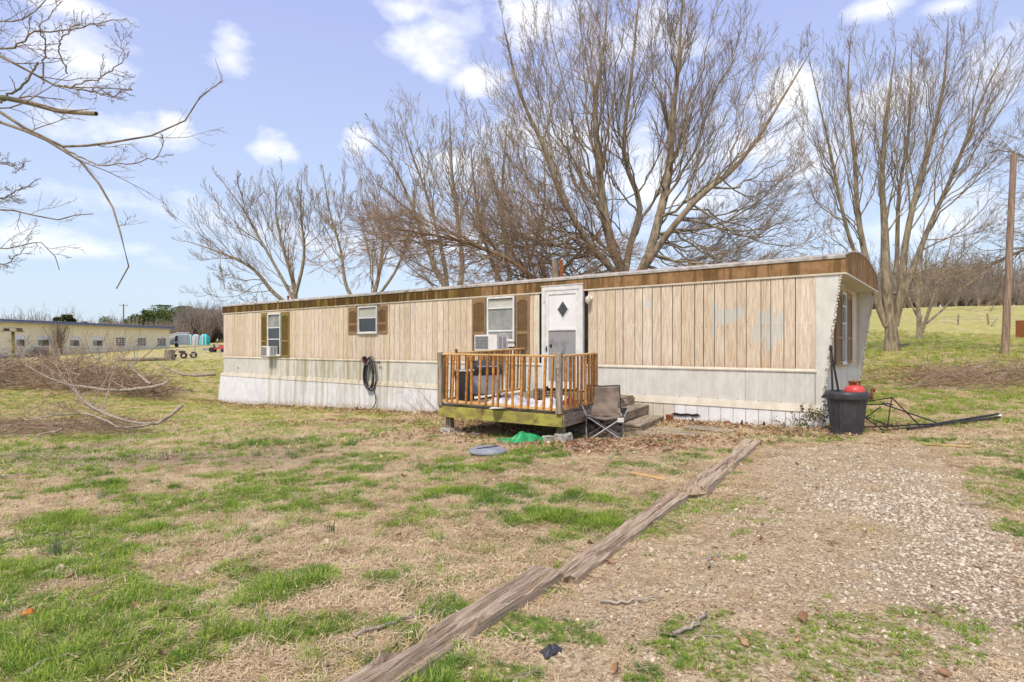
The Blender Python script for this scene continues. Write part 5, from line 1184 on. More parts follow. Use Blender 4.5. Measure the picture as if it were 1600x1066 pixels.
def hose():
    X, Z = -12.3, 1.0
    t = thing('garden_hose', 'coiled black hose hanging on a ring on the white band, tail trailing down the skirting', 'hose', tuple(Hw(X, -.1, Z - .4)))
    for k in range(9):
        w = .20 + random.uniform(-.03, .03); h = .47 + random.uniform(-.05, .05); ox = random.uniform(-.03, .05); pts = []
        for q in range(25):
            a = 2 * math.pi * q / 24; pts.append(Hw(X + ox + w * math.cos(a) * (1 - .15 * math.sin(a)), -.10 - .012 * k, Z - .33 + h * math.sin(a)))
        MB().tube(pts, .014, 6).build('coil', M['black_plastic'], t, world=Matrix.Identity(4), smooth=True)
    pts = [Hw(X + .15, -.12, .25), Hw(X + .25, -.13, .05), Hw(X + .27, -.13, -.15), Hw(X + .15, -.14, -.32), Hw(X - .02, -.2, -.40)]
    MB().tube([Vector(v) for v in resample([tuple(p) for p in pts], 16)], .014, 6).build('tail', M['black_plastic'], t, world=Matrix.Identity(4), smooth=True)
    r = []
    for q in range(17): a = 2 * math.pi * q / 16; r.append(Hw(X - .16 + .16 * math.cos(a), -.17, Z + .06 + .13 * math.sin(a)))
    MB().tube(r, .02, 6).build('ring', M['galv'], t, world=Matrix.Identity(4), smooth=True)
    MB().lathe([(.13, 0), (.10, .1), (.0, .1)], 16, closed=False).build('cone', M['rust'], t, world=HM @ Matrix.Translation((X - .16, -.16, Z + .06)) @ Matrix.Rotation(rad(-90), 4, 'X'))
    MB().tube([Hw(X + .3, -.1, Z - .02), Hw(X + .42, -.13, Z + .03), Hw(X + .46, -.13, Z - .03)], .018, 6).build('spigot', M['black_metal'], t, world=Matrix.Identity(4))
hose()

# ------------------------------------------------------------------ landscape timbers
def timber(A, B, w, h, label, gap=0.0, seed=0):
    """old split sleeper: long ridges, a crack along the middle, broken ends"""
    A = Vector(A); B = Vector(B); L_ = (B - A).length; x = (B - A).normalized(); y = Vector((0, 0, 1)).cross(x).normalized(); z = x.cross(y)
    nu, nv = 130, 30; b = MB(); rng = np.random.default_rng(seed)
    def prof(s): # around the section: s 0..1 from left bottom over the top to right bottom
        if s < .2: return (-.5, s / .2)
        if s > .8: return (.5, (1 - s) / .2)
        return ((s - .2) / .6 - .5, 1)
    U = np.linspace(0, 1, nu + 1); S = np.linspace(0, 1, nv + 1)
    V = []
    for i, u in enumerate(U):
        for j, s in enumerate(S):
            py, pz = prof(s); e = 0
            n = float(fbm(np.array([u * L_ * 1.1 + seed]), np.array([py * 9 + seed * 3]), seed, 4)[0]); n2 = float(fbm(np.array([u * L_ * 5]), np.array([py * 30]), seed + 5, 2)[0])
            cx = .12 * math.sin(u * 5 + seed) + .04 * math.sin(u * 17)
            crack = math.exp(-((py - cx) / .045) ** 2) * (.25 + .75 * float(vnoise(np.array([u * 7.]), np.array([0.]), seed)[0])) * (pz > .9)
            hz = h * pz * (1 - .10 * (abs(py) > .42)) - 1.0 * crack * h * .6 + (n - .5) * .04 + (n2 - .5) * .022 - .35 * h * float(sstep(.60, .68, float(fbm(np.array([u * L_ * 1.6 + 9]), np.array([py * 3. + seed]), seed + 2, 2)[0]))) * (abs(py) > .22)
            wd = w * (1 + .1 * (n - .5)); xx = u * L_ + (n - .5) * .10 * (float(u < .03) - float(u > .97)) * 1.5
            V.append(tuple(A + x * xx + y * (py * wd * (1.0 if pz > .3 else 1.02) + (n2 - .5) * .01) + z * hz))
    Fc = [(i * (nv + 1) + j, (i + 1) * (nv + 1) + j, (i + 1) * (nv + 1) + j + 1, i * (nv + 1) + j + 1) for i in range(nu) for j in range(nv)]
    Fc += [tuple(range(nv + 1)), tuple(range(nu * (nv + 1), (nu + 1) * (nv + 1)))[::-1]]
    Mt = Matrix.Translation(A) @ Matrix((x, y, z)).transposed().to_4x4(); Mi = Mt.inverted()
    b.add([tuple(Mi @ Vector(v)) for v in V], Fc)
    o = b.build('landscape_timber', M['timber'], None, basis=Mt, smooth=False)
    bm = bmesh.new(); bm.from_mesh(o.data); bmesh.ops.recalc_face_normals(bm, faces=bm.faces); bm.to_mesh(o.data); bm.free()
    return _tagp(o, label, 'timber', 'old timbers edging the drive')
def timber_mat():
    m, nt, b = new_mat('timber'); v = coords(nt)
    n = nnoise(nt, v, 12, (.22, 5, 5), 8, .75, .3); ck = nnoise(nt, v, 9, (.13, 4, 4), 4, .6, .2); n2 = nnoise(nt, v, 5, (1, 2, 2), 5); n3 = nnoise(nt, v, 30, (.3, 4, 4), 4, .6)
    c = nmix(nt, nstep(nt, n, .3, .68), (.28, .20, .125), (.72, .57, .41)); c = nmix(nt, nmath(nt, 'MULTIPLY', nstep(nt, n3, .45, .65), .4), c, (.66, .52, .38)); c = nmix(nt, nmath(nt, 'MULTIPLY', nstep(nt, n2, .62, .75), .6), c, (.45, .42, .28))
    c = nmix(nt, nmath(nt, 'MULTIPLY', nstep(nt, ck, .62, .67), .75), c, (.09, .06, .04)); nt.links.new(c, b.inputs['Base Color']); b.inputs['Roughness'].default_value = .95; bumpn(nt, b, n, 1, .03); M['timber'] = m
timber_mat()
def timbers():
    def on(px, py, dz): 
        p = G(px, py); return Vector((p[0], p[1], p[2] + dz))
    # axis points on the ground
    a0 = Vector((-1.46, 1.25, 0)); a1 = Vector((.23, 3.85, 0)); b0 = Vector((.28, 3.66, 0)); b1 = Vector((1.62, 5.75, 0)); c0 = Vector((1.76, 5.75, 0)); c1 = Vector((3.62, 8.95, 0))
    for v in (a0, a1, b0, b1, c0, c1): v.z = gzf(v.x, v.y)
    b0 = a1 + (b1 - a1) * -.02; 
    b0 = Vector((.33, 3.78, gzf(.33, 3.78)))
    timber(a0 + Vector((0, 0, -.04)), a1 + Vector((0, 0, -.04)), .195, .115, 'nearest weathered split timber, running out of the bottom edge of the picture', seed=3)
    timber(b0 + Vector((0, 0, -.04)), b1 + Vector((0, 0, -.04)), .18, .105, 'middle weathered timber of the row along the drive', seed=8)
    timber(c0 + Vector((0, 0, -.02)), c1 + Vector((0, 0, -.06)), .23, .13, 'farthest timber, cracked open and holding leaves, its end raised above the middle one', seed=14)
    # wood slat on the lawn
    A = G(985, 742); B = G(1042, 752); beam_ = thing('wood_slat', 'thin pale wooden slat lying on the lawn left of the timbers', 'slat', tuple(A)); beam('slat', beam_, A + np.array([0, 0, .02]), B + np.array([0, 0, .02]), .05, .018, M['rail'])
    A = G(1445, 697); B = G(1515, 700); q = thing('wood_slat', 'thin pale wooden slat in the grass right of the black bin', 'slat', tuple(A)); beam('slat', q, A + np.array([0, 0, .02]), B + np.array([0, 0, .02]), .05, .018, M['rail'])
    # paving pieces in front of the steps
    for (px, py, sx, sy, rz, l) in ((1040, 672, 1.0, .42, .1, 'long grey paving board beside the bottom step'), (1075, 680, .8, .3, -.15, 'paving board second from the steps'), (1110, 672, .9, .42, -.1, 'paving board nearest the last timber and the wall'),
                                    (1065, 690, .5, .2, .0, 'short broken paving piece in the leaves'), (1020, 679, .6, .3, .3, 'tilted paving piece nearest the camp chair')):
        p = G(px, py); t = thing('paving_board', l, 'paving', (p[0], p[1], gzf(p[0], p[1]) + .012), home_rot + rz, 'old boards laid before the steps')
        for q in range(3): pbox('plank', t, (0, (q - 1) * sy / 3, random.uniform(-.004, .006)), (sx * random.uniform(.9, 1), sy / 3 - .008, .03), M['slab'], .004)
timbers()

# ------------------------------------------------------------------ scatter on the ground
def gn_scatter(name, P, rot, scale, kinds, templates, kind='stuff', parent=None):
    me = bpy.data.meshes.new(name); me.vertices.add(len(P)); me.vertices.foreach_set('co', np.ascontiguousarray(P, np.float32).ravel())
    a = me.attributes.new('rot', 'FLOAT_VECTOR', 'POINT'); a.data.foreach_set('vector', np.ascontiguousarray(rot, np.float32).ravel())
    a = me.attributes.new('scl', 'FLOAT', 'POINT'); a.data.foreach_set('value', np.asarray(scale, np.float32))
    a = me.attributes.new('kind_', 'INT', 'POINT'); a.data.foreach_set('value', np.asarray(kinds, np.int32))
    o = bpy.data.objects.new(name, me); COL.objects.link(o); o['kind'] = kind
    ng = bpy.data.node_groups.new(name, 'GeometryNodeTree'); ng.interface.new_socket('Geometry', in_out='INPUT', socket_type='NodeSocketGeometry'); ng.interface.new_socket('Geometry', in_out='OUTPUT', socket_type='NodeSocketGeometry')
    N = ng.nodes; L = ng.links; gi = N.new('NodeGroupInput'); go = N.new('NodeGroupOutput'); jn = N.new('GeometryNodeJoinGeometry')
    def attr(nm, dt):
        n = N.new('GeometryNodeInputNamedAttribute'); n.data_type = dt; n.inputs[0].default_value = nm; return n.outputs[0]
    r = attr('rot', 'FLOAT_VECTOR'); s = attr('scl', 'FLOAT'); k = attr('kind_', 'INT')
    for i, t in enumerate(templates):
        oi = N.new('GeometryNodeObjectInfo'); oi.inputs['Object'].default_value = t; oi.inputs['As Instance'].default_value = True
        ip = N.new('GeometryNodeInstanceOnPoints'); L.new(gi.outputs[0], ip.inputs['Points']); L.new(oi.outputs['Geometry'], ip.inputs['Instance'])
        cp = N.new('FunctionNodeCompare'); cp.data_type = 'INT'; cp.operation = 'EQUAL'; L.new(k, cp.inputs[2]); cp.inputs[3].default_value = i; L.new(cp.outputs[0], ip.inputs['Selection'])
        er = N.new('FunctionNodeEulerToRotation'); L.new(r, er.inputs[0]); L.new(er.outputs[0], ip.inputs['Rotation']); L.new(s, ip.inputs['Scale']); L.new(ip.outputs[0], jn.inputs[0])
    L.new(jn.outputs[0], go.inputs[0]); md = o.modifiers.new('scatter', 'NODES'); md.node_group = ng
    return o
def leaf_mat(name, c1, c2, c3=None, tr=.3, tint=True):
    m, nt, b = new_mat(name); g = coords(nt, 'world'); n = nnoise(nt, g, 2.5, detail=4); r = nrand(nt)
    ta = nt.nodes.new('ShaderNodeAttribute'); ta.attribute_name = 'tint'
    f = nmath(nt, 'ADD', nmath(nt, 'ADD', nmath(nt, 'MULTIPLY', r, .25 if tint else .6), nmath(nt, 'MULTIPLY', nstep(nt, n, .35, .65), .25 if tint else .4)), nmath(nt, 'MULTIPLY', ta.outputs['Fac'], .5 if tint else 0))
    c = nmix(nt, f, c1, c2)
    if c3 is not None:
        n5 = nnoise(nt, g, 60, detail=2); c = nmix(nt, nstep(nt, n5, .5, .7), c, c3)
    nt.links.new(c, b.inputs['Base Color']); b.inputs['Roughness'].default_value = .75; b.inputs['Specular IOR Level'].default_value = .2
    if tr:
        t = nt.nodes.new('ShaderNodeBsdfTranslucent'); nt.links.new(c, t.inputs[0]); mx = nt.nodes.new('ShaderNodeMixShader'); mx.inputs[0].default_value = tr
        nt.links.new(b.outputs[0], mx.inputs[1]); nt.links.new(t.outputs[0], mx.inputs[2])
        out = [n for n in nt.nodes if n.type == 'OUTPUT_MATERIAL'][0]; nt.links.new(mx.outputs[0], out.inputs[0])
    M[name] = m; return m
leaf_mat('blade_green', (.09, .20, .014), (.40, .55, .085), (.56, .58, .16))
leaf_mat('blade_dark', (.05, .15, .02), (.20, .34, .06))
leaf_mat('blade_straw', (.48, .345, .19), (.96, .83, .58), (.44, .31, .18))
leaf_mat('blade_olive', (.30, .31, .06), (.70, .64, .22), (.8, .66, .34))
leaf_mat('dead_leaf', (.20, .11, .06), (.56, .36, .22), (.34, .2, .12), .15, False)
leaf_mat('dead_leaf_pale', (.42, .31, .2), (.74, .62, .48), None, .15, False)
leaf_mat('daffodil', (.08, .14, .06), (.20, .27, .13))
leaf_mat('weed', (.13, .24, .03), (.40, .50, .10))
def blades(n, radius, h, w, lean, flat, mat, segs=3, curl=.5, seed=0, hvar=.45):
    r = np.random.default_rng(seed); ang = r.random(n) * 2 * np.pi; rr = radius * np.sqrt(r.random(n)); bx = rr * np.cos(ang); by = rr * np.sin(ang)
    d = ang * (1 - flat) + r.random(n) * 6.28 * flat + r.normal(size=n) * .6; H = h * (1 - hvar * r.random(n)) ; ln = lean * (.3 + r.random(n)) * (rr / radius * .7 + .5)
    V = np.zeros((n, segs + 1, 2, 3)); side = np.stack([-np.sin(d + r.normal(size=n) * .4), np.cos(d), np.zeros(n)], 1)
    p = np.stack([bx, by, np.full(n, -.008)], 1); el = np.pi / 2 - ln if not flat else r.uniform(.0, .45, n)
    for s in range(segs + 1):
        t = s / segs; ww = w * (1 - t ** 1.6 * .92); V[:, s, 0] = p - side * ww / 2; V[:, s, 1] = p + side * ww / 2
        e = el - curl * t * ln * 1.4 if not flat else el * (1 - 1.6 * t); p = p + np.stack([np.cos(e) * np.cos(d), np.cos(e) * np.sin(d), np.sin(e)], 1) * (H / segs)[:, None]
    if flat: V[..., 2] = np.maximum(V[..., 2], -.004)
    idx = np.arange(n * (segs + 1) * 2).reshape(n, segs + 1, 2); Q = np.stack([idx[:, :-1, 0], idx[:, :-1, 1], idx[:, 1:, 1], idx[:, 1:, 0]], -1).reshape(-1, 4)
    me = np_mesh('blades', V.reshape(-1, 3), Q, mat, True); at = me.attributes.new('tint', 'FLOAT', 'POINT'); at.data.foreach_set('value', np.repeat(r.random(n), (segs + 1) * 2).astype(np.float32))
    return bpy.data.objects.new('template', me)
def leaf_obj(seed, mat, s=1.0):
    r = np.random.default_rng(seed); nu, nv = 4, 3; V = []
    for i in range(nu + 1):
        for j in range(nv + 1):
            u = i / nu - .5; v = j / nv - .5; wd = (math.cos(u * 3.0) ** .7) * (1 + .3 * math.sin(u * 18 + seed))
            V.append((u * .085 * s, v * .055 * wd * s, (abs(v) ** 1.3 * .05 + u * u * .05 * r.uniform(.2, 1) + .006 + r.normal() * .003) * s))
    Q = [(i * (nv + 1) + j, (i + 1) * (nv + 1) + j, (i + 1) * (nv + 1) + j + 1, i * (nv + 1) + j + 1) for i in range(nu) for j in range(nv)]
    return bpy.data.objects.new('template', np_mesh('leaf', np.array(V), np.array(Q), mat, False))
def stone_obj(seed, mat):
    bm = bmesh.new(); bmesh.ops.create_icosphere(bm, subdivisions=1, radius=1); r = random.Random(seed); sx, sy, sz = r.uniform(.8, 1.3), r.uniform(.6, 1), r.uniform(.4, .7)
    for v in bm.verts: v.co = Vector((v.co.x * sx * r.uniform(.75, 1.2), v.co.y * sy * r.uniform(.75, 1.2), v.co.z * sz * r.uniform(.7, 1.15)))
    me = bpy.data.meshes.new('stone'); bm.to_mesh(me); bm.free(); me.materials.append(mat); return bpy.data.objects.new('template', me)
def stick_obj(seed):
    r = np.random.default_rng(seed); P = [np.zeros(3)]; d = np.array([1., 0, 0])
    for _ in range(6): d = d + r.normal(size=3) * np.array([.2, .25, .05]); d /= np.linalg.norm(d); P.append(P[-1] + d / 6)
    P = np.array(P); P[:, 2] = np.abs(P[:, 2]) + .01; t = Tubes(); t.add(P[None], np.linspace(.012, .006, 7)[None], 4)
    return bpy.data.objects.new('template', np_mesh('stick', np.vstack(t.V), np.vstack(t.Q), M['deadwood']))
def in_home(x, y, m=.0):
    X = (x - 5.65) * .793 - (y - 10.1) * .609; Y = (x - 5.65) * .609 + (y - 10.1) * .793
    return (X > -HL - .1) & (X < -.33 + m) & (Y > -.09) & (Y < HW)
TIMB = [((-1.46, 1.25), (.23, 3.85), .11), ((.33, 3.78), (1.62, 5.75), .085), ((1.76, 5.75), (3.62, 8.95), .11)]
def on_timber(x, y):
    k = np.zeros(x.shape, bool)
    for a, b, w in TIMB: k |= seg_d(a, b, x, y) < w
    return k
def sample(n, r0, r1, p=1.0, half=46):
    u = RNG.random(n); r = (r0 ** p + u * (r1 ** p - r0 ** p)) ** (1 / p); th = np.radians(RNG.uniform(-half, half, n)); return r * np.sin(th), r * np.cos(th), r
def scatter_ground():
    # --- dead straw mats
    tpl = [blades(60, .17, .10, .0062, .3, 1, M['blade_straw'], 3, seed=1), blades(50, .15, .08, .0066, .3, 1, M['blade_straw'], 3, seed=2), blades(24, .07, .055, .0058, .9, 0, M['blade_straw'], 3, 1.0, 3), blades(54, .17, .09, .006, .3, 1, M['blade_olive'], 3, seed=4)]
    X, Y, K, S = [], [], [], []
    for (n, r0, r1, sc, p) in ((38000, 1.4, 10, .95, 1.6), (24000, 10, 30, 1.9, 1.4), (9000, 30, 62, 3.4, 1.3)):
        x, y, r = sample(n, r0, r1, p); g, gv, lf, dr = masks(x, y)
        keep = RNG.random(n) < np.clip(1 - .55 * g - .97 * gv - .72 * dr - .3 * lf, .0, 1); keep &= ~in_home(x, y) & ~on_timber(x, y)
        x, y, r, g, dr = x[keep], y[keep], r[keep], g[keep], dr[keep]; X.append(x); Y.append(y)
        k = np.where(RNG.random(len(x)) < .55 * sstep(9, 22, r) + .1 * g, 3, RNG.integers(0, 3, len(x))); K.append(k); S.append(sc * RNG.uniform(.6, 1.15, len(x)) * (1 - .35 * dr))
    x, y, k, s = map(np.concatenate, (X, Y, K, S)); n = len(x); rot = np.c_[RNG.normal(size=(n, 2)) * .1, RNG.random(n) * 6.28]
    o = gn_scatter('dead_grass', np.c_[x, y, gz(x, y) + .004], rot, s, k, tpl); _tagp(o, 'flattened straw coloured dead grass over the whole lawn', 'grass')
    # --- green grass
    tpl = [blades(26, .05, .095, .0066, .75, 0, M['blade_green'], 4, 1.1, 11, .6), blades(22, .055, .06, .006, .8, 0, M['blade_green'], 3, 1, 12, .6), blades(34, .06, .13, .0068, .7, 0, M['blade_green'], 4, 1.1, 13, .6), blades(24, .055, .05, .006, .9, 0, M['blade_olive'], 3, 1, 14), blades(40, .05, .10, .004, .6, 0, M['blade_dark'], 4, 1, 15)]
    X, Y, K, S = [], [], [], []
    for (n, r0, r1, sc, p) in ((60000, 1.4, 9, .85, 1.6), (60000, 9, 26, 1.25, 1.5), (26000, 26, 62, 2.6, 1.3)):
        x, y, r = sample(n, r0, r1, p); g, gv, lf, dr = masks(x, y); base = .05 + .07 * sstep(8, 20, r)
        keep = RNG.random(n) < np.clip(g ** 1.2 + base * (1 - dr) - .6 * lf * (1 - g), 0, 1) * (1 - .8 * gv); keep &= ~in_home(x, y) & ~on_timber(x, y)
        x, y, r, g, dr = x[keep], y[keep], r[keep], g[keep], dr[keep]; X.append(x); Y.append(y); m = len(x)
        tall = sstep(.5, .66, fbm(x * 2.2, y * 2.2, 33, 3)) * (x < 1.2) * (r < 9); u = RNG.random(m)
        k = np.where(u < tall * .75, 2, np.where(u < .9, RNG.integers(0, 2, m), 3)); k = np.where((RNG.random(m) < .6 * sstep(10, 24, r)), 3, k); dk = sstep(.56, .62, fbm(x * .7, y * .7, 44, 3)); k = np.where(RNG.random(m) < (.12 + dk * .4) * (r < 12), 4, k)
        K.append(k); S.append(sc * RNG.uniform(.5, 1.1, m) * np.where(dr > .3, .45, 1) * (1 - .35 * (x > 0.9) * (r < 12)))
    x, y, k, s = map(np.concatenate, (X, Y, K, S)); n = len(x); rot = np.c_[RNG.normal(size=(n, 2)) * .12, RNG.random(n) * 6.28]
    o = gn_scatter('green_grass', np.c_[x, y, gz(x, y)], rot, s, k, tpl); _tagp(o, 'fresh green grass growing in uneven clumps through the dead lawn', 'grass')
    # --- dead leaves
    tpl = [leaf_obj(1, M['dead_leaf']), leaf_obj(2, M['dead_leaf']), leaf_obj(3, M['dead_leaf'], 1.2), leaf_obj(4, M['dead_leaf_pale']), leaf_obj(5, M['dead_leaf_pale'], .8)]
    x, y, r = sample(200000, 1.5, 26, 1.6); g, gv, lf, dr = masks(x, y); keep = (RNG.random(len(x)) < np.clip(lf * .85 + .075 * (r < 11) * (1 - .8 * gv) + .008, 0, 1)) & ~in_home(x, y)
    x, y, lf, dr = x[keep], y[keep], lf[keep], dr[keep]; n = len(x); up = RNG.random(n) * (.05 * lf + .28 * lf * np.exp(-(((x - 12.0) / 2.6) ** 2 + ((y - 15.4) / 1.0) ** 2)))
    o = gn_scatter('dead_leaves', np.c_[x, y, gz(x, y) + .006 + up], np.c_[RNG.normal(size=(n, 2)) * .5, RNG.random(n) * 6.28], RNG.uniform(.4, .95, n) * np.where((lf < .08) & (RNG.random(n) < .93), .36, 1), np.where(RNG.random(n) < np.where(lf > .08, .75, .35), RNG.integers(0, 3, n), RNG.integers(3, 5, n)), tpl)
    _tagp(o, 'brown dead leaves drifted under the deck and along the skirting', 'leaves')
    # --- drive gravel
    sm = [pm('stone_a', (.48, .415, .305), (.70, .63, .50), 30, rand=.35, bump=.2), pm('stone_b', (.34, .265, .18), (.52, .42, .31), 30, rand=.35, bump=.2)]
    tpl = [stone_obj(i, sm[0 if i < 4 else 1]) for i in range(6)]
    x, y, r = sample(330000, 1.5, 11, 1.5); g, gv, lf, dr = masks(x, y); keep = RNG.random(len(x)) < np.clip(gv * .95 + dr * .16, 0, 1) * (1 - .6 * g); keep &= ~on_timber(x, y)
    x, y, r = x[keep], y[keep], r[keep]; n = len(x); s = (.0028 + .0085 * RNG.random(n) ** 3.5) * (1 + .10 * r)
    o = gn_scatter('gravel', np.c_[x, y, gz(x, y) + s * .2], RNG.random((n, 3)) * np.array([.6, .6, 6.28]), s, RNG.choice(6, n, p=[.13, .13, .13, .13, .24, .24]), tpl); _tagp(o, 'pale crushed stone gravel of the drive', 'gravel')
    # --- little sticks and weeds
    tpl = [stick_obj(i) for i in range(4)]
    x, y, r = sample(900, 1.6, 16, 1.4); keep = ~in_home(x, y); x, y = x[keep], y[keep]; n = len(x)
    o = gn_scatter('twig_litter', np.c_[x, y, gz(x, y) + .012], np.c_[RNG.normal(size=(n, 2)) * .06, RNG.random(n) * 6.28], RNG.uniform(.05, .26, n) , RNG.integers(0, 4, n), tpl); _tagp(o, 'small dry twigs strewn over lawn and drive', 'twigs')
    w = blades(26, .035, .035, .010, 1.0, 0, M['weed'], 3, .6, 21)
    x, y, r = sample(40000, 1.5, 11, 1.6); g, gv, lf, dr = masks(x, y); keep = RNG.random(len(x)) < np.clip(g * (dr * .6 + .05), 0, 1) + .004 * dr; keep &= ~on_timber(x, y); x, y = x[keep], y[keep]; n = len(x)
    o = gn_scatter('weeds', np.c_[x, y, gz(x, y)], np.c_[RNG.normal(size=(n, 2)) * .15, RNG.random(n) * 6.28], RNG.uniform(.4, 1.0, n), np.zeros(n), [w]); _tagp(o, 'low broad leaved weeds sprouting in the drive', 'weeds')
scatter_ground()

def clumps():
    D = [(518, 832, .16, 'blue green daffodil shoots standing alone in dead grass at the middle left'), (160, 782, .2, 'daffodil shoots in the left lawn, left one of two close clumps'), (206, 790, .2, 'daffodil shoots with a dead leaf beside them, right one of two close clumps'), (95, 872, .24, 'broad dark daffodil clump near the left edge'),
         (257, 716, .2, 'daffodil shoots far back in front of the fallen branch end'), (190, 700, .16, 'small daffodil shoots below the fallen branch'), (400, 716, .2, 'daffodil shoots on the lawn in line with the left window'), (450, 712, .16, 'small daffodil shoots on the lawn before the white skirting'), (780, 806, .12, 'low dark clump in the lawn left of the middle timber')]
    for (px, py, h, l) in D:
        p = G(px, py); o = blades(46 if h > .22 else 26, (.10 if h > .22 else .05), h * .8, .006, .3, 0, M['daffodil'], 3, .4, px); o.name = 'daffodil_clump'; COL.objects.link(o); o.location = (p[0], p[1], gzf(p[0], p[1])); _tagp(o, l, 'daffodil clump', 'daffodil shoots in the lawn')
    T = [(1358, 832, .07, 'yellowish grass tuft in the middle of the gravel drive'), (1340, 812, .035, 'tiny yellow tuft just behind the larger one on the drive'), (1400, 824, .03, 'faint straw tuft right of the yellowish one on the drive'), (1290, 950, .05, 'straw coloured tuft in the weedy foreground of the drive')]
    for (px, py, h, l) in T:
        p = G(px, py); o = blades(70, .07 * h / .05, h, .004, 1.0, 0, M['blade_olive'], 4, 1, px); o.name = 'grass_tuft'; COL.objects.link(o); o.location = (p[0], p[1], gzf(p[0], p[1])); _tagp(o, l, 'grass tuft', 'tufts on the drive')
    S = [([(550, 1002), (600, 985), (650, 970), (685, 962)], .011, 'long bare stick lying beside the nearest timber'), ([(390, 958), (395, 948), (400, 940)], .008, 'short upright pale stick in the left grass'), ([(40, 1062), (80, 1040), (130, 1028)], .012, 'pale stick at the bottom left corner'),
         ([(0, 748), (25, 746), (50, 742)], .012, 'grey stick at the left edge of the lawn'), ([(0, 852), (40, 842), (85, 838)], .009, 'thin dark stick in the green grass at left'), ([(940, 946), (980, 947), (1030, 940)], .009, 'dark stick on the drive right of the nearest timber'),
         ([(1050, 1000), (1080, 985), (1105, 965)], .012, 'short thick stick on the drive'), ([(1108, 892), (1110, 878), (1125, 868)], .007, 'thin forked stick on the drive'), ([(1500, 792), (1530, 790), (1560, 786)], .007, 'thin stick in the gravel at right')]
    for pts, r, l in S:
        W = [G(a, b) for a, b in pts]; W = [w + np.array([0, 0, r + .012]) for w in W]; t = thing('fallen_stick', l, 'stick', tuple(W[0]), 0, 'sticks on the ground')
        C = resample(W, 12) + RNG.normal(size=(12, 3)) * .006; tb = Tubes(); tb.add(C[None], np.linspace(r, r * .5, 12)[None], 6)
        P2, R2 = kids(C[None], np.full((1, 12), r * .6), 2, .4, .9, (.5, .9), .35, 0, .1, 4, .6, .002); tb.add(P2, R2, 4); tb.build('stem', M['deadwood'], t)
clumps()

# ------------------------------------------------------------------ ivy at the right corner, bare shoots by the skirting and the deck
def shoots(name, label, cat, px, py, d, n, h, spread, mat='twig', r=.006, leaves=0, lean=.25, group=None, lm='ivy_leaf', sides=4):
    x, y = (px - 800) / F * d, d; g = gzf(x, y); t = thing(name, label, cat, (x, y, g), 0, group)
    P = []; 
    for i in range(n):
        b = np.array([x + random.uniform(-spread, spread), y + random.uniform(-spread, spread) * .5, g - .02]); a = random.uniform(0, 6.28)
        tip = b + np.array([math.cos(a) * lean * h, math.sin(a) * lean * h, h * random.uniform(.5, 1)]); P.append(limb_curve(b, tip, 8, 0, .12))
    P = np.array(P); R = np.tile(np.linspace(r, r * .4, 8), (n, 1)); c = Tubes(); c.add(P, R, sides); P2, R2 = kids(P, R, 5, .2, 1, (.4, .9), .45, .05, .15, 5, .6, r * .3); c.add(P2, R2, 3)
    P3, R3 = kids(P2, R2, 3, .2, 1, (.4, .9), .5, .05, .15, 4, .7, r * .25); c.add(P3, R3, 3); c.build('stems', M[mat], t)
    if leaves:
        al = np.vstack([P2.reshape(-1, 3), P3.reshape(-1, 3)]); idx = RNG.integers(0, len(al), leaves); B = MB()
        for p in al[idx]:
            p = p + RNG.normal(size=3) * .02; u = RNG.normal(size=3); u /= np.linalg.norm(u); v = np.cross(u, RNG.normal(size=3)); v /= np.linalg.norm(v); s = random.uniform(.011, .024)
            B.add([tuple(p - u * s - np.array([x, y, g])), tuple(p + v * s * .8 - np.array([x, y, g])), tuple(p + u * s - np.array([x, y, g])), tuple(p - v * s * .8 - np.array([x, y, g]))], [(0, 1, 2, 3)])
        o = B.build('leaves', M[lm], t); o['kind'] = 'stuff'
    return t
shoots('ivy', 'scrubby ivy growing up the torn corner of the home behind the bin', 'ivy', 1272, 668, 10.05, 10, .55, .3, 'twig', .005, 420, .5)
shoots('ivy', 'sparse ivy shoots on the white skirting left of the bin', 'ivy', 1222, 668, 10.3, 5, .3, .3, 'twig', .004, 60, 1.0)
shoots('bare_shrub', 'thin bare shoots crossing the white skirting just left of the deck', 'shrub', 672, 646, 15.0, 5, 1.1, .3, 'twig', .007, 0, .8)
shoots('bare_shrub', 'bare brown twigs poking out from under the left half of the deck', 'shrub', 738, 660, 10.9, 7, .55, .5, 'twig_red', .006, 0, .8)
shoots('bare_shrub', 'small pale bare twig bush under the deck beside the green sheet', 'shrub', 845, 670, 10.3, 6, .35, .15, 'deadtwig', .005, 0, .6)
for (px, d, h, l) in ((1334, 11.3, 1.5, 'tall thin bare stem standing in front of the end window'), (1356, 11.6, 1.9, 'thin straight stem right of the end wall')):
    shoots('sapling', l, 'sapling', px, 0, d, 1, h, .01, 'twig', .005, 0, .08, 'saplings and stems')

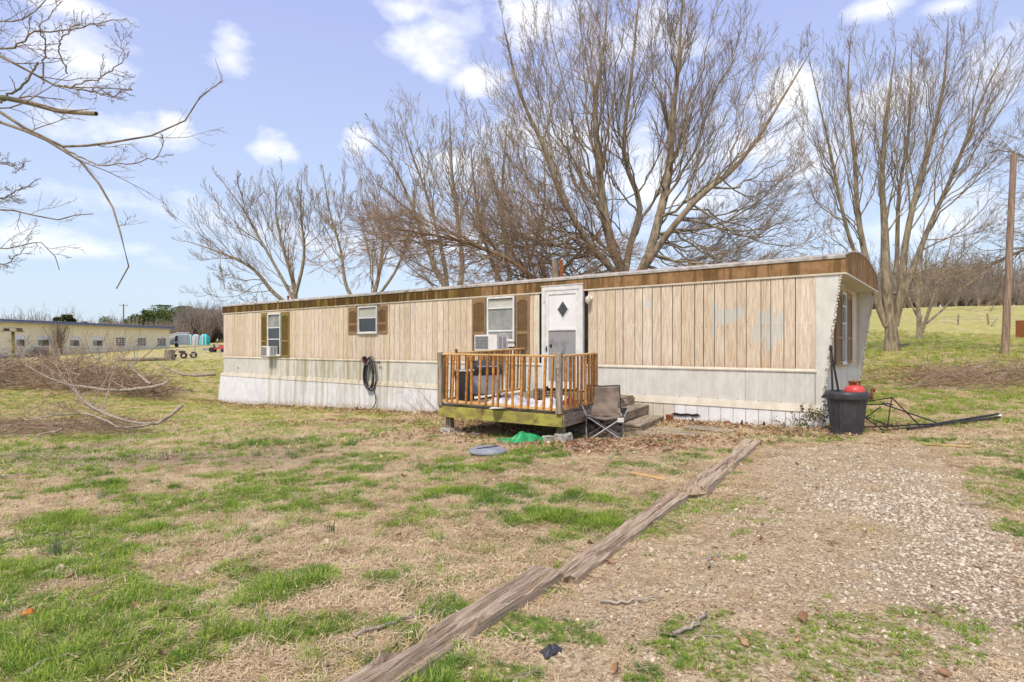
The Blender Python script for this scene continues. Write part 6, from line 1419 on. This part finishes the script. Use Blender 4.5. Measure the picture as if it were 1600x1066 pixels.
# ------------------------------------------------------------------ brush piles and fallen branches
def brush(name, label, px0, px1, d0, d1, h, n, nb, seed_mat='deadtwig', upright=.25, L=(.6, 1.8), kr=.006):
    xs = lambda t, d: ((px0 + (px1 - px0) * t) - 800) / F * d
    cx, cd = xs(.5, (d0 + d1) / 2), (d0 + d1) / 2; t = thing(name, label, 'brush pile', (cx, cd, gzf(cx, cd)))
    def sticks(n, L, r, k, up):
        tt = RNG.random(n); dd = d0 + (d1 - d0) * RNG.random(n); x = xs(tt, dd); z = gz(x, dd); env = np.sin(np.pi * np.clip(tt, .03, .97)) ** .5 * (1 - np.abs((dd - d0) / (d1 - d0) - .5) * 1.1)
        c = np.stack([x, dd, z + .03 + h * env * RNG.random(n) ** 1.2], 1); a = RNG.normal(0, .7, n) + (RNG.random(n) < .5) * np.pi; e = RNG.normal(.05, up, n)
        D = np.stack([np.cos(a) * np.cos(e), np.sin(a) * np.cos(e), np.sin(e)], 1); Ls = RNG.uniform(*L, n); P = [c - D * Ls[:, None] / 2]; p = P[0]
        for q in range(k - 1): D = D + RNG.normal(size=D.shape) * .13; D /= np.linalg.norm(D, axis=1, keepdims=True); p = p + D * Ls[:, None] / (k - 1); P.append(p)
        P = np.stack(P, 1); gg = gz(P[..., 0], P[..., 1]); P[..., 2] = np.maximum(P[..., 2], gg + .01); return P, np.tile(np.linspace(r, r * .4, k), (n, 1)) * RNG.uniform(.6, 1.3, (n, 1))
    P, R = sticks(n, L, kr, 6, upright); c = Tubes(); c.add(P, R, 3); P2, R2 = kids(P, R, 3, .2, 1, (.4, .9), .4, .03, .15, 4, .6, kr * .45); c.add(P2, R2, 3); o = c.build('twig_mass', M[seed_mat], t, 'stuff')
    P, R = sticks(nb, (L[1] * .8, L[1] * 1.9), kr * 2.6, 9, upright * .8)
    for i in range(nb): Tubes().add(P[i:i + 1], R[i:i + 1], 6).build('branch', M['deadwood'], t)
    return t
brush('brush_pile', 'wide low brush pile of cut branches on the lawn before the yellow building', -80, 262, 21.5, 25.5, 1.2, 1250, 9, L=(.8, 2.4), kr=.011)
brush('brush_pile', 'brown brush pile with dead leaves at the right edge by the wooden pole', 1425, 1760, 14.6, 17.5, .5, 700, 10, 'deadtwig', .35, (.5, 1.6), .006)
brush('brush_pile', 'thin scatter of twigs under the fallen branch at the far left', -60, 210, 12.0, 14.0, .25, 420, 5, 'deadtwig', .15, (.5, 1.4), .005)
def fallen(name, label, pts, d, r0, r1, nk, dens, mat='deadwood', tm='deadtwig', lm=.30, side=None):
    W = [PW(a, b, d + c) for (a, b, c) in pts]
    for w in W: w[2] = max(w[2], gzf(w[0], w[1]) + .03)
    t = thing(name, label, 'fallen branch', tuple(W[0]), 0, 'fallen branches on the left lawn'); K = 20; C = resample(W, K) + RNG.normal(size=(K, 3)) * .01; R = np.linspace(r0, r1, K)
    Tubes().add(C[None], R[None], 8).build('stem', M[mat], t); c = Tubes()
    def fix(P): P[..., 2] = np.maximum(P[..., 2], gz(P[..., 0], P[..., 1]) + .008); return P
    P2, R2 = kids(C[None, 4:], R[None, 4:], nk, .05, 1, (.3, .8), lm, .02, .10, 9, .45, .005); fix(P2)
    for i in range(len(P2)): Tubes().add(P2[i:i + 1], R2[i:i + 1], 5).build('side_branch', M[mat], t)
    P3, R3 = kids(P2, R2, dens, .15, 1, (.3, .8), .5, .02, .12, 6, .5, .0045); fix(P3); c.add(P3, R3, 3); P4, R4 = kids(P3, R3, 4, .2, 1, (.4, .8), .5, .03, .14, 4, .6, .0035); fix(P4); c.add(P4, R4, 3); c.build('twigs', M[tm], t, 'stuff'); return t
fallen('fallen_branch', 'large pale fallen branch with a torn orange end on the left lawn', [(285, 632, .3), (262, 652, .15), (235, 664, 0), (180, 652, 0), (145, 636, .2), (105, 600, .6), (75, 590, 1), (20, 560, 1.8)], 12.6, .038, .006, 20, 10, lm=.38)
fallen('fallen_branch', 'second stem of the fallen branch lying flat on the grass, below the pale one', [(235, 664, 0), (190, 668, -.2), (140, 648, -.2), (80, 650, -.3), (0, 668, -.4), (-80, 676, -.5)], 12.6, .024, .006, 14, 9, lm=.3)
fallen('fallen_branch', 'thin stick like branch at the left edge in front of the brush', [(100, 670, 0), (60, 680, 0), (0, 686, 0), (-60, 690, 0)], 12.0, .025, .01, 5, 4, lm=.25)
fallen('fallen_log', 'curved thick log at the right end of the wide brush pile', [(262, 596, .4), (250, 603, .1), (225, 606, 0), (190, 610, 0), (150, 607, 0), (90, 598, .3)], 21, .06, .028, 5, 5, lm=.3)
fallen('fallen_log', 'upright pale limb rising out of the right end of the wide brush pile', [(235, 600, 0), (222, 590, .2), (206, 575, .4), (195, 562, .4), (191, 550, .4)], 21.3, .045, .012, 3, 4, lm=.4)
fallen('fallen_log', 'long thin log with a broken stub lying on the grass left of the home', [(338, 584, .5), (318, 586, .2), (290, 586, 0), (270, 580, 0), (248, 570, 0)], 29, .09, .04, 3, 3, lm=.25)
for (px, d, n, h, l) in ((150, 27, 16, 3.0, 'clump of tall bare reddish shoots in front of the yellow building'), (72, 25, 9, 2.0, 'leaning bare shoots growing by the bird feeder post'), (110, 30, 8, 2.2, 'sparse bare shoots behind the brush pile')):
    shoots('bare_shrub', l, 'shrub', px, 0, d, n, h, .8, 'twig_red', .012, 0, .5)
for (px, d, n, h, l) in ((1545, 16, 2, 1.5, 'tall thin bare stem rising from the right brush pile'), (1500, 15.5, 3, .9, 'low bare stems at the left part of the right brush pile'), (1595, 16, 4, 1.0, 'pale bare stems at the right edge of the brush pile'), (1455, 15, 2, .7, 'short bare stems left of the right brush pile'), (1480, 17, 2, 1.1, 'leaning bare stem behind the right brush pile')):
    shoots('sapling', l, 'sapling', px, 0, d, n, h, .3, 'deadtwig', .007, 0, .3, 'saplings and stems')

# ------------------------------------------------------------------ poles, fences, feeder
def pole(name, label, px, d, top_y, r0, r1, mat='pole_wood', cross=False, lean=0):
    x = (px - 800) / F * d; g = gzf(x, d); zt = CZ + (HZ - top_y) / F * d; t = thing(name, label, 'utility pole', (x, d, g))
    n = 12; b = MB(); b.tube([(lean * q / n + random.uniform(-.006, .006), 0, -.1 + (zt - g + .1) * q / n) for q in range(n + 1)], [r0 + (r1 - r0) * q / n for q in range(n + 1)], 14); b.build('shaft', M[mat], t, smooth=False)
    if cross:
        MB().box((0, 0, zt - g - .4), (2.2, .12, .12)).build('crossarm', M[mat], t)
        for q in (-.9, .9): MB().lathe([(.05, 0), (.06, .1), (.03, .2)], 8, (q, 0, zt - g - .34)).build('insulator', M['galv'], t)
    else:
        MB().lathe([(r1, 0), (r1 * .8, .02), (.0, .03)], 14, (lean, 0, zt - g)).build('cap', M['grey_wood'], t); MB().box((lean, -r1 * .9, (zt - g) * .42), (.05, .02, .09)).build('tag', M['galv'], t)
    return t
pole('utility_pole', 'tall bare reddish wooden pole without wires at the right', 1570, 22, 241, .125, .095, lean=.33)
pole('utility_pole', 'distant utility pole with a crossarm behind the yellow building', 193, 150, 475, .2, .14, cross=True)
def feeder():
    d = 26; x = (20 - 800) / F * d; g = gzf(x, d); h = CZ + (540 - 519) / F * d - g; t = thing('bird_feeder', 'old wooden bird table on a single post at the far left', 'bird table', (x, d, g), .2)
    MB().tube([(0, 0, -.1), (.01, 0, h)], .06, 8).build('post', M['mossy_wood'], t); MB().box((0, 0, h + .03), (.62, .5, .04)).build('tray', M['bark'], t)
    for s_ in (-1, 1): MB().box((s_ * .25, 0, h + .10), (.04, .4, .12)).build('side', M['bark'], t)
    MB().box((0, 0, h + .18), (.5, .42, .03), Matrix.Rotation(.08, 3, 'Y')).build('roof', M['bark'], t)
feeder()
def chain_fence(name, label, A, B, npost, h, cell=.3):
    A = np.array(A, float); B = np.array(B, float); t = thing(name, label, 'fence', (A[0], A[1], gzf(*A)))
    def at(s, z): p = A + (B - A) * s; return np.array([p[0], p[1], gzf(*p) + z])
    L_ = np.linalg.norm(B - A)
    for i in range(npost):
        s = i / (npost - 1); MB().tube([at(s, -.1), at(s, h + .05)], .038, 8).build('post', M['galv'], t, world=Matrix.Identity(4))
    for i in range(npost - 1): MB().tube([at(i / (npost - 1), h), at((i + 1) / (npost - 1), h)], .026, 6).build('rail', M['galv'], t, world=Matrix.Identity(4))
    if cell:
        n = int(L_ / cell); P = []
        for i in range(n):
            a, b, c = at(i / n, .03), at((i + .5) / n, h / 2), at(min(1, (i + 1) / n), h); P.append([a, b, c]); a, b, c = at(i / n, h), at((i + .5) / n, h / 2), at(min(1, (i + 1) / n), .03); P.append([a, b, c])
        P = np.array(P); Tubes().add(P, np.full(P.shape[:2], .0035), 3).build('wire_mesh', M['galv'], t, 'stuff')
chain_fence('chain_link_fence', 'grey chain link fence in front of the yellow building', ((-60 - 800) / F * 40, 40), ((345 - 800) / F * 60, 60), 8, 1.25)
def post_fence():
    t = thing('wire_fence', 'sagging wire fence on old posts across the green slope at right', 'fence', tuple(PW(1500, 515, 62)))
    pts = []
    for (px, h, ln) in ((1440, 1.0, 0), (1497, 1.1, .05), (1545, 1.2, -.15), (1577, 1.2, .1), (1630, 1.1, 0)):
        x = (px - 800) / F * 62; g = gzf(x, 62); MB().tube([(x, 62, g - .1), (x + ln, 62, g + h)], .08, 7).build('post', M['grey_wood'], t, world=Matrix.Identity(4)); pts.append((x, 62, g))
    for z in (.35, .7, 1.0): MB().tube([(a, b, c + z - .1) for a, b, c in pts], .012, 4).build('wire', M['galv'], t, world=Matrix.Identity(4))
    x = (1552 - 800) / F * 60; g = gzf(x, 60); MB().tube([(x - .2, 60, g + .1), (x + 1.6, 61.5, g + .9)], .07, 6).build('brace', M['grey_wood'], t, world=Matrix.Identity(4))
    A = np.array([(1586 - 800) / F * 42, 42.]); B = A + np.array([7., -9.]); t = thing('board_fence', 'rusty brown corrugated fence panel running off the right edge', 'fence', (A[0], A[1], gzf(*A)))
    for i in range(14):
        p = A + (B - A) * (i + .5) / 14; g = gzf(*p); a = math.atan2(B[1] - A[1], B[0] - A[0]); b = MB(); b.box((0, 0, .62), (.76, .03, 1.25))
        for q in range(4): b.box((-.3 + q * .2, -.02, .62), (.05, .03, 1.22))
        b.build('panel', M['rust'], t, world=Matrix.Translation((p[0], p[1], g - .02)) @ Matrix.Rotation(a, 4, 'Z'))
post_fence()

# ------------------------------------------------------------------ the long yellow building and what stands beyond it
def yellow_building():
    A = Vector((-56.6, 40, 0)); B = Vector((-51.4, 89.4, 0)); d = (B - A); L_ = d.length; d.normalize(); ang = math.atan2(d.y, d.x)
    t = thing('yellow_building', 'long low pale yellow building with dark roof edge and a row of windows', 'building', (A.x, A.y, 0), ang); T = 4.0; Mt = WM[t.name]
    # local x along the wall, local -y faces the lawn
    def X(px):
        u = (px - 800) / F; s = (A.x - u * A.y) / (u * d.y - d.x); return s
    wins = [((-60, -40), 1), ((-22, -5), 1), ((24, 40), 1), ((58, 78), 1), ((108, 125), 1), ((144, 161), 1), ((180, 196), 0), ((214, 229), 0), ((245, 260), 0)]
    zb, zt = 1.35, 2.65; edges = [0.0]
    for (a, b), k in wins: edges += [X(a), X(b)]
    edges.append(L_); 
    for i in range(0, len(edges) - 1):
        x0, x1 = edges[i], edges[i + 1]
        if i % 2 == 0: MB().box(((x0 + x1) / 2, .1, 1.5), (x1 - x0, .2, 5.0)).build('wall', M['cream_wall'], t)
        else:
            MB().box(((x0 + x1) / 2, .1, (zt + T) / 2 - .0), (x1 - x0, .2, T - zt)).build('wall', M['cream_wall'], t); MB().box(((x0 + x1) / 2, .1, (zb - 1.0) / 2), (x1 - x0, .2, zb + 1.0)).build('wall', M['cream_wall'], t)
            k = wins[i // 2][1]; w = MB()
            w.box((x0 + .05, .02, 2.0), (.1, .1, 1.3)).box((x1 - .05, .02, 2.0), (.1, .1, 1.3)).box(((x0 + x1) / 2, .02, zt - .05), (x1 - x0 - .2, .1, .1)).box(((x0 + x1) / 2, .0, zb + .05), (x1 - x0 - .2, .16, .1))
            o = w.build('window', M['white_panel'], t); WM[o.name] = Mt.copy(); ww = x1 - x0 - .2
            if k:
                MB().box(((x0 + x1) / 2, .05, 2.36), (ww, .04, .42)).build('white_board', M['white_panel'], o)
                for q in (0, 1): MB().box((x0 + .1 + ww * (q + .5) / 2, .06, 1.79), (ww / 2 - .06, .02, .68)).build('pane', M['glass_curtain' if q == 0 else 'glass_dark'], o)
            else:
                for q in range(3):
                    for r in range(4): MB().box((x0 + .1 + ww * (q + .5) / 3, .06, zb + .1 + 1.1 * (r + .5) / 4), (ww / 3 - .1, .02, 1.1 / 4 - .07)).build('pane', M['glass_dark'], o)
                MB().box(((x0 + x1) / 2, .085, 2.0), (ww, .02, 1.1)).build('glazing_bars', M['white_panel'], o)
    MB().box((L_ - .1, 6.2, 1.5), (.2, 12, 5.0)).build('wall', M['cream_wall'], t); MB().box((L_ / 2, 12.2, 1.5), (L_, .2, 5.0)).build('wall', M['cream_wall'], t)
    b = MB(); b.prism([(-.5, 3.98), (-.5, 4.28), (6, 4.62), (12.7, 4.28), (12.7, 3.98)], 'x', -.3, L_ + .5); b.build('roof', M['roof_grey'], t)
    MB().box((L_ / 2 + .1, -.56, 4.05), (L_ + .8, .1, .16)).build('gutter', M['blue_trim'], t)
    MB().box((L_ * .3, -.05, .25), (L_ * .6, .06, .35)).build('base_strip', M['blue_trim'], t)
    x = X(52); q = thing('condenser_unit', 'dark air conditioning unit on the ground against the yellow building', 'condenser', tuple(Mt @ Vector((x, -1.0, gzf(*(Mt @ Vector((x, -1, 0))).xy)))), ang)
    MB().box((0, 0, .5), (1.1, .8, 1.0)).build('case', M['ac_grill'], q); MB().lathe([(.35, 1.0), (.35, 1.04), (.0, 1.05)], 14).build('fan_guard', M['galv'], q)
    p = Mt @ Vector((X(86), -.5, 0)); t2 = thing('climbing_vine', 'bare brown vine climbing the yellow wall between two windows', 'vine', (p.x, p.y, gzf(p.x, p.y)))
    g = gzf(p.x, p.y); P = []
    for i in range(16):
        b = np.array([p.x + random.uniform(-.1, .1), p.y + random.uniform(-.4, .4), g]); tip = np.array([p.x + random.uniform(-.1, .3), p.y + random.uniform(-2.6, 2.6) * (random.random() ** .7), 4.0 - random.random() * .6]); P.append(limb_curve(b, tip, 9, -.04, .06))
    P = np.array(P); R = np.tile(np.linspace(.05, .02, 9), (16, 1)); c = Tubes(); c.add(P, R, 4); P2, R2 = kids(P, R, 8, .3, 1, (.4, .9), .3, .0, .15, 5, .6, .012); c.add(P2, R2, 3); c.build('stems', M['twig'], t2)
yellow_building()

def far_left():
    def at(px, d): x = (px - 800) / F * d; return (x, d, gzf(x, d))
    # stump and logs
    x, y, g = at(265, 56); t = thing('tree_stump', 'thick grey cut stump standing in the grass by the yellow building', 'stump', (x, y, g)); MB().lathe([(.5, -.1), (.44, .2), (.4, 1.0), (.36, 1.02), (.0, 1.03)], 16, flute=.08, nf=9).build('trunk', M['bark'], t)
    P = resample([at(185, 54), at(215, 54), at(258, 55.5)], 10) + np.array([0, 0, .15]); t = thing('fallen_log', 'long straight log lying left of the grey stump', 'log', tuple(P[0]), 0, 'fallen branches on the left lawn'); Tubes().add(P[None], np.full((1, 10), .17), 8).build('stem', M['bark'], t)
    # buggy frame with knobbly wheels
    x, y, g = at(281, 60); t = thing('buggy', 'stripped tan buggy frame on knobbly wheels beside the stump', 'buggy', (x, y, g), .15)
    for (a, b, r) in ((-.8, -.5, .3), (.55, -.5, .32), (-.8, .5, .3), (1.15, .4, .34)):
        w = MB(); w.lathe([(r * .55, -.11), (r, -.09), (r, .09), (r * .55, .11)], 18, closed=False); o = w.build('wheel', M['tyre'], t, basis=Matrix.Translation((a, b, r)) @ Matrix.Rotation(rad(90), 4, 'X')); WM[o.name] = WM[t.name] @ o.matrix_basis
        MB().lathe([(.0, -.05), (r * .55, -.05), (r * .55, .05), (.0, .05)], 12).build('rim', M['olive_metal'], o)
    for a, b in (((-1.1, -.35, .45), (1.2, -.35, .5)), ((-1.1, .35, .45), (1.2, .35, .5)), ((-1.1, -.35, .45), (-1.1, .35, .45)), ((-.9, -.35, .45), (-.3, -.3, .95)), ((-.9, .35, .45), (-.3, .3, .95)), ((-.3, -.3, .95), (.5, -.3, .9)), ((-.3, .3, .95), (.5, .3, .9)), ((.5, -.3, .9), (1.1, -.35, .5)), ((-.3, -.3, .95), (-.3, .3, .95))): MB().tube([a, b], .07, 6).build('frame_tube', M['olive_metal'], t)
    MB().box((-.75, 0, .6), (.5, .45, .35)).build('engine', M['rust'], t); MB().box((.2, 0, .62), (.45, .5, .3)).build('seat', M['black_plastic'], t)
    # tilted camper
    x, y, g = at(279, 92); t = thing('camper', 'pale grey blue camper shell tilted beside the end of the yellow building', 'camper', (x, y, g), -.35)
    b = MB(); b.prism([(-1.35, .35), (.55, .35), (.95, .35), (1.25, 1.9), (1.1, 2.15), (-1.3, 1.75)], 'y', -.9, .9); b.build('body', M['pale_blue'], t, basis=Matrix.Identity(4))
    MB().box((-.1, 0, 2.02), (2.5, 1.9, .10), Matrix.Rotation(-.16, 3, 'Y')).build('roof', M['white_panel'], t); MB().prism([(.25, .9), (.75, .9), (.95, 1.8), (.4, 1.7)], 'y', -.93, -.905).build('window', M['glass_dark'], t)
    w = MB(); w.lathe([(.0, -.1), (.32, -.1), (.32, .1), (.0, .1)], 16); w.build('wheel', M['tyre'], t, basis=Matrix.Translation((.6, -.85, .32)) @ Matrix.Rotation(rad(90), 4, 'X'))
    # teal tents with a grey tunnel between
    def dome(px, wpx, l, mat, nm='dome_tent', hgt=17.5):
        d = 108; x, y, g = at(px, d); w = wpx / F * d; t = thing(nm, l, 'tent', (x, y, g), 0, 'tents beyond the yellow building'); h = hgt / F * d
        b = MB(); b.lathe([(w / 2, 0), (w / 2 * .98, h * .45), (w / 2 * .85, h * .75), (w / 2 * .5, h * .95), (.0, h)], 16, closed=False); b.build('canopy', M[mat], t, smooth=True)
        for a in (-2.2, -1.57, -.9): MB().tube([(w / 2 * 1.02 * math.cos(a), w / 2 * 1.02 * math.sin(a), 0), (w / 2 * 1.0 * math.cos(a), w / 2 * 1.0 * math.sin(a), h * .45), (w / 2 * .87 * math.cos(a), w / 2 * .87 * math.sin(a), h * .77), (w * .25 * math.cos(a), w * .25 * math.sin(a), h * .97)], .05, 5).build('rib', M['white_panel'], t)
        MB().grid(lambda u, v: (w * .2 * (u - .5), -w / 2 * 1.03 * (1 - .1 * v * v), h * .6 * v), 4, 4).build('doorway', M['grey_fabric'], t); return t
    dome(297, 12, 'left teal dome tent beyond the yellow building', 'teal'); dome(307, 13, 'grey arched tent between the two teal ones', 'grey_fabric'); dome(320, 15, 'right teal dome tent with pale ribs beyond the yellow building', 'teal')
    # red mower
    x, y, g = at(340, 72); t = thing('riding_mower', 'red riding mower with grey deck parked left of the home', 'mower', (x, y, g), .1)
    b = MB(); b.prism([(.2, .35), (.95, .35), (1.0, .6), (.85, .85), (.35, .9), (.15, .6)], 'y', -.32, .32); b.build('bonnet', M['red_paint'], t); MB().box((-.35, 0, .42), (1.1, .7, .16)).build('body', M['red_paint'], t); MB().box((-1.1, 0, .35), (.9, .9, .3)).build('trailer_box', M['grey_plastic'], t)
    MB().prism([(-.4, .5), (-.1, .5), (-.1, .6), (-.32, .62), (-.38, .98), (-.46, .98)], 'y', -.2, .2).build('seat', M['black_plastic'], t); MB().tube([(.15, 0, .85), (.0, 0, 1.05)], .03, 6).build('steering_column', M['black_metal'], t)
    for a, b_, r in ((-.55, -.42, .3), (-.55, .42, .3), (.65, -.4, .2), (.65, .4, .2)): w = MB(); w.lathe([(.0, -.09), (r, -.09), (r, .09), (.0, .09)], 14); w.build('wheel', M['tyre'], t, basis=Matrix.Translation((a, b_, r)) @ Matrix.Rotation(rad(90), 4, 'X'))
far_left()

# ------------------------------------------------------------------ distant trees
def bare_template(seed, h=10, mat='twig_far', dens=1.0, bush=False):
    st = RNG.bit_generator.state; n = 9 if not bush else 12
    P0 = []; R0 = []
    for i in range(n):
        a = i * 2.4; s = .08 if not bush else .3; tip = np.array([math.cos(a) * h * (.10 + .26 * random.random()), math.sin(a) * h * (.10 + .26 * random.random()), h * random.uniform(.65, 1)])
        b = np.array([0, 0, h * (.22 if not bush else 0) * random.random()]); P0.append(limb_curve(b, tip, 8, .05, .05)); R0.append(np.linspace(h * .011, h * .003, 8))
    P0 = np.array(P0); R0 = np.array(R0); c = Tubes(); tr = resample([(0, 0, -.3), (.05, 0, h * .2), (0, .1, h * .5), (0, 0, h * .8)], 6); c.add(tr[None], np.linspace(h * .022, h * .006, 6)[None], 6); c.add(P0, R0, 4)
    P, R = kids(P0, R0, int(7 * dens), .15, 1, (.3, .8), .42, .12, .1, 5, .5, h * .0022); c.add(P, R, 3); P, R = kids(P, R, int(5 * dens), .15, 1, (.4, .9), .5, .1, .12, 4, .6, h * .0018); c.add(P, R, 3)
    return bpy.data.objects.new('template', np_mesh('far_tree', np.vstack(c.V), np.vstack(c.Q), M[mat]))
def evergreen(label, px, d, top_y, w, mat='evergreen', seed=0, name='evergreen_tree'):
    x = (px - 800) / F * d; g = gzf(x, d); h = CZ + (HZ - top_y) / F * d - g; t = thing(name, label, 'tree', (x, d, g), 0, 'evergreens beyond the yellow building'); r = np.random.default_rng(seed)
    Tubes().add(resample([(x, d, g - .2), (x + .1, d, g + h * .5), (x, d, g + h * .92)], 8)[None], np.linspace(.32, .08, 8)[None], 7).build('trunk', M['bark'], t)
    n = 5200; lob = r.normal(size=(16, 3)) * np.array([w * .38, w * .38, h * .17]) + np.array([0, 0, h * .6]); k = r.integers(0, 16, n); u = r.normal(size=(n, 3)); u /= np.linalg.norm(u, axis=1, keepdims=True)
    C = lob[k] + u * (r.random((n, 1)) ** .35) * (w * .25 * r.uniform(.7, 1.2, (16, 1))[k]) * np.array([1, 1, .75]); C[:, 2] = np.clip(C[:, 2], h * .18, h)
    a = r.normal(size=(n, 3)); a /= np.linalg.norm(a, axis=1, keepdims=True); b = np.cross(a, r.normal(size=(n, 3))); b /= np.linalg.norm(b, axis=1, keepdims=True); s = r.uniform(.12, .32, (n, 1))
    V = np.stack([C - a * s, C + b * s * .6, C + a * s, C - b * s * .6], 1).reshape(-1, 3); link('crown', np_mesh('crown', V, np.arange(4 * n).reshape(-1, 4), M[mat], False), t, basis=Matrix.Identity(4))
def distant():
    for i, (px, d, ty, w, l) in enumerate(((222, 165, 484, 6, 'loose leftmost evergreen of the clump beyond the yellow building'), (240, 170, 480, 9, 'broad dark evergreen, second from the left in the far clump'), (262, 172, 477, 10, 'tallest evergreen, in the middle of the far clump'), (285, 168, 478, 10, 'broad evergreen right of the tallest one in the far clump'), (305, 175, 480, 8, 'rightmost evergreen of the far clump, half hidden by brown scrub'))):
        evergreen(l, px, d, ty, w, seed=i)
    evergreen('small dark cedar behind the roof of the yellow building', 115, 120, 494, 3.4, 'cedar', 9, 'cedar_tree')
    T = [bare_template(i, 10) for i in range(4)]; Bq = [bare_template(10 + i, 4, 'twig_far', 1.2, True) for i in range(3)]
    # single trees one can tell apart behind the yellow building
    for i, (px, d, ty) in enumerate(((4, 118, 482), (18, 125, 478), (38, 122, 480), (62, 116, 474), (78, 124, 480), (96, 120, 478), (110, 126, 476), (183, 130, 484), (208, 128, 486))):
        src = T[i % 4]; o = bpy.data.objects.new('bare_tree', src.data); COL.objects.link(o); x = (px - 800) / F * d; g = gzf(x, d); o.location = (x, d, g); h = CZ + (HZ - ty) / F * d - g; o.scale = (h / 10 * .75,) * 2 + (h / 10,); o.rotation_euler = (0, 0, i * 1.3)
        _tagp(o, 'distant bare tree ' + ['at the left edge, above the bird table', 'just right of the bird table, above the roof', 'with a broad crown above the two white boarded windows at left', 'above the second white boarded window', 'tall, right over the climbing vine', 'just left of the small cedar', 'whose crown rises right over the small cedar', 'small, just left of the far utility pole', 'small, between the far utility pole and the evergreens'][i], 'tree', 'far trees behind the yellow building')
    def wood(name, label, pxs, ds, n, hs, tp, dense=1):
        px = RNG.uniform(*pxs, n); d = RNG.uniform(*ds, n); x = (px - 800) / F * d; h = RNG.uniform(*hs, n); k = RNG.integers(0, len(tp), n)
        o = gn_scatter(name, np.c_[x, d, gz(x, d)], np.c_[np.zeros((n, 2)), RNG.random(n) * 6.28], h / (10 if tp is T else 4), k, tp); _tagp(o, label, 'woods'); return o
    wood('distant_woods', 'mass of bare grey brown trees along the top of the slope at right', (1330, 2000), (122, 165), 230, (8, 13.5), T)
    wood('distant_scrub', 'bare scrub along the foot of the right hand woods', (1330, 2000), (116, 150), 520, (3, 5.5), Bq)
    wood('far_woods', 'low line of bare woods on the horizon at left', (-400, 400), (215, 320), 420, (6, 10), T)
    wood('far_scrub', 'brown scrub in front of the evergreens right of the tents', (278, 430), (135, 165), 170, (5, 9.5), Bq)
    wood('far_hedge', 'brown hedge behind the yellow building', (-200, 290), (130, 175), 260, (3.5, 6), Bq)
    wood('middle_woods', 'bare woods beyond the home, mostly hidden by its roof', (400, 1330), (130, 240), 300, (6, 9), T)
    x, y = (1545 - 800) / F * 140, 140; g = gzf(x, y); t = thing('shed', 'tiny pale roofed shed among the far trees on the right slope', 'shed', (x, y, g), .1)
    MB().box((0, 0, 1.2), (6.5, 4, 2.4)).build('wall', M['rust'], t); MB().prism([(-2.4, 2.38), (0, 3.5), (2.4, 2.38)], 'x', -3.6, 3.6).build('roof', M['white_panel'], t)
    x, y, = (868 - 800) / F * 16.6, 16.6; g = gzf(x, y); t = thing('mossy_post', 'mossy green topped old post sticking up behind the roof', 'post', (x, y, g)); zt = CZ + (540 - 406) / F * 16.6 - g
    MB().lathe([(.13, 0), (.12, zt * .5), (.09, zt), (.0, zt + .01)], 9).build('shaft', M['bark'], t); MB().box((.16, 0, zt - .25), (.1, .08, .5)).build('broken_side', M['rust'], t)
    for (px, d, l) in ((1398, 29, 'dark clod on the grass right of the tall trunk'), (1405, 29, 'smaller dark clod right beside the other one')):
        x = (px + 12 - 800) / F * d; concrete_block((x, d, gzf(x, d) + .06), (.22, .18, .14), 0, l, 'rock')
distant()
